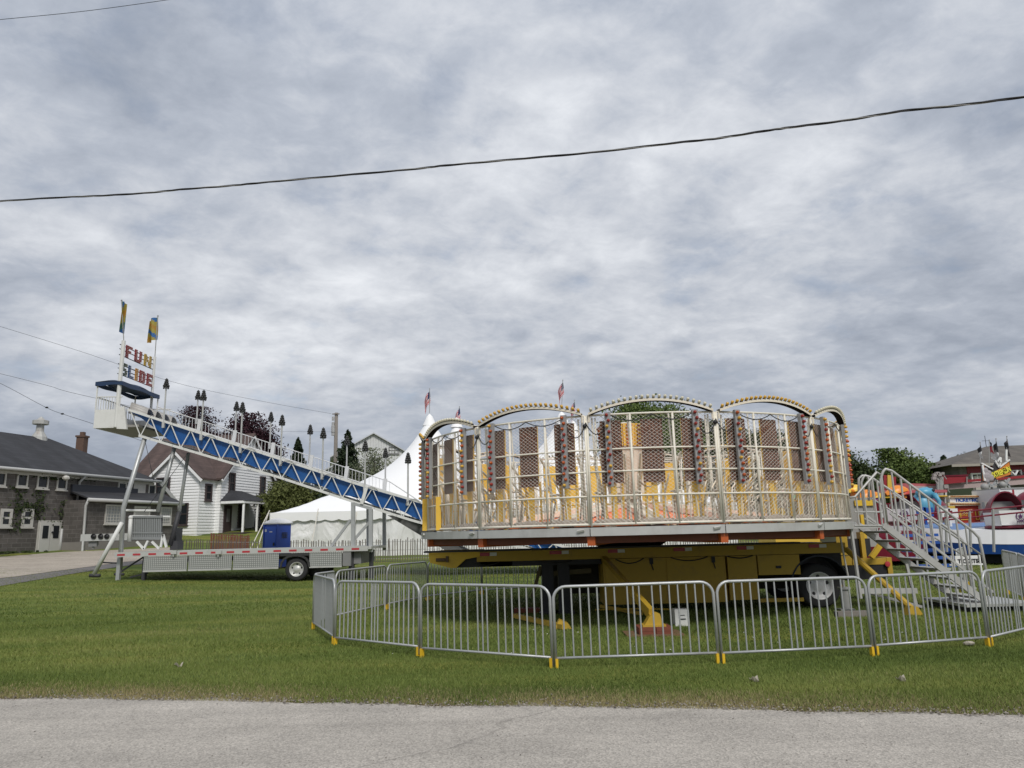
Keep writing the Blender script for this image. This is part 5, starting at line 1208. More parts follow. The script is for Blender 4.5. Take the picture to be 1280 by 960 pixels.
cw_ = .085; slope = .72; Lc = math.radians(e1 - e0) * RR; Hc = ZTOP - ZF
k = -int(Hc / slope / cw_) - 1
while k * cw_ < Lc + Hc / slope:
    for sg in (1, -1):
        s_, z_ = (k * cw_, 0.0)
        # line s = s0 + t/slope ; z = t
        t0 = max(0, -s_ * slope); t1 = min(Hc, (Lc - s_) * slope)
        if t1 - t0 > .03:
            n = max(1, int((t1 - t0) / .5)); pp = []
            for i in range(n + 1):
                t = t0 + (t1 - t0) * i / n; f = (s_ + t / slope) / Lc; f = f if sg > 0 else 1 - f
                pp.append(pt(fr_(f), RR - .012 - .004 * sg, ZF + t))
            b.tube(pp, .0026, 3, caps=False)
    k += 1
WIREM = mat('cage_wire', (.66, .63, .57), .5, .1, .15, 10)
wire_me = b.mesh('wire_screen', WIREM)
PADB = bpy.data.materials.new('brown_pad_back'); t_ = NT(PADB); n_ = t_.nodes; b_ = n_['Principled BSDF']; b_.inputs['Roughness'].default_value = .8
co_ = n_.new('ShaderNodeTexCoord'); sx_ = n_.new('ShaderNodeSeparateXYZ'); t_.links.new(co_.outputs['Object'], sx_.inputs[0])
def _m(op, a_, b_=None):
    q = n_.new('ShaderNodeMath'); q.operation = op
    for i_, v_ in enumerate((a_, b_)):
        if v_ is None: continue
        if isinstance(v_, (int, float)): q.inputs[i_].default_value = v_
        else: t_.links.new(v_, q.inputs[i_])
    return q.outputs[0]
_x = _m('MULTIPLY', sx_.outputs[0], 52.0); _z = _m('MULTIPLY', sx_.outputs[2], 74.0)
_w = _m('ADD', _m('MULTIPLY', _m('MULTIPLY', _m('SINE', _m('ADD', _x, _z)), _m('SINE', _m('SUBTRACT', _x, _z))), 0.5), 0.5)   # woven mesh strands
nz_ = n_.new('ShaderNodeTexNoise'); nz_.inputs['Scale'].default_value = 7; nz_.inputs['Detail'].default_value = 6; t_.links.new(co_.outputs['Object'], nz_.inputs['Vector'])
_f = _m('ADD', _m('MULTIPLY', _w, .75), _m('MULTIPLY', nz_.outputs['Fac'], .4))
rp_ = n_.new('ShaderNodeValToRGB'); rp_.color_ramp.elements[0].position = .3; rp_.color_ramp.elements[0].color = (.055, .022, .014, 1); rp_.color_ramp.elements[1].position = .85; rp_.color_ramp.elements[1].color = (.21, .088, .052, 1); t_.links.new(_f, rp_.inputs[0]); t_.links.new(rp_.outputs[0], b_.inputs['Base Color'])
PADY = mat('yellow_pad_vinyl', (.80, .50, .06), .5, 0, .12, 4, dirt=(.35, .2, .05), dirt_amt=.4)
def padmesh():
    b = MB(); n = 4; z0, z1 = 2.46, 3.52; hw = 2.3
    ro, ri = RR - .05, RR - .085
    a_ = [-hw + 2 * hw * i / n for i in range(n + 1)]
    b.cm = 0
    for i in range(n): b.quad(pt(a_[i], ro, z0), pt(a_[i + 1], ro, z0), pt(a_[i + 1], ro, z1), pt(a_[i], ro, z1))
    b.cm = 1
    for i in range(n): b.quad(pt(a_[i + 1], ri, z0), pt(a_[i], ri, z0), pt(a_[i], ri, z1), pt(a_[i + 1], ri, z1)); b.quad(pt(a_[i], ri, z1), pt(a_[i + 1], ri, z1), pt(a_[i + 1], ro, z1), pt(a_[i], ro, z1)); b.quad(pt(a_[i], ro, z0), pt(a_[i + 1], ro, z0), pt(a_[i + 1], ri, z0), pt(a_[i], ri, z0))
    for q in (0, n): b.quad(pt(a_[q], ro, z0), pt(a_[q], ri, z0), pt(a_[q], ri, z1), pt(a_[q], ro, z1))
    return b.mesh('pad', [PADB, PADY])
pad_me = padmesh()
b = MB()
for s_ in (-1, 1): b.tube([pt(s_ * 1.9, RR - .2, ZF), pt(s_ * 1.9, RR - .17, 2.55)], .020, 5)
b.tube([pt(-1.9, RR - .19, 2.12), pt(1.9, RR - .19, 2.12)], .013, 5)
b.box((-.05, -RR + .10, ZF), (.05, -RR + .13, 2.46)); yrail_me = b.mesh('rider_rail', PADY)
b = MB(); b.box((-.33, -RR + .14, 2.30), (-.22, -RR + .40, 2.33))
for s_ in (-1, 1):
    b.tube([pt(s_ * 2.6, RR - .10, 2.95), pt(s_ * 2.7, RR - .42, 2.70), pt(s_ * 2.9, RR - .48, 2.25), pt(s_ * 2.6, RR - .42, ZF)], .022, 5)
    b.tube([pt(s_ * 3.3, RR - .12, 2.6), pt(s_ * 3.1, RR - .60, 2.2), pt(s_ * 3.6, RR - .30, ZF)], .018, 5)
b.tube([pt(-2.75, RR - .46, 2.5), pt(-1.2, RR - .62, 2.42), pt(1.2, RR - .62, 2.42), pt(2.75, RR - .46, 2.5)], .014, 5)
gate_me = b.mesh('rider_gate', CREAM, None, True)
b = MB()
for f in np.linspace(.04, .96, 15):
    t = rng.normal() * .010; b.tube([pt(fr_(f), RR - .06, ZF), pt(fr_(min(1, max(0, f + t))), RR - .05, ZR3 - .0)], .0105, 4)
baluster_me = b.mesh('kick_rails', PALE)
b = MB(); b.box((-.05, -RR - .085, 2.40), (.05, -RR - .025, 3.65)); strip_me = b.mesh('light_strip', GREYP)
STRIP = mat('grey_light_strip', (.30, .30, .30), .5); strip_me.materials[0] = STRIP
bulb_me = {}
for nm, m_ in (('r', BULBR), ('o', BULBO), ('y', BULBY), ('w', BULBW)):
    b = MB(); b.lathe([(.026, 0), (.030, .015), (.026, .042), (.012, .056), (.001, .060)], 8); bulb_me[nm] = b.mesh('bulb', m_, None, True)
    b = MB(); b.cm = 0; b.lathe([(.022, -.015), (.024, .03)], 7); b.cm = 1; b.lathe([(.024, .03), (.028, .048), (.026, .072), (.001, .08)], 7); bulb_me['a' + nm] = b.mesh('bulb', [BLACK, m_], None, True)
def archz(f): return .0 + .195 * (1 - abs(2 * f - 1) ** 2.0)
b = MB(); n = 24; A_ = arc(RR + .03, ZTOP, n, -HALF + .75, HALF - .75, archz)
for p, q in zip(A_, A_[1:]):
    n1 = Vector((p.x, p.y, 0)).normalized(); n2 = Vector((q.x, q.y, 0)).normalized(); h = Vector((0, 0, .042)); w_ = .07
    b.cm = 0; b.quad(p + n1 * .05, q + n2 * .05, q + n2 * .05 + h, p + n1 * .05 + h); b.quad(p - n1 * w_ + h, q - n2 * w_ + h, q - n2 * w_, p - n1 * w_); b.quad(p + n1 * .05 + h, q + n2 * .05 + h, q - n2 * w_ + h, p - n1 * w_ + h)
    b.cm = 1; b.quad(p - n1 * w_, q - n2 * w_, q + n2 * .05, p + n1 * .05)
for i in (0, n):
    p = A_[i]; b.cm = 0; b.tube([p, Vector((p.x, p.y, ZTOP - .12))], .018, 5)
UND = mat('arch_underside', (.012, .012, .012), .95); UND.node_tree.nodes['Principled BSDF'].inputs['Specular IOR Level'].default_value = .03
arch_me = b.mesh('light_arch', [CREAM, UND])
b = MB()
for (f0, f1, sag) in ((.18, -.01, .26), (.19, .5, .10), (.5, .82, .10), (.83, 1.01, .30)):
    b.tube([pt(fr_(f0 + (f1 - f0) * i / 10), RR + .02, ZTOP - .02 - sag * 4 * (i / 10) * (1 - i / 10) - (.0 if f1 in (.5, .82) else .10 * i / 10)) for i in range(11)], .009, 5)
b.ball(pt(fr_(1.0), RR + .03, ZTOP - .18), .04, 6, 4)
cable_me = b.mesh('cable', BLACK, None, True)
ROLL = mat('frayed_rope_roll', (.34, .29, .24), .95, 0, .5, 30, dirt=(.12, .08, .05), dirt_amt=.8, dirt_scale=7, bump=.8, bscale=60)
b = MB()
for f0, f1 in ((.02, .325), (.345, .655), (.675, .98)):
    b.tube([pt(fr_(f0 + (f1 - f0) * i / 12), RR - .07, ZF + .05 + rng.normal() * .006) for i in range(13)], [.028 + .030 * math.sin(math.pi * min(1, max(0, i / 12))) ** .5 + rng.normal() * .004 for i in range(13)], 7)
roll_me = b.mesh('rope_roll', ROLL, None, True)
# rim edge: aluminium skirt + rust beam + orange arm end
b = MB()
for (r0_, r1_, z0, z1, aa, ab, n) in ((RR + .05, RR - .04, 1.60, 1.738, -HALF + .05, HALF - .05, 1),):
    P0 = [pt(aa, r0_, z0), pt(ab, r0_, z0), pt(ab, r1_, z0), pt(aa, r1_, z0)]; 
    a_ = arc(RR + .06, 0, 6, -HALF + .08, HALF - .08); c_ = arc(RR - .05, 0, 6, -HALF + .08, HALF - .08)
    for i in range(6):
        for (p, q, za, zb) in ((a_[i], a_[i + 1], z0, z1),): b.quad(p + Vector((0, 0, za)), q + Vector((0, 0, za)), q + Vector((0, 0, zb)), p + Vector((0, 0, zb)))
        b.quad(a_[i] + Vector((0, 0, z1)), a_[i + 1] + Vector((0, 0, z1)), c_[i + 1] + Vector((0, 0, z1)), c_[i] + Vector((0, 0, z1)))
        b.quad(c_[i] + Vector((0, 0, z0)), c_[i + 1] + Vector((0, 0, z0)), a_[i + 1] + Vector((0, 0, z0)), a_[i] + Vector((0, 0, z0)))
b.tube([pt(HALF - 1.2, RR + .07, 1.70), pt(HALF - 2.6, RR + .075, 1.68)], .025, 5)
rim_me = b.mesh('rim_plate', ALU)
b = MB(); p, q = pt(-HALF + .5, RR - .14, 1.545), pt(HALF - .5, RR - .14, 1.545); b.beam(p, q, .10, .13); beam_me = b.mesh('rim_beam', RUST)
b = MB(); b.beam(pt(HALF, .9, 1.52), pt(HALF, RR - .0, 1.52), .13, .15); arm_me = b.mesh('sweep_arm', ORANGE)
b = MB()
b.quad(*[pt(a__, r_, 1.742) for a__, r_ in ((-HALF, 1.2), (0, 1.2), (HALF, 1.2), (HALF, RR - .02), (0, RR - .02), (-HALF, RR - .02))])
b.quad(*[pt(a__, r_, 1.66) for a__, r_ in ((HALF, 1.2), (0, 1.2), (-HALF, 1.2), (-HALF, RR - .06), (0, RR - .06), (HALF, RR - .06))]); deck_me = b.mesh('deck_plate', GREYP)
arch_f = [(i + .5) / 22 for i in range(22)]
for k in range(NS):
    kk = k - 6; phi = -2.6 + DP * kk
    s_ = link('cage_section', sec_me, ride); s_.rotation_euler = (0, 0, R(phi))
    link('wire_screen', wire_me, s_, kind='stuff')
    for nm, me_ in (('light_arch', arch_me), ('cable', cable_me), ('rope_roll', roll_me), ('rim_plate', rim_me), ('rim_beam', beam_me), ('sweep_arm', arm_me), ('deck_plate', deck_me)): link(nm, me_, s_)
    link('kick_rails', baluster_me, s_, kind='stuff')
    for f in (.18, .5, .82):
        for nm, me_ in (('pad', pad_me), ('rider_rail', yrail_me), ('rider_gate', gate_me)):
            o = link(nm, me_, s_); o.rotation_euler = (0, 0, R(fr_(f)))
    near = abs(kk) <= 3
    joined = {}
    for f in (.165, .835):
        o = link('light_strip', strip_me, s_); o.rotation_euler = (0, 0, R(fr_(f)))
        for i in range(13):
            c = rng.choice(list('rrrroorroy' if abs(kk) < 2 else 'rroooryooy')); off_ = (.014 if i % 2 else -.014)
            q = pt(fr_(f), RR + .085, 3.60 - i * 1.15 / 12) + Vector((off_ * math.cos(R(fr_(f))), off_ * math.sin(R(fr_(f))), 0))
            if near:
                o = link('bulb', bulb_me[c], s_, q); o.rotation_euler = (R(90), 0, R(fr_(f)))
            else: joined.setdefault(c, []).append((q, R(fr_(f)), 'strip'))
    ac = 'aw' if kk % 2 == 0 else 'ay'
    for f in arch_f:
        q = pt(-HALF + .75 + (DP - 1.5) * f, RR + .05, ZTOP + archz(f) + .045)
        if abs(kk) <= 2:
            o = link('bulb', bulb_me[ac], s_, q); o.rotation_euler = (R(48), 0, R(-HALF + DP * f))
        else: joined.setdefault(ac, []).append((q, R(-HALF + DP * f), 'arch'))
    for c, lst in joined.items():
        src = bulb_me[c]; vs = np.array([v.co for v in src.vertices]); b = MB()
        for q, a__, kd in lst:
            Mx = Matrix.Translation(q) @ Matrix.Rotation(a__, 4, 'Z') @ Matrix.Rotation(R(90 if kd == 'strip' else 48), 4, 'X')
            o_ = len(b.v); b.v += [Mx @ Vector(v) for v in vs]
            for p_ in src.polygons: b.f.append(tuple(i + o_ for i in p_.vertices)); b.mi.append(p_.material_index)
        link('far_bulbs', b.mesh('far_bulbs', list(src.materials), None, True), s_, kind='stuff')
# ---- hub, cone, column, crown
for k in range(12):
    a0_, a1_ = k * 30.0 + 3.0, k * 30.0 + 27.0; b = MB()
    q = [pt(a0_, .55, 2.18), pt(a1_, .55, 2.18), pt(a1_, 3.2, 1.785), pt(a0_, 3.2, 1.785)]; b.poly(q, (0, 0, -.02)); part(b, 'cone_panel', PEACH, ride, local=True)
    b = MB()
    for d in (-1.9, 1.9):
        s_ = .13 if d > 0 else -.13; u_ = pt(k * 30 + 90, 1, 0) * s_; b.beam(pt(k * 30, .5, 2.24) + u_, pt(k * 30, 3.7, 1.81) + u_, .06, .10)
    b.beam(pt(k * 30, .9, 2.18), pt(k * 30, 3.0, 1.82), .2, .04); part(b, 'spoke_beam', CREAM, ride, local=True)
COLM = mat('faded_cream_column', (.62, .53, .42), .6, 0, .12, 3, dirt=(.36, .24, .15), dirt_amt=.5)
b = MB(); b.lathe([(.45, 3.53), (.45, 3.28), (.265, 2.45), (.265, 2.37)], 10); b.lathe([(.31, 2.36), (.31, 2.42)], 10); part(b, 'center_column', COLM, ride, local=True)
b = MB(); b.lathe([(.23, 2.37), (.20, 2.15), (.5, 1.79)], 12); part(b, 'column_neck', CREAM, ride, local=True)
for k in range(6):
    a__ = k * 60 + 20; b = MB(); b.beam(pt(a__, .51, 3.42), pt(a__, .35, 2.5), .09, .10); part(b, 'column_strut', CREAM, ride, local=True)
for k in range(12):
    a__ = k * 30 + 5; b = MB(); p0 = [pt(a__ - 13.5, .51, 3.53), pt(a__ + 13.5, .51, 3.53), pt(a__ + 13.5, .555, 4.03), pt(a__ - 13.5, .555, 4.03)]
    nrm = pt(a__, 1, 0); b.poly(p0, -nrm * .05); pl = part(b, 'crown_panel', PADY, ride, local=True)
    b = MB()
    for i in range(5):
        for j in (-1, 0, 1) if k % 2 else (-.5, .5): b.ball(pt(a__ + j * 8.0, .545 + .01 * i, 3.58 + i * .1), .034, 6, 4)
    part(b, 'crown_lamps', RUST if k % 2 else ORANGE, pl, local=True, kind='stuff')
b = MB(); b.lathe([(.47, 4.04), (.2, 4.10), (.001, 4.11)], 12); b.lathe([(.51, 3.51), (.46, 3.51)], 12); part(b, 'crown_cap', CREAM, ride, local=True)
b = MB(); b.lathe([(.5, .6), (.5, 1.2), (.9, 1.45), (.9, 1.72)], 16); part(b, 'hub', DARK, ride, local=True)
for (a__, z) in ((60, 3.3), (110, 3.5), (140, 3.2), (-60, 3.3)):
    b = MB(); b.tube([pt(a__, .4, 3.25), pt(a__ + 3, 2.2, 3.2), pt(a__ + 4, RR - .1, z)], .012, 4); part(b, 'stay_rod', PALE, ride, local=True)
for ph_, wd_ in ((-73, .16), (-62, .10)):
    b = MB(); b.beam(pt(ph_, RR + .02, ZF), pt(ph_, RR + .02, 2.42), wd_, .06); part(b, 'entry_post', PADY, ride, local=True)
# ---- trailer
TY, TYB = 15.6, 18.1
def X(px, Y=TY, z=1.2): return XA(px, Y, z)
b = MB(); b.box((X(596), TY, 1.11), (X(1057), TY + .10, 1.315)); part(b, 'chassis_rail', SHADEDYEL, ride)
b = MB(); b.box((X(530), TY - .06, 1.318), (X(1000), TY + .32, 1.352)); part(b, 'trailer_deck', DARK, ride)
for px in (560, 640, 748, 860, 960): b = MB(); b.box((X(px), TY + .33, 1.12), (X(px) + .16, TYB, 1.24)); part(b, 'cross_member', DARK, ride)
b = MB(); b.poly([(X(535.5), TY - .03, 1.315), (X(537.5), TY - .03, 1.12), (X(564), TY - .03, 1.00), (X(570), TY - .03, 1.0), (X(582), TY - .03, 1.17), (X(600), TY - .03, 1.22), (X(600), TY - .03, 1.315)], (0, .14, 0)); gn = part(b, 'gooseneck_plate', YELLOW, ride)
b = MB(); b.poly([(X(535.5), TYB - .1, 1.315), (X(537.5), TYB - .1, 1.12), (X(566), TYB - .1, 1.00), (X(582), TYB - .1, 1.17), (X(600), TYB - .1, 1.315)], (0, .12, 0)); part(b, 'gooseneck_plate', SHADEDYEL, ride)
b = MB()
for px, w_ in ((545, .09), (549, .06), (552.5, .07)): q = P(px, 700, TY - .05); b.tube([q, q + Vector((w_, 0, 0))], .035, 6)
q = P(559, 699, TY - .05); b.tube([q + Vector((0, 0, -.06)), q + Vector((0, 0, .06))], .03, 6); part(b, 'coupling_fitting', mat('rusty_fitting', (.12, .08, .05), .7), gn)
b = MB(); b.box((X(537), TY - .062, 1.30), (X(596), TY - .045, 1.318)); part(b, 'deck_lip', YELLOW, ride)
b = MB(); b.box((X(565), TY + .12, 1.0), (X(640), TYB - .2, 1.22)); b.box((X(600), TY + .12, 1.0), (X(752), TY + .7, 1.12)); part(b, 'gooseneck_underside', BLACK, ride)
for i, (p0, p1) in enumerate(((594, 612), (687, 702), (760, 772), (842, 856), (921, 933), (1011, 1024))):
    b = MB(); b.box((X(p0), TY - .016, 1.225), (X(p1), TY - .004, 1.295)); part(b, 'reflector', REFR, ride)
    b = MB(); b.box((X(p1) + .005, TY - .016, 1.225), (X(p1 + 9), TY - .004, 1.295)); part(b, 'reflector', WHITE, ride)
b = MB(); b.box((X(753), TY - .02, .19), (X(905), TY + .9, 1.10)); bx = part(b, 'storage_box', SHADEDYEL, ride)
for (p0, p1, z0, z1) in ((755, 830, .23, 1.06), (832, 903, .23, 1.06)):
    b = MB(); b.box((X(p0), TY - .034, z0), (X(p1), TY - .021, z1)); part(b, 'box_door', SHADEDYEL, bx)
b = MB()
for px in (813, 890): b.box((X(px) - .035, TY - .06, .98), (X(px) + .035, TY - .034, 1.10)); b.tube([(X(px), TY - .05, .98), (X(px) + .03, TY - .05, .86)], .012, 5)
part(b, 'door_latch', BLACK, bx)
b = MB(); b.box((X(908), TY - .01, .22), (X(944), TY + .9, 1.10)); part(b, 'storage_box', SHADEDYEL, ride)
b = MB(); b.box((X(946), TY + .0, .70), (X(998), TY + .8, 1.10)); bx = part(b, 'storage_box', SHADEDYEL, ride)
b = MB(); b.box((X(968), TY - .03, .83), (X(974), TY - .001, .88)); part(b, 'door_latch', BLACK, bx)
b = MB(); b.box((X(944), TY + .02, .16), (X(999), TY + .12, .23)); part(b, 'step_bar', SHADEDYEL, ride)
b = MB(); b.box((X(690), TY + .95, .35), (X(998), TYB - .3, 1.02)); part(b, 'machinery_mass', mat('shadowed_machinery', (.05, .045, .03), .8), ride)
b = MB(); b.box((X(905) + .004, TY + .3, .3), (X(908) - .004, TY + .5, .9)); part(b, 'box_gap', BLACK, ride)
# wheel well
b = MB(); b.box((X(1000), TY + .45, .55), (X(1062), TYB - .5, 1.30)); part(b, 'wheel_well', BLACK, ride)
b = MB(); cx_ = X(1026, TY, .5); pp = [(cx_ + .60 * math.cos(t), TY + .02, .46 + .60 * math.sin(t)) for t in np.linspace(.15, 2.95, 12)]
for p, q in zip(pp, pp[1:]): b.beam(Vector(p) + Vector((0, .18, 0)), Vector(q) + Vector((0, .18, 0)), .42, .03, (0, 0, 1))
part(b, 'mudguard', mat('blue_black_guard', (.015, .02, .035), .6), ride)
RIMM = mat('white_rim', (.62, .62, .62), .4)
wheel(ride, (cx_, TY + .20, .455), .455, .30, RIMM); wheel(ride, (cx_, TY + .55, .455), .455, .28, DARK); wheel(ride, (cx_, TYB - .25, .455), .455, .30, RIMM, 1)
# landing legs
for px in (685, 705):
    x = X(px, TY + .3, .6); b = MB(); b.box((x - .12, TY + .25, .0), (x + .12, TY + .47, 1.12)); b.box((x - .2, TY + .2, 0), (x + .2, TY + .55, .05)); part(b, 'landing_leg', BLACK, ride)
b = MB(); b.beam((X(672, TY + .4), TY + .4, .8), (X(690), TY + .4, 1.1), .1, .12); b.beam((X(685), TY + .35, .82), (X(740), TY + .35, .86), .08, .10); b.beam((X(664), TY + .3, .35), (X(676), TY + .3, .98), .07, .07); part(b, 'leg_brace', mat('olive_steel', (.10, .08, .03), .7), ride)
# outrigger beams along the grass, struts with feet
ga, gb_ = ground(644, 774), ground(706, 789); b = MB(); b.beam(ga + Vector((0, 0, .07)), gb_ + Vector((0, 0, .07)), .10, .08); part(b, 'outrigger_beam', SHADEDYEL, ride)
b = MB(); gx_ = ground(703, 786); b.poly([gx_ + Vector((-.16, -.1, 0)), gx_ + Vector((.16, -.1, 0)), gx_ + Vector((.10, -.1, .10)), gx_ + Vector((-.05, -.1, .17))], (0, .22, 0)); part(b, 'outrigger_foot', SHADEDYEL, ride)
s0_ = Vector((X(755, TY - .05, 1.1), TY - .05, 1.12)); f0_ = ground(816, 793) + Vector((0, 0, .36))
b = MB(); b.beam(s0_, f0_, .09, .09); part(b, 'outrigger_strut', mat('dimmed_yellow_paint', (.45, .29, .03), .5), ride)  # yellow dimmed in its colour, standing in for shade on the outrigger foot
mid = s0_.lerp(f0_, .62); b = MB(); b.beam(mid, f0_ + Vector((.02, 0, -.10)), .11, .11); part(b, 'outrigger_sleeve', MATS['dimmed_yellow_paint'], ride)
b = MB(); q = f0_; b.poly([q + Vector((-.14, -.1, -.20)), q + Vector((.16, -.1, -.20)), q + Vector((.12, -.1, -.03)), q + Vector((.04, -.1, .0)), q + Vector((-.06, -.1, -.08))], (0, .2, 0)); b.box(q + Vector((-.18, -.15, -.225)), q + Vector((.20, .16, -.195))); part(b, 'outrigger_foot', MATS['dimmed_yellow_paint'], ride)
b = MB(); b.beam((X(748, TY + .1), TY + .1, .16), (X(795, TY - .6), TY - .9, .10), .06, .06); b.tube([(X(740), TY - .2, .12), (X(800, TY - 1), TY - 1.0, .2), (X(850, TY - 1), TY - .9, .15)], .015, 5); part(b, 'drag_link', SHADEDYEL, ride)
s1 = Vector((X(1057, TY), TY - .02, 1.18)); f1 = ground(1142, 769) + Vector((0, 0, .1))
b = MB(); b.tube([s1, f1], .06, 8); part(b, 'outrigger_strut', MATS['dimmed_yellow_paint'], ride); b = MB(); b.poly([f1 + Vector((-.16, -.1, -.1)), f1 + Vector((.14, -.1, -.1)), f1 + Vector((.05, -.1, .06)), f1 + Vector((-.08, -.1, .08))], (0, .2, 0)); part(b, 'outrigger_foot', MATS['dimmed_yellow_paint'], ride)
# cribbing blocks under the strut
CRIB = mat('orange_cribbing_wood', (.19, .05, .026), .8, 0, .3, 6, dirt=(.1, .05, .03), dirt_amt=.6)
q = f0_ + Vector((0, 0, -.225)); zt_ = q.z
lvl = [(-.17, .13), (.17, .13), ]
for i, (x0, x1, lb) in enumerate(((-.25, .02, 'orange wooden cribbing block under the yellow foot, end nearer the slide'), (.03, .29, 'orange wooden cribbing block under the yellow foot, end nearer the trailer wheel'))):
    b = MB(); b.box((q.x + x0, q.y - .22, .03), (q.x + x1, q.y + .24, zt_ - .002)); b.box((q.x + x0 + .01, q.y - .225, .03 + (zt_ - .03) * .46), (q.x + x1 - .01, q.y + .245, .03 + (zt_ - .03) * .5)); solo(b, 'cribbing_block', CRIB, lb, 'block', (q.x + x0, q.y, 0), 'cribbing blocks under the outrigger')
b = MB(); b.box((q.x - .46, q.y - .27, 0), (q.x + .46, q.y + .3, .028)); solo(b, 'plank_pad', mat('brown_plank', (.17, .10, .05), .85), 'brown wooden plank lying beneath the orange cribbing blocks', 'plank', (q.x, q.y, 0))
gx_ = ground(660, 766); b = MB(); b.box(gx_ + Vector((-.3, -.15, 0)), gx_ + Vector((.25, .15, .10))); solo(b, 'cribbing_block', CRIB, 'dark orange block on the grass beside the trailer landing legs', 'block', tuple(gx_), 'cribbing blocks under the outrigger')
gx_ = ground(852, 783); b = MB(); b.box(gx_ + Vector((-.125, -.1, 0)), gx_ + Vector((.125, .14, .30))); c_ = gx_
ub = solo(b, 'utility_box', WHITE, 'small white box standing on the grass beneath the yellow trailer box', 'box', tuple(gx_))
b = MB(); b.box(c_ + Vector((-.05, -.112, .13)), c_ + Vector((.06, -.101, .145))); b.box(c_ + Vector((-.06, -.112, .20)), c_ + Vector((.05, -.101, .207))); part(b, 'slot', BLACK, ub)
gx_ = ground(1062, 771); b = MB(); b.box(gx_ + Vector((-.25, -.1, .0)), gx_ + Vector((.35, .1, .10))); solo(b, 'wheel_chock', mat('grey_wood', (.2, .18, .16), .9), 'grey wooden chock on the grass just past the ride trailer wheel', 'block', tuple(gx_))
gx_ = ground(1058, 764); b = MB(); b.box(gx_ + Vector((-.06, -.05, .0)), gx_ + Vector((.06, .07, .42))); b.box(gx_ + Vector((-.14, -.1, .0)), gx_ + Vector((.14, .12, .05))); b.box(gx_ + Vector((-.10, -.08, .42)), gx_ + Vector((.10, .10, .46))); b.tube([gx_ + Vector((.0, .0, .46)), gx_ + Vector((.0, 0, .60))], .03, 6); solo(b, 'jack_stand', GREYP, 'grey jack stand beside the ride trailer wheel', 'stand', tuple(gx_))
# yellow rear drive unit and control cabinet beyond the rim
Y2 = 17.0
b = MB(); b.box((X(1046, Y2), Y2, 1.0), (X(1060, Y2), Y2 + .8, 2.35)); part(b, 'drive_frame', MATS['dimmed_yellow_paint'], ride)
b = MB(); b.box((X(1064, Y2), Y2, .78), (X(1111, Y2), Y2 + .12, .92)); b.box((X(1106, Y2), Y2 - .01, .5), (X(1112, Y2), Y2 + .5, .93)); b.box((X(1082, Y2), Y2 + .2, .92), (X(1087, Y2), Y2 + .4, 1.5)); b.box((X(1046, Y2), Y2, .78), (X(1063, Y2), Y2 + .12, .98)); part(b, 'rear_bumper', MATS['dimmed_yellow_paint'], ride)
b = MB(); b.box((X(1058, Y2), Y2 + .02, .46), (X(1105, Y2), Y2 + .3, .775)); b.box((X(1060, Y2), Y2 + .3, .95), (X(1096, Y2), Y2 + .8, 1.35)); part(b, 'rear_axle_box', BLACK, ride)
b = MB(); b.lathe([(.06, 0), (.06, -.03), (.001, -.035)], 10, P(1109, 705, Y2 - .02), 'y'); part(b, 'tail_lamp', REFR, ride)
b = MB(); b.beam(P(1089, 697, Y2 - .3), P(1104, 676, Y2 - .3), .10, .10); part(b, 'hydraulic_ram', YELLOW, ride)
b = MB(); b.box((X(1062, 17.7), 17.7, 1.15), (X(1100, 17.7), 18.6, P(1080, 622, 17.7).z)); part(b, 'control_cabinet', GREYP, ride)
b = MB(); b.box((X(1076, 17.6), 17.65, P(1080, 631, 17.6).z - .02), (X(1101, 17.6), 17.69, P(1080, 625, 17.6).z)); b.box((X(1080, 17.6), 17.6, 1.2), (X(1085, 17.6), 17.68, 1.9)); part(b, 'cabinet_trim', YELLOW, ride)
b = MB(); b.box((X(1026), TY - .04, 1.34), (X(1045), TY - .01, 1.50)); part(b, 'placard', WHITE, ride)
for i in range(5):
    x0 = X(600 + i * 78) + rng.normal() * .1; x1 = x0 + .5 + rng.random() * .6; sg = .03 + .07 * rng.random(); b = MB()
    b.tube([(x0 + (x1 - x0) * t, TY - .02 - .03 * math.sin(3 * t), 1.10 - sg * 4 * t * (1 - t)) for t in np.linspace(0, 1, 9)], .012, 5); part(b, 'hose', BLACK, ride, True)
# dark awnings behind (colourful food stand) appear further on

# ================================================================== ACCESS STAIRS
SG = mat('grey_stair_steel', (.46, .455, .44), .5, .25, .15, 7, dirt=(.2, .18, .15), dirt_amt=.4)
YN, YR = 14.6, 15.65
top = P(1100, 658, YN); bot = ground(1232, 772); bot = Vector((P(1236, 765, YN).x, YN, .14))
stairs = thing('access_stairs', 'grey steel access stairs with tall railings leading down from the ride', 'stairs', (bot.x, YN, 0))
T0 = Vector((P(1104, 655, YN).x, YN, 1.66)); D0 = bot - T0
for y in (YN, YR):
    o = Vector((0, y - YN, 0)); b = MB(); b.beam(T0 + o, bot + o, .05, .12); part(b, 'stringer', SG, stairs)
    b = MB(); b.beam(T0 + o + Vector((.16, 0, .22)), bot + o + Vector((.14, 0, .20)), .035, .04); part(b, 'lower_rail', SG, stairs)
n = 8
for i in range(1, n + 1):
    q = T0 + D0 * (i / (n + .3)); b = MB(); b.box((q.x - .13, YN + .028, q.z + .02), (q.x + .13, YR - .028, q.z + .06)); part(b, 'tread', SG, stairs)
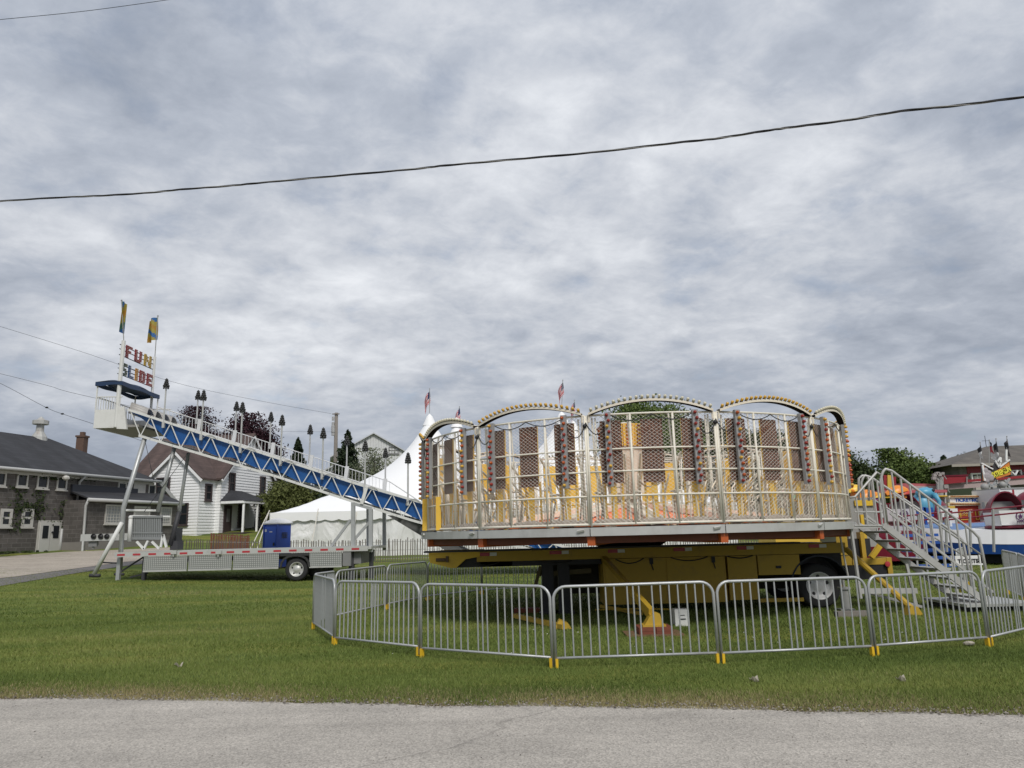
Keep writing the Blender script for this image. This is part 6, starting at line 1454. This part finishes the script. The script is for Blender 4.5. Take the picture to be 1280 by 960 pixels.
for y, (pa, rt, rb) in ((YN, (None, (1112, 588), (1216, 664))), (YR, (None, (1086, 596), (1196, 668)))):
    o = Vector((0, y - YN, 0)); A1 = P(*rt, y); B1 = P(*rb, y); B2 = Vector((B1.x + .12, y, B1.z - .35)); B3 = bot + o + Vector((-.02, 0, .1))
    p0 = Vector((P(1102, 600, YN).x, y, A1.z - .12)) if y == YN else Vector((P(1076, 600, YR).x, y, A1.z - .12))
    b = MB(); b.tube([Vector((p0.x, y, 1.66)), p0, p0 + Vector((.05, 0, .10)), A1 + Vector((-.08, 0, .03)), A1 + Vector((.04, 0, -.01)), B1, B1.lerp(B2, .5) + Vector((.04, 0, .05)), B2, Vector((B2.x + .05, y, B3.z))], .028, 8); part(b, 'handrail', SG, stairs, True)
    n = 9
    for i in range(n):
        f = (i + .2) / n; r_ = A1.lerp(B1, f); x = r_.x; zb = T0.z + (bot.z - T0.z) * (x - T0.x) / (bot.x - T0.x); b = MB()
        b.tube([(x, y, max(.1, min(zb, 1.7))), (x, y, r_.z)], .021, 6); part(b, 'railing_bar', SG, stairs)
    b = MB(); mz = -.45
    b.tube([A1 + Vector((0, 0, mz)), B1 + Vector((.1, 0, mz))], .018, 6); part(b, 'mid_rail', SG, stairs, True)
# landing and gates
XLd = P(1066, 655, YN).x
b = MB(); b.box((XLd, YN, 1.60), (T0.x, YR, 1.66)); part(b, 'landing', SG, stairs)
b = MB(); b.tube([P(1063, 655, YN), P(1076, 748, YN)], .035, 6); b.tube([P(1050, 670, YN + .6), P(1060, 720, YN + .6)], .02, 6); b.beam((XLd, YN + .03, .42), (bot.x - 1.3, YN + .03, .40), .04, .10); b.beam((bot.x - 1.25, YN + .2, 0), (bot.x - 1.35, YN + .2, .9), .05, .05); b.beam((XLd + .1, YN + .1, .40), (bot.x - 1.0, YN + .5, .05), .04, .05)
part(b, 'support_leg', SG, stairs)
b = MB(); b.tube([P(1062, 622, YN), P(1069, 621, YN), P(1096, 590, YN), P(1100, 593, YN)], .025, 6); part(b, 'gate_rail', SG, stairs, True)
b = MB()
for px, py in ((1070, 622), (1079, 610), (1090, 598), (1096, 600), (1100, 598)): q = P(px, py, YN); b.tube([Vector((q.x, YN, 1.66)), q], .02, 6)
for py in (640, 657): b.tube([P(1068, py, YN), P(1103, py, YN)], .018, 6)
b.tube([P(1080, 648, YN), P(1098, 658, YN)], .016, 5)
part(b, 'gate_frame', SG, stairs)
b = MB(); b.tube([P(1073.5, 625, YR), P(1073.5, 598, YR), P(1078, 594.5, YR), P(1084, 595, YR), P(1086, 600, YR), P(1086, 626, YR)], .026, 7); part(b, 'gate_arch', SG, stairs, True)
PLATE = mat('diamond_plate', (.55, .55, .53), .4, .4, .15, 40, bump=.6, bscale=50)
b = MB(); b.box((bot.x - .55, YN - .25, .10), (bot.x + .85, YR + .2, .15)); part(b, 'foot_plate', PLATE, stairs)
for dx in (-.5, .4): b = MB(); b.box((bot.x + dx, YN - .15, 0), (bot.x + dx + .2, YR + .1, .098)); part(b, 'plate_block', BLACK, stairs)

# ================================================================== TUB-CAR PLATFORM RIDE (blue / white)
QX, QY, QR = 23.2, 33.0, 6.6
tw = thing('tub_car_ride', 'wavy blue and white platform ride carrying maroon hooded tub cars', 'ride', (QX, QY, 0))
BLUE2 = mat('blue_skirt', (.012, .075, .33), .45); BLUE3 = mat('pale_blue_floor', (.10, .19, .38), .5, 0, .1, 2); WHT2 = mat('white_floor_panel', (.68, .68, .68), .5, 0, .06, 2)
def qz(a_): return 1.42 + .14 * math.sin(3 * a_ + .6)
n = 72; aa = [2 * math.pi * i / n for i in range(n + 1)]
def ring_pt(a_, r_, z): return (QX + r_ * math.sin(a_), QY - r_ * math.cos(a_), z)
b = MB()
for i in range(n): b.quad(ring_pt(aa[i], QR - .05, .42), ring_pt(aa[i + 1], QR - .05, .42), ring_pt(aa[i + 1], QR, qz(aa[i + 1]) - .50), ring_pt(aa[i], QR, qz(aa[i]) - .50))
part(b, 'blue_skirt', BLUE2, tw)
b = MB()
for i in range(n): b.quad(ring_pt(aa[i], QR + .01, qz(aa[i]) - .50), ring_pt(aa[i + 1], QR + .01, qz(aa[i + 1]) - .50), ring_pt(aa[i + 1], QR - .25, qz(aa[i + 1])), ring_pt(aa[i], QR - .25, qz(aa[i])))
part(b, 'white_rim', WHT2, tw)
for k in range(12):
    b = MB()
    for i in range(k * 6, k * 6 + 6):
        for (ra, rb) in ((QR - .25, 4.2), (4.2, 1.6)):
            b.quad(ring_pt(aa[i], ra, qz(aa[i]) + .003), ring_pt(aa[i + 1], ra, qz(aa[i + 1]) + .003), ring_pt(aa[i + 1], rb, qz(aa[i + 1]) + .10), ring_pt(aa[i], rb, qz(aa[i]) + .10))
    part(b, 'floor_plate', (BLUE3, WHT2, MAROON)[k % 3], tw)
b = MB()
for k in range(18): a_ = k * 2 * math.pi / 18; b.beam(ring_pt(a_, QR - .4, 0), ring_pt(a_, QR - .4, .9), .14, .14)
b.lathe([(QR - .8, .05), (QR - .8, .9)], 40, (QX, QY, 0)); part(b, 'understructure', BLACK, tw)
b = MB()
for i in range(5): b.box((XA(1126 + i * 3.5, 27.2, 1) - .2, 26.9 - .28 * (4 - i) + .6, .12 + .26 * i), (XA(1180, 27.2, 1), 27.2 - .28 * (4 - i) + .6, .22 + .26 * i))
part(b, 'entry_steps', mat('blue_step', (.02, .09, .36), .5), tw)
EMB = mat('purple_emblem', (.08, .02, .10), .6)
def tub(a_, r_, face, s_=1.0):
    c = Vector(ring_pt(a_, r_, qz(a_) + .08)); ca_, sa_ = math.cos(face), math.sin(face)
    Mt = Matrix.Translation(c) @ Matrix.Rotation(face, 4, 'Z') @ Matrix.Scale(s_, 4)
    b = MB(Mt)
    # hood: half dome open toward local -Y
    m_, n_ = 9, 14
    def hood(u, v, rr=1.0):
        th_ = math.pi * u; ph_ = math.pi / 2 * v     # u across, v back from the open arch
        return (-.72 * rr * math.cos(th_), -.05 + .75 * rr * math.sin(ph_), .35 + 1.10 * rr * math.sin(th_) * math.cos(ph_) ** .8)
    b.grid(lambda u, v: hood(u, v), 16, 8); b.grid(lambda u, v: hood(1 - u, v, .95), 16, 8)
    for i in range(16):
        u0_, u1_ = i / 16, (i + 1) / 16; b.quad(hood(u0_, 0), hood(u1_, 0), hood(u1_, 0, .95), hood(u0_, 0, .95))
    car = part(b, 'tub_car', MAROON, tw, True)
    b = MB(Mt); b.poly([(-.72, -.75, .12), (.72, -.75, .12), (.78, -.80, .68), (-.78, -.80, .68)], (0, .06, 0)); b.poly([(-.74, -.7, .1), (-.74, .3, .1), (-.78, .3, .62), (-.78, -.78, .62)], (.05, 0, 0)); b.poly([(.74, -.7, .1), (.74, .3, .1), (.78, .3, .62), (.78, -.78, .62)], (-.05, 0, 0)); part(b, 'car_front', WHT2, car)
    b = MB(Mt); b.box((-.62, .1, .15), (.62, .55, .5)); b.box((-.62, .35, .5), (.62, .55, 1.05)); part(b, 'seat', GREYP, car)
    b = MB(Mt); b.lathe([(.18, -.803), (.14, -.806)], 14, (0, 0, .44), 'y')
    for k in range(5):
        a0_ = k * 2 * math.pi / 5 + .3; b.poly([(0, -.806, .44), (.05 * math.cos(a0_ - .6), -.806, .44 + .05 * math.sin(a0_ - .6)), (.13 * math.cos(a0_), -.806, .44 + .13 * math.sin(a0_)), (.05 * math.cos(a0_ + .6), -.806, .44 + .05 * math.sin(a0_ + .6))], (0, -.004, 0))
    for k in range(4): b.box((-.14 + k * .08, -.80, .22), (-.10 + k * .08, -.775, .26))
    part(b, 'emblem', EMB, car)
    b = MB(Mt); b.lathe([(.0, .0), (.85, .0), (.85, .10), (.7, .12)], 18); part(b, 'car_base', MAROON, car, True)
tub(-.82, 5.0, -.05); tub(-.55, 5.0, .25); tub(-1.78, 5.4, -.6, .95); tub(-2.15, 5.2, .7, .95); tub(.2, 5, -.4); tub(2.6, 4.6, 2.0); tub(-2.6, 4.6, 2.4)
def guard(y, pxs, pytop, pybot, m=MAROON):
    b = MB()
    for f in (0, .45): b.tube([P(px, pytop + (pybot - pytop) * f - (px - pxs[0]) * .10, y) for px in pxs], .03, 5)
    part(b, 'guard_rail', m, tw)
    for px in pxs[:-1]: b = MB(); b.tube([P(px, pytop - (px - pxs[0]) * .10, y), P(px + 1.5, pybot + 30, y)], .05, 6); part(b, 'rail_post', GREYP, tw)
guard(26.2, (1182, 1212, 1241, 1300), 642, 660)
# ================================================================== TICKET BOOTH
by = 41.0; bx0, bx1 = XA(1187, by, 2), XA(1234, by, 2); bzt = P(1210, 632, by).z
booth = thing('ticket_booth', 'red and yellow ticket booth with blue lettered sign top', 'booth', ((bx0 + bx1) / 2, by, 0))
BRED = mat('booth_red', (.36, .028, .015), .5); BYE = mat('booth_yellow', (.62, .42, .06), .5); BCR = mat('booth_cream', (.66, .58, .40), .5)
b = MB(); b.box((bx0 + .1, by, 0), (bx1, by + 1.8, bzt)); part(b, 'cabin', BRED, booth)
for p0, p1 in ((1200, 1211), (1219, 1224), (1226, 1233)):
    b = MB(); xa_, xb_ = XA(p0, by, 2), XA(p1, by, 2); za_, zb__ = P(1205, 650, by).z, P(1205, 638, by).z
    for q in ((xa_, xb_, zb__ - .04, zb__), (xa_, xb_, za_, za_ + .04), (xa_, xa_ + .04, za_ + .04, zb__ - .04), (xb_ - .04, xb_, za_ + .04, zb__ - .04)): b.box((q[0], by - .03, q[2]), (q[1], by - .002, q[3]))
    part(b, 'panel_frame', BYE, booth)
text('TICKETS', .26, (XA(1205.5, by, 2), by - .02, P(1205, 640.5, by).z), (R(90), R(-8), 0), BCR, booth)
text('TICKETS', .20, (XA(1205.5, by, 2), by - .02, P(1205, 643.5, by).z), (R(90), 0, 0), BYE, booth)
b = MB(); b.box((bx0 - .08, by - .15, bzt), (bx1, by + 1.9, P(1210, 628, by).z)); b.box((bx0 + .05, by - .1, P(1210, 622.5, by).z), (bx1, by + 1.8, P(1210, 619, by).z)); part(b, 'cream_band', BCR, booth)
b = MB(); b.box((bx0 + .1, by - .05, P(1210, 628, by).z + .002), (bx1 - .05, by + 1.7, P(1210, 622.5, by).z - .002)); part(b, 'sign_band', WHT2, booth)
text('TICKETS', .27, (XA(1204, by, 3), by - .06, P(1204, 625.2, by).z), (R(90), 0, 0), BLUE2, booth, bold=.012); text('TICKETS', .27, (XA(1223.5, by, 3), by - .06, P(1223, 625, by).z), (R(90), 0, 0), BLUE2, booth, bold=.012)
b = MB()
for i in range(22):
    for py in (620.5, 630): q = P(1189 + i * 2.0, py, by - .18); b.ball(q, .045, 5, 3)
part(b, 'bulb_row', mat('booth_bulb', (.42, .16, .03), .4), booth, kind='stuff')
b = MB(); q = P(1187.5, 634, by - .1); b.box(q + Vector((-.1, -.05, -.35)), q + Vector((.25, .05, .25))); part(b, 'yellow_corner', BYE, booth)

# ================================================================== BLUE FIGURE RIDE, KIDDIE RIDE, STAND
LBL2 = mat('light_blue_fibreglass', (.09, .33, .48), .4, 0, .06, 2)
ey = 36.0; ec = P(1154, 630, ey)
fig = thing('elephant_figure', 'light blue rounded elephant ride figure seen through the stair bars', 'figure', (ec.x, ey, 1.2))
b = MB(); b.ball(ec + Vector((-.05, 0, -.1)), .56, 16, 10, (.95, .9, 1.15)); b.ball(ec + Vector((.02, -.25, .52)), .36, 14, 9, (1.25, .9, .75)); part(b, 'body', LBL2, fig, True)
b = MB(); b.ball(ec + Vector((.34, -.3, .48)), .20, 12, 8, (.6, .5, 1.3)); b.ball(ec + Vector((.12, -.28, .5)), .30, 12, 8, (.5, .4, 1)); part(b, 'ear', LBL2, fig, True)
b = MB(); b.tube([ec + Vector((.30, -.5, .45)), ec + Vector((.45, -.6, .1)), ec + Vector((.36, -.6, -.35)), ec + Vector((.42, -.6, -.55))], [.13, .10, .08, .06], 8); part(b, 'trunk', LBL2, fig, True)
b = MB(); b.ball(ec + Vector((.30, -.48, .62)), .08, 8, 5); part(b, 'eye', BLACK, fig)
b = MB(); b.lathe([(.0, .0), (.6, .0), (.6, .25), (.0, .25)], 18, (ec.x, ey, 1.0 + .15)); b.box((ec.x - .3, ey - .3, 0), (ec.x + .3, ey + .3, 1.15)); part(b, 'pedestal', MAROON, fig)
ky = 31.0; kx = XA(1082, ky, 2)
kid = thing('kiddie_ride', 'low kiddie ride with orange yellow and purple cars behind the grey cabinet', 'ride', (kx, ky, 0))
b = MB(); b.lathe([(0, 1.35), (2.3, 1.35), (2.3, 1.15), (2.2, .2)], 30, (kx + .3, ky + 1, 0)); part(b, 'base_platform', MAROON, kid)
KC = [mat('kid_orange', (.75, .24, .02), .4), mat('kid_yellow', (.8, .5, .04), .4), mat('kid_purple', (.22, .08, .18), .4), mat('kid_red', (.5, .05, .03), .4)]
def kidcar(px, py, m, s_, seat=True):
    q = P(px, py, ky - .6); b = MB()
    b.grid(lambda u, v: q + Vector((s_ * (u - .5) * 1.3, s_ * .4 * math.cos(math.pi * v) * (1 - .5 * (2 * u - 1) ** 2), s_ * (.45 * math.sin(math.pi * v) * (1 - .65 * abs(2 * u - 1) ** 2) - .15 + .25 * u))), 10, 8)
    o = part(b, 'kid_car', m, kid, True); b = MB(); b.box(q + Vector((-.15 * s_, -.12 * s_, -.3 * s_)), q + Vector((.2 * s_, .2 * s_, -.1 * s_))); b.ball(q + Vector((-.2 * s_, -.35 * s_, 0)), .12 * s_, 8, 5); part(b, 'fender', KC[1] if m is KC[0] else KC[0], o)
kidcar(1067, 614, KC[1], .62); kidcar(1081, 622, KC[0], .75); kidcar(1086, 627, KC[2], .55); kidcar(1093, 622, KC[1], .5); kidcar(1120, 616, KC[0], .7); kidcar(1129, 618, KC[3], .5)
fy = 31; fx0, fx1 = XA(985, fy, 2), XA(1050, fy, 2)
stand = thing('food_stand', 'yellow food stand with pastel striped awning glimpsed through the cage', 'stand', (fx0 + .8, fy, 0))
b = MB(); b.box((fx0 - .6, fy, 0), (fx1, fy + 2.2, P(1010, 634, fy).z)); part(b, 'counter', mat('stand_yellow', (.62, .40, .05), .5), stand)
AW = [mat('awning_pink', (.62, .22, .24), .6), mat('awning_green', (.22, .45, .24), .6), mat('awning_orange', (.75, .3, .08), .6), mat('awning_blue', (.15, .35, .5), .6)]
na_ = 10
for i in range(na_):
    x0, x1 = fx0 + (fx1 - fx0) * i / na_, fx0 + (fx1 - fx0) * (i + 1) / na_; z0 = P(1010, 630, fy).z; b = MB()
    b.poly([(x0, fy - .5, z0 - .15), (x1, fy - .5, z0 - .15), (x1, fy + .4, z0 + .6), (x0, fy + .4, z0 + .6)], (0, 0, .03)); part(b, 'awning_stripe', AW[i % 4], stand)
b = MB(); b.box((fx0, fy + .41, P(1010, 634, fy).z), (fx1, fy + 2.2, P(1010, 606, fy).z)); part(b, 'cabin', mat('stand_grey', (.4, .38, .34), .6), stand)

# ================================================================== RED ROOFED RIDE, SIGN, TRAILER
ry_ = 46.0
rr_ = thing('red_canopy_ride', 'long ride with red canopy edge and folded red panels before the clubhouse', 'ride', (XA(1180, ry_, 2), ry_, 0))
b = MB(); b.poly([P(1128, 604, ry_), P(1172, 605, ry_), P(1172, 613, ry_), P(1128, 612.5, ry_)], (0, 3.2, 0)); part(b, 'canopy', mat('faded_red_canopy', (.40, .10, .11), .6, 0, .15, 1), rr_)
b = MB(); b.poly([P(1140, 607.5, ry_ - .1), P(1174, 607.5, ry_ - .1), P(1174, 614, ry_ - .1), P(1140, 613.5, ry_ - .1)], (0, .08, 0)); part(b, 'canopy_fascia', mat('pinkish_grey_fascia', (.42, .33, .32), .6), rr_)
b = MB(); b.poly([P(1172, 602, ry_ - .2), P(1262, 596, ry_ - .2), P(1300, 592, ry_ - .2), P(1300, 595.5, ry_ - .2), P(1262, 599, ry_ - .2), P(1172, 605.5, ry_ - .2)], (0, .2, 0)); part(b, 'red_beam', RED, rr_)
b = MB(); b.poly([P(1176, 606, ry_ - .1), P(1300, 596, ry_ - .1), P(1300, 604, ry_ - .1), P(1176, 612.5, ry_ - .1)], (0, .12, 0)); part(b, 'roof_fascia', mat('pinkish_grey_fascia', (.42, .33, .32), .6), rr_)
b = MB(); b.poly([P(1178, 595.5, ry_ - .4), P(1209.5, 594, ry_ - .4), P(1209.5, 602.5, ry_ - .4), P(1178, 605.5, ry_ - .4)], (0, .12, 0)); fp_ = part(b, 'folded_panel', RED, rr_)
b = MB(); b.poly([P(1177, 594.5, ry_ - .45), P(1210.5, 593, ry_ - .45), P(1210.5, 594.6, ry_ - .45), P(1177, 596, ry_ - .45)], (0, .2, 0)); part(b, 'panel_edge', MAROON, fp_)
for px, p0, p1, w_ in ((1172.5, 590, 640, .16), (1176, 596, 640, .22), (1208.5, 596, 606, .05), (1168, 613, 642, .2), (1182, 608, 640, .12)):
    b = MB(); b.beam(P(px, p0, ry_ - .5), P(px, p1, ry_ - .5), w_, w_); part(b, 'post', GREYP if px != 1168 else MAROON, rr_)
b = MB(); 
for px, py, s_ in ((1168, 594, .10), (1171, 592, .09), (1174, 593.5, .11), (1178, 592, .08), (1167, 598, .10), (1182, 608.5, .13)): q = P(px, py, ry_ - .6); b.box(q - Vector((s_, .1, s_ * .8)), q + Vector((s_, .1, s_))); b.beam(q, q + Vector((.2, 0, -.35)), .05, .05)
part(b, 'flood_lamps', mat('pale_machinery', (.32, .29, .28), .6, 0, .3, 8), rr_)
b = MB(); b.box(P(1183, 630, ry_ + 3), P(1212, 610, ry_ + 3.4)); part(b, 'shade_panel', mat('dark_green_shade', (.03, .045, .02), .8), rr_)
b = MB(); 
for px, py in ((1107, 603), (1117, 605)): b.beam(P(px, py - 9, ry_), P(px, py + 12, ry_), .25, .1)
part(b, 'red_banner', RED, rr_); b = MB(); b.beam(P(1112, 594, ry_ - .1), P(1112, 612, ry_ - .1), .28, .1); part(b, 'yellow_banner', BYE, rr_)
# marquee sign with flags
sy = 43.0
mq = thing('ride_sign', 'jagged black ride sign lettered EXTREME FUN in yellow with white zigzag trim', 'sign', (XA(1245, sy, 3), sy, P(1245, 606, sy).z))
BLK = mat('sign_black', (.03, .025, .025), .5); FLM = mat('sign_flame', (.6, .2, .03), .5, 0, .5, 3); SYE = mat('sign_yellow', (.75, .68, .06), .5)
b = MB(); b.poly([P(1228, 602, sy), P(1227, 579, sy), P(1241, 586.5, sy), P(1245, 576, sy), P(1249, 584, sy), P(1262, 575, sy), P(1264, 593, sy), P(1243, 600, sy)], (0, .12, 0)); sb = part(b, 'sign_board', BLK, mq)
b = MB(); b.poly([P(1227.2, 579.5, sy - .02), P(1230.5, 581, sy - .02), P(1231.5, 600, sy - .02), P(1228.8, 601, sy - .02)], (0, .015, 0)); b.poly([P(1243, 590.5, sy - .02), P(1261.5, 577.5, sy - .02), P(1262.5, 583, sy - .02), P(1243.5, 592, sy - .02)], (0, .015, 0)); b.poly([P(1244, 597, sy - .02), P(1263.5, 590, sy - .02), P(1263.8, 593, sy - .02), P(1246, 598.5, sy - .02)], (0, .015, 0)); part(b, 'flame_band', FLM, sb)
b = MB()
for p, q in (((1227, 579), (1241, 586.5)), ((1244, 576), (1249, 584.5)), ((1249, 584.5), (1251, 572)), ((1249, 584.5), (1262, 574.5)), ((1228, 581), (1231, 601))): b.beam(P(*p, sy - .05), P(*q, sy - .05), .09, .07)
part(b, 'white_trim', WHITE, sb)
b = MB()
for px, py, s_ in ((1232, 588, .17), (1234, 595, .24), (1236.5, 591, .15), (1238.5, 597, .2), (1234, 600, .15)): b.ball(P(px, py, sy - .06), s_, 9, 5, (1, .25, 1))
part(b, 'grey_figure', mat('sign_grey_relief', (.33, .30, .31), .6, 0, .4, 10), sb)
tl = (P(1262, 587, sy) - P(1243, 594, sy)); ang = math.atan2(tl.z, tl.x)
text('EXTREME', .42, tuple(P(1248.5, 591.6, sy - .05)), (R(90), -ang, 0), SYE, sb, bold=.02, sx=.5)
text('FUN', .42, tuple(P(1258.6, 587.6, sy - .05)), (R(90), -ang, 0), SYE, sb, bold=.02, sx=.56)
b = MB()
for (p, q) in (((1230, 606), (1262, 606)), ((1232, 611), (1258, 609)), ((1234, 600), (1240, 612)), ((1244, 600), (1250, 612)), ((1252, 612), (1262, 598)), ((1256, 600), (1262, 610)), ((1238, 612), (1246, 600))): b.beam(P(*p, sy + .1), P(*q, sy + .1), .10, .10)
part(b, 'sign_frame', STEEL, mq)
for px, py, s_ in ((1231, 609, .22), (1253, 606, .2)): b = MB(); b.ball(P(px, py, sy - .1), s_, 10, 6); part(b, 'round_lamp', GREYP, mq, True)
b = MB()
for (p, q) in (((1247, 577), (1250, 571.5)), ((1250, 571.5), (1251, 578)), ((1258, 576), (1258, 562)), ((1265, 590), (1269, 594)), ((1269, 594), (1272, 588))): b = MB(); b.beam(P(*p, sy - .1), P(*q, sy - .1), .10, .06); part(b, 'bone_trim', WHITE, mq)
BKF = mat('flag_black_cloth', (.02, .02, .022), .8); CHK = mat('flag_checked_cloth', (.12, .10, .10), .8, 0, .9, 9)
for px, pt_, pb_, ms_, hoist, lb in ((1225.2, 553, 580, [BKF, BKF, FW], .55, 'small black and white flag on the sign end above the animal relief'), (1236.5, 550, 586, [BKF, FR, FW], .8, 'drooping red and white flag on the ride sign'), (1245, 548.5, 578, [BKF, BKF, FW], .9, 'black and white drooping flag over the sign middle'), (1258.5, 545.5, 575, [CHK, BKF, CHK], .8, 'dark checkered flag above the yellow lettering')):
    us_flag(lb, tuple(P(px, pb_, sy + .05)), tuple(P(px, pt_, sy + .05)), hoist, .55, .95, -.35 if px != 1236.5 else .3, ms_, False, 'sign_flag', 'flags along the ride sign')
wy = 39.0; wt = thing('white_trailer', 'white show trailer with a red streak behind the maroon hooded car', 'trailer', (XA(1290, wy, 1), wy, 0))
b = MB(); b.box((XA(1252, wy, 2.5), wy, 1.0), (XA(1400, wy, 2.5), wy + 2.4, P(1265, 611, wy).z)); part(b, 'body', WHT2, wt)
b = MB(); b.box((XA(1251.5, wy, 3), wy - .05, P(1265, 611, wy).z), (XA(1400, wy, 3), wy + 2.45, P(1265, 609.5, wy).z)); part(b, 'roof_edge', GREYP, wt)
b = MB(); b.poly([P(1265, 612, wy - .01), P(1267.5, 612, wy - .01), P(1269, 626, wy - .01), P(1264.5, 626, wy - .01), P(1266, 619, wy - .01)], (0, .008, 0)); part(b, 'red_streak', RED, wt)
for px in (1262, 1330): wheel(wt, (XA(px, wy, .45), wy + .2, .45), .45, .3, GREYP)
b = MB(); b.box((XA(1252, wy, 1), wy + .3, .8), (XA(1400, wy, 1), wy + 2.2, .995)); part(b, 'chassis', BLACK, wt)

# ---- low red and white show trailer and clutter behind the stairs
zy = 41.5; zt = thing('show_trailer', 'low dark red show trailer with white panels seen through the stair railings', 'trailer', (XA(1140, zy, 1), zy, 0))
b = MB(); b.box((XA(1100, zy, 1), zy, .9), (XA(1183, zy, 1), zy + 2.2, P(1140, 628, zy).z)); part(b, 'body', RED, zt)
for i, (p0, p1, y0, y1, m_) in enumerate(((1103, 1113, 630, 646, WHT2), (1116, 1126, 632, 648, MAROON), (1129, 1141, 630, 640, WHT2), (1130, 1140, 641, 648, BLUE2), (1145, 1156, 632, 647, WHT2), (1160, 1168, 630, 648, MAROON), (1171, 1181, 632, 646, WHT2))):
    b = MB(); b.box((XA(p0, zy, 1), zy - .06, P(1140, y1, zy).z), (XA(p1, zy, 1), zy - .003, P(1140, y0, zy).z)); part(b, 'side_panel', m_, zt)
for px in (1102, 1114.5, 1127, 1143, 1158, 1169.5, 1182):
    b = MB(); b.tube([P(px, 650, zy - .3), P(px, 612, zy - .3)], .045, 6); part(b, 'awning_post', GREYP if px < 1150 else WHITE, zt)
b = MB(); b.poly([P(1100, 613, zy - .5), P(1184, 612, zy - .5), P(1184, 615.5, zy - .5), P(1100, 616.5, zy - .5)], (0, 2.2, 0)); part(b, 'awning', mat('faded_red_canopy', (.40, .10, .11), .6), zt)
b = MB(); b.tube([P(1100, 622, zy - .4), P(1184, 620, zy - .4)], .035, 5); part(b, 'awning_rail', YELLOW, zt)
for px in (1108, 1176): wheel(zt, (XA(px, zy, .45), zy + .2, .45), .45, .3, GREYP)
b = MB(); b.box((XA(1100, zy, 1), zy + .3, .7), (XA(1183, zy, 1), zy + 2.0, .895)); part(b, 'chassis', BLACK, zt)
guard(25.8, (1122, 1148, 1176, 1190), 646, 662)
for a_ in (-1.35, -1.15, -.65, -.3):
    c_ = ring_pt(a_, 5.9, qz(a_) + .1); b = MB(); b.beam(c_, Vector(c_) + Vector((0, 0, .75)), .08, .08); b.box(Vector(c_) + Vector((-.35, -.04, .35)), Vector(c_) + Vector((.35, .04, .72))); part(b, 'sweep_panel', WHT2 if a_ > -1.2 else BLUE2, tw)
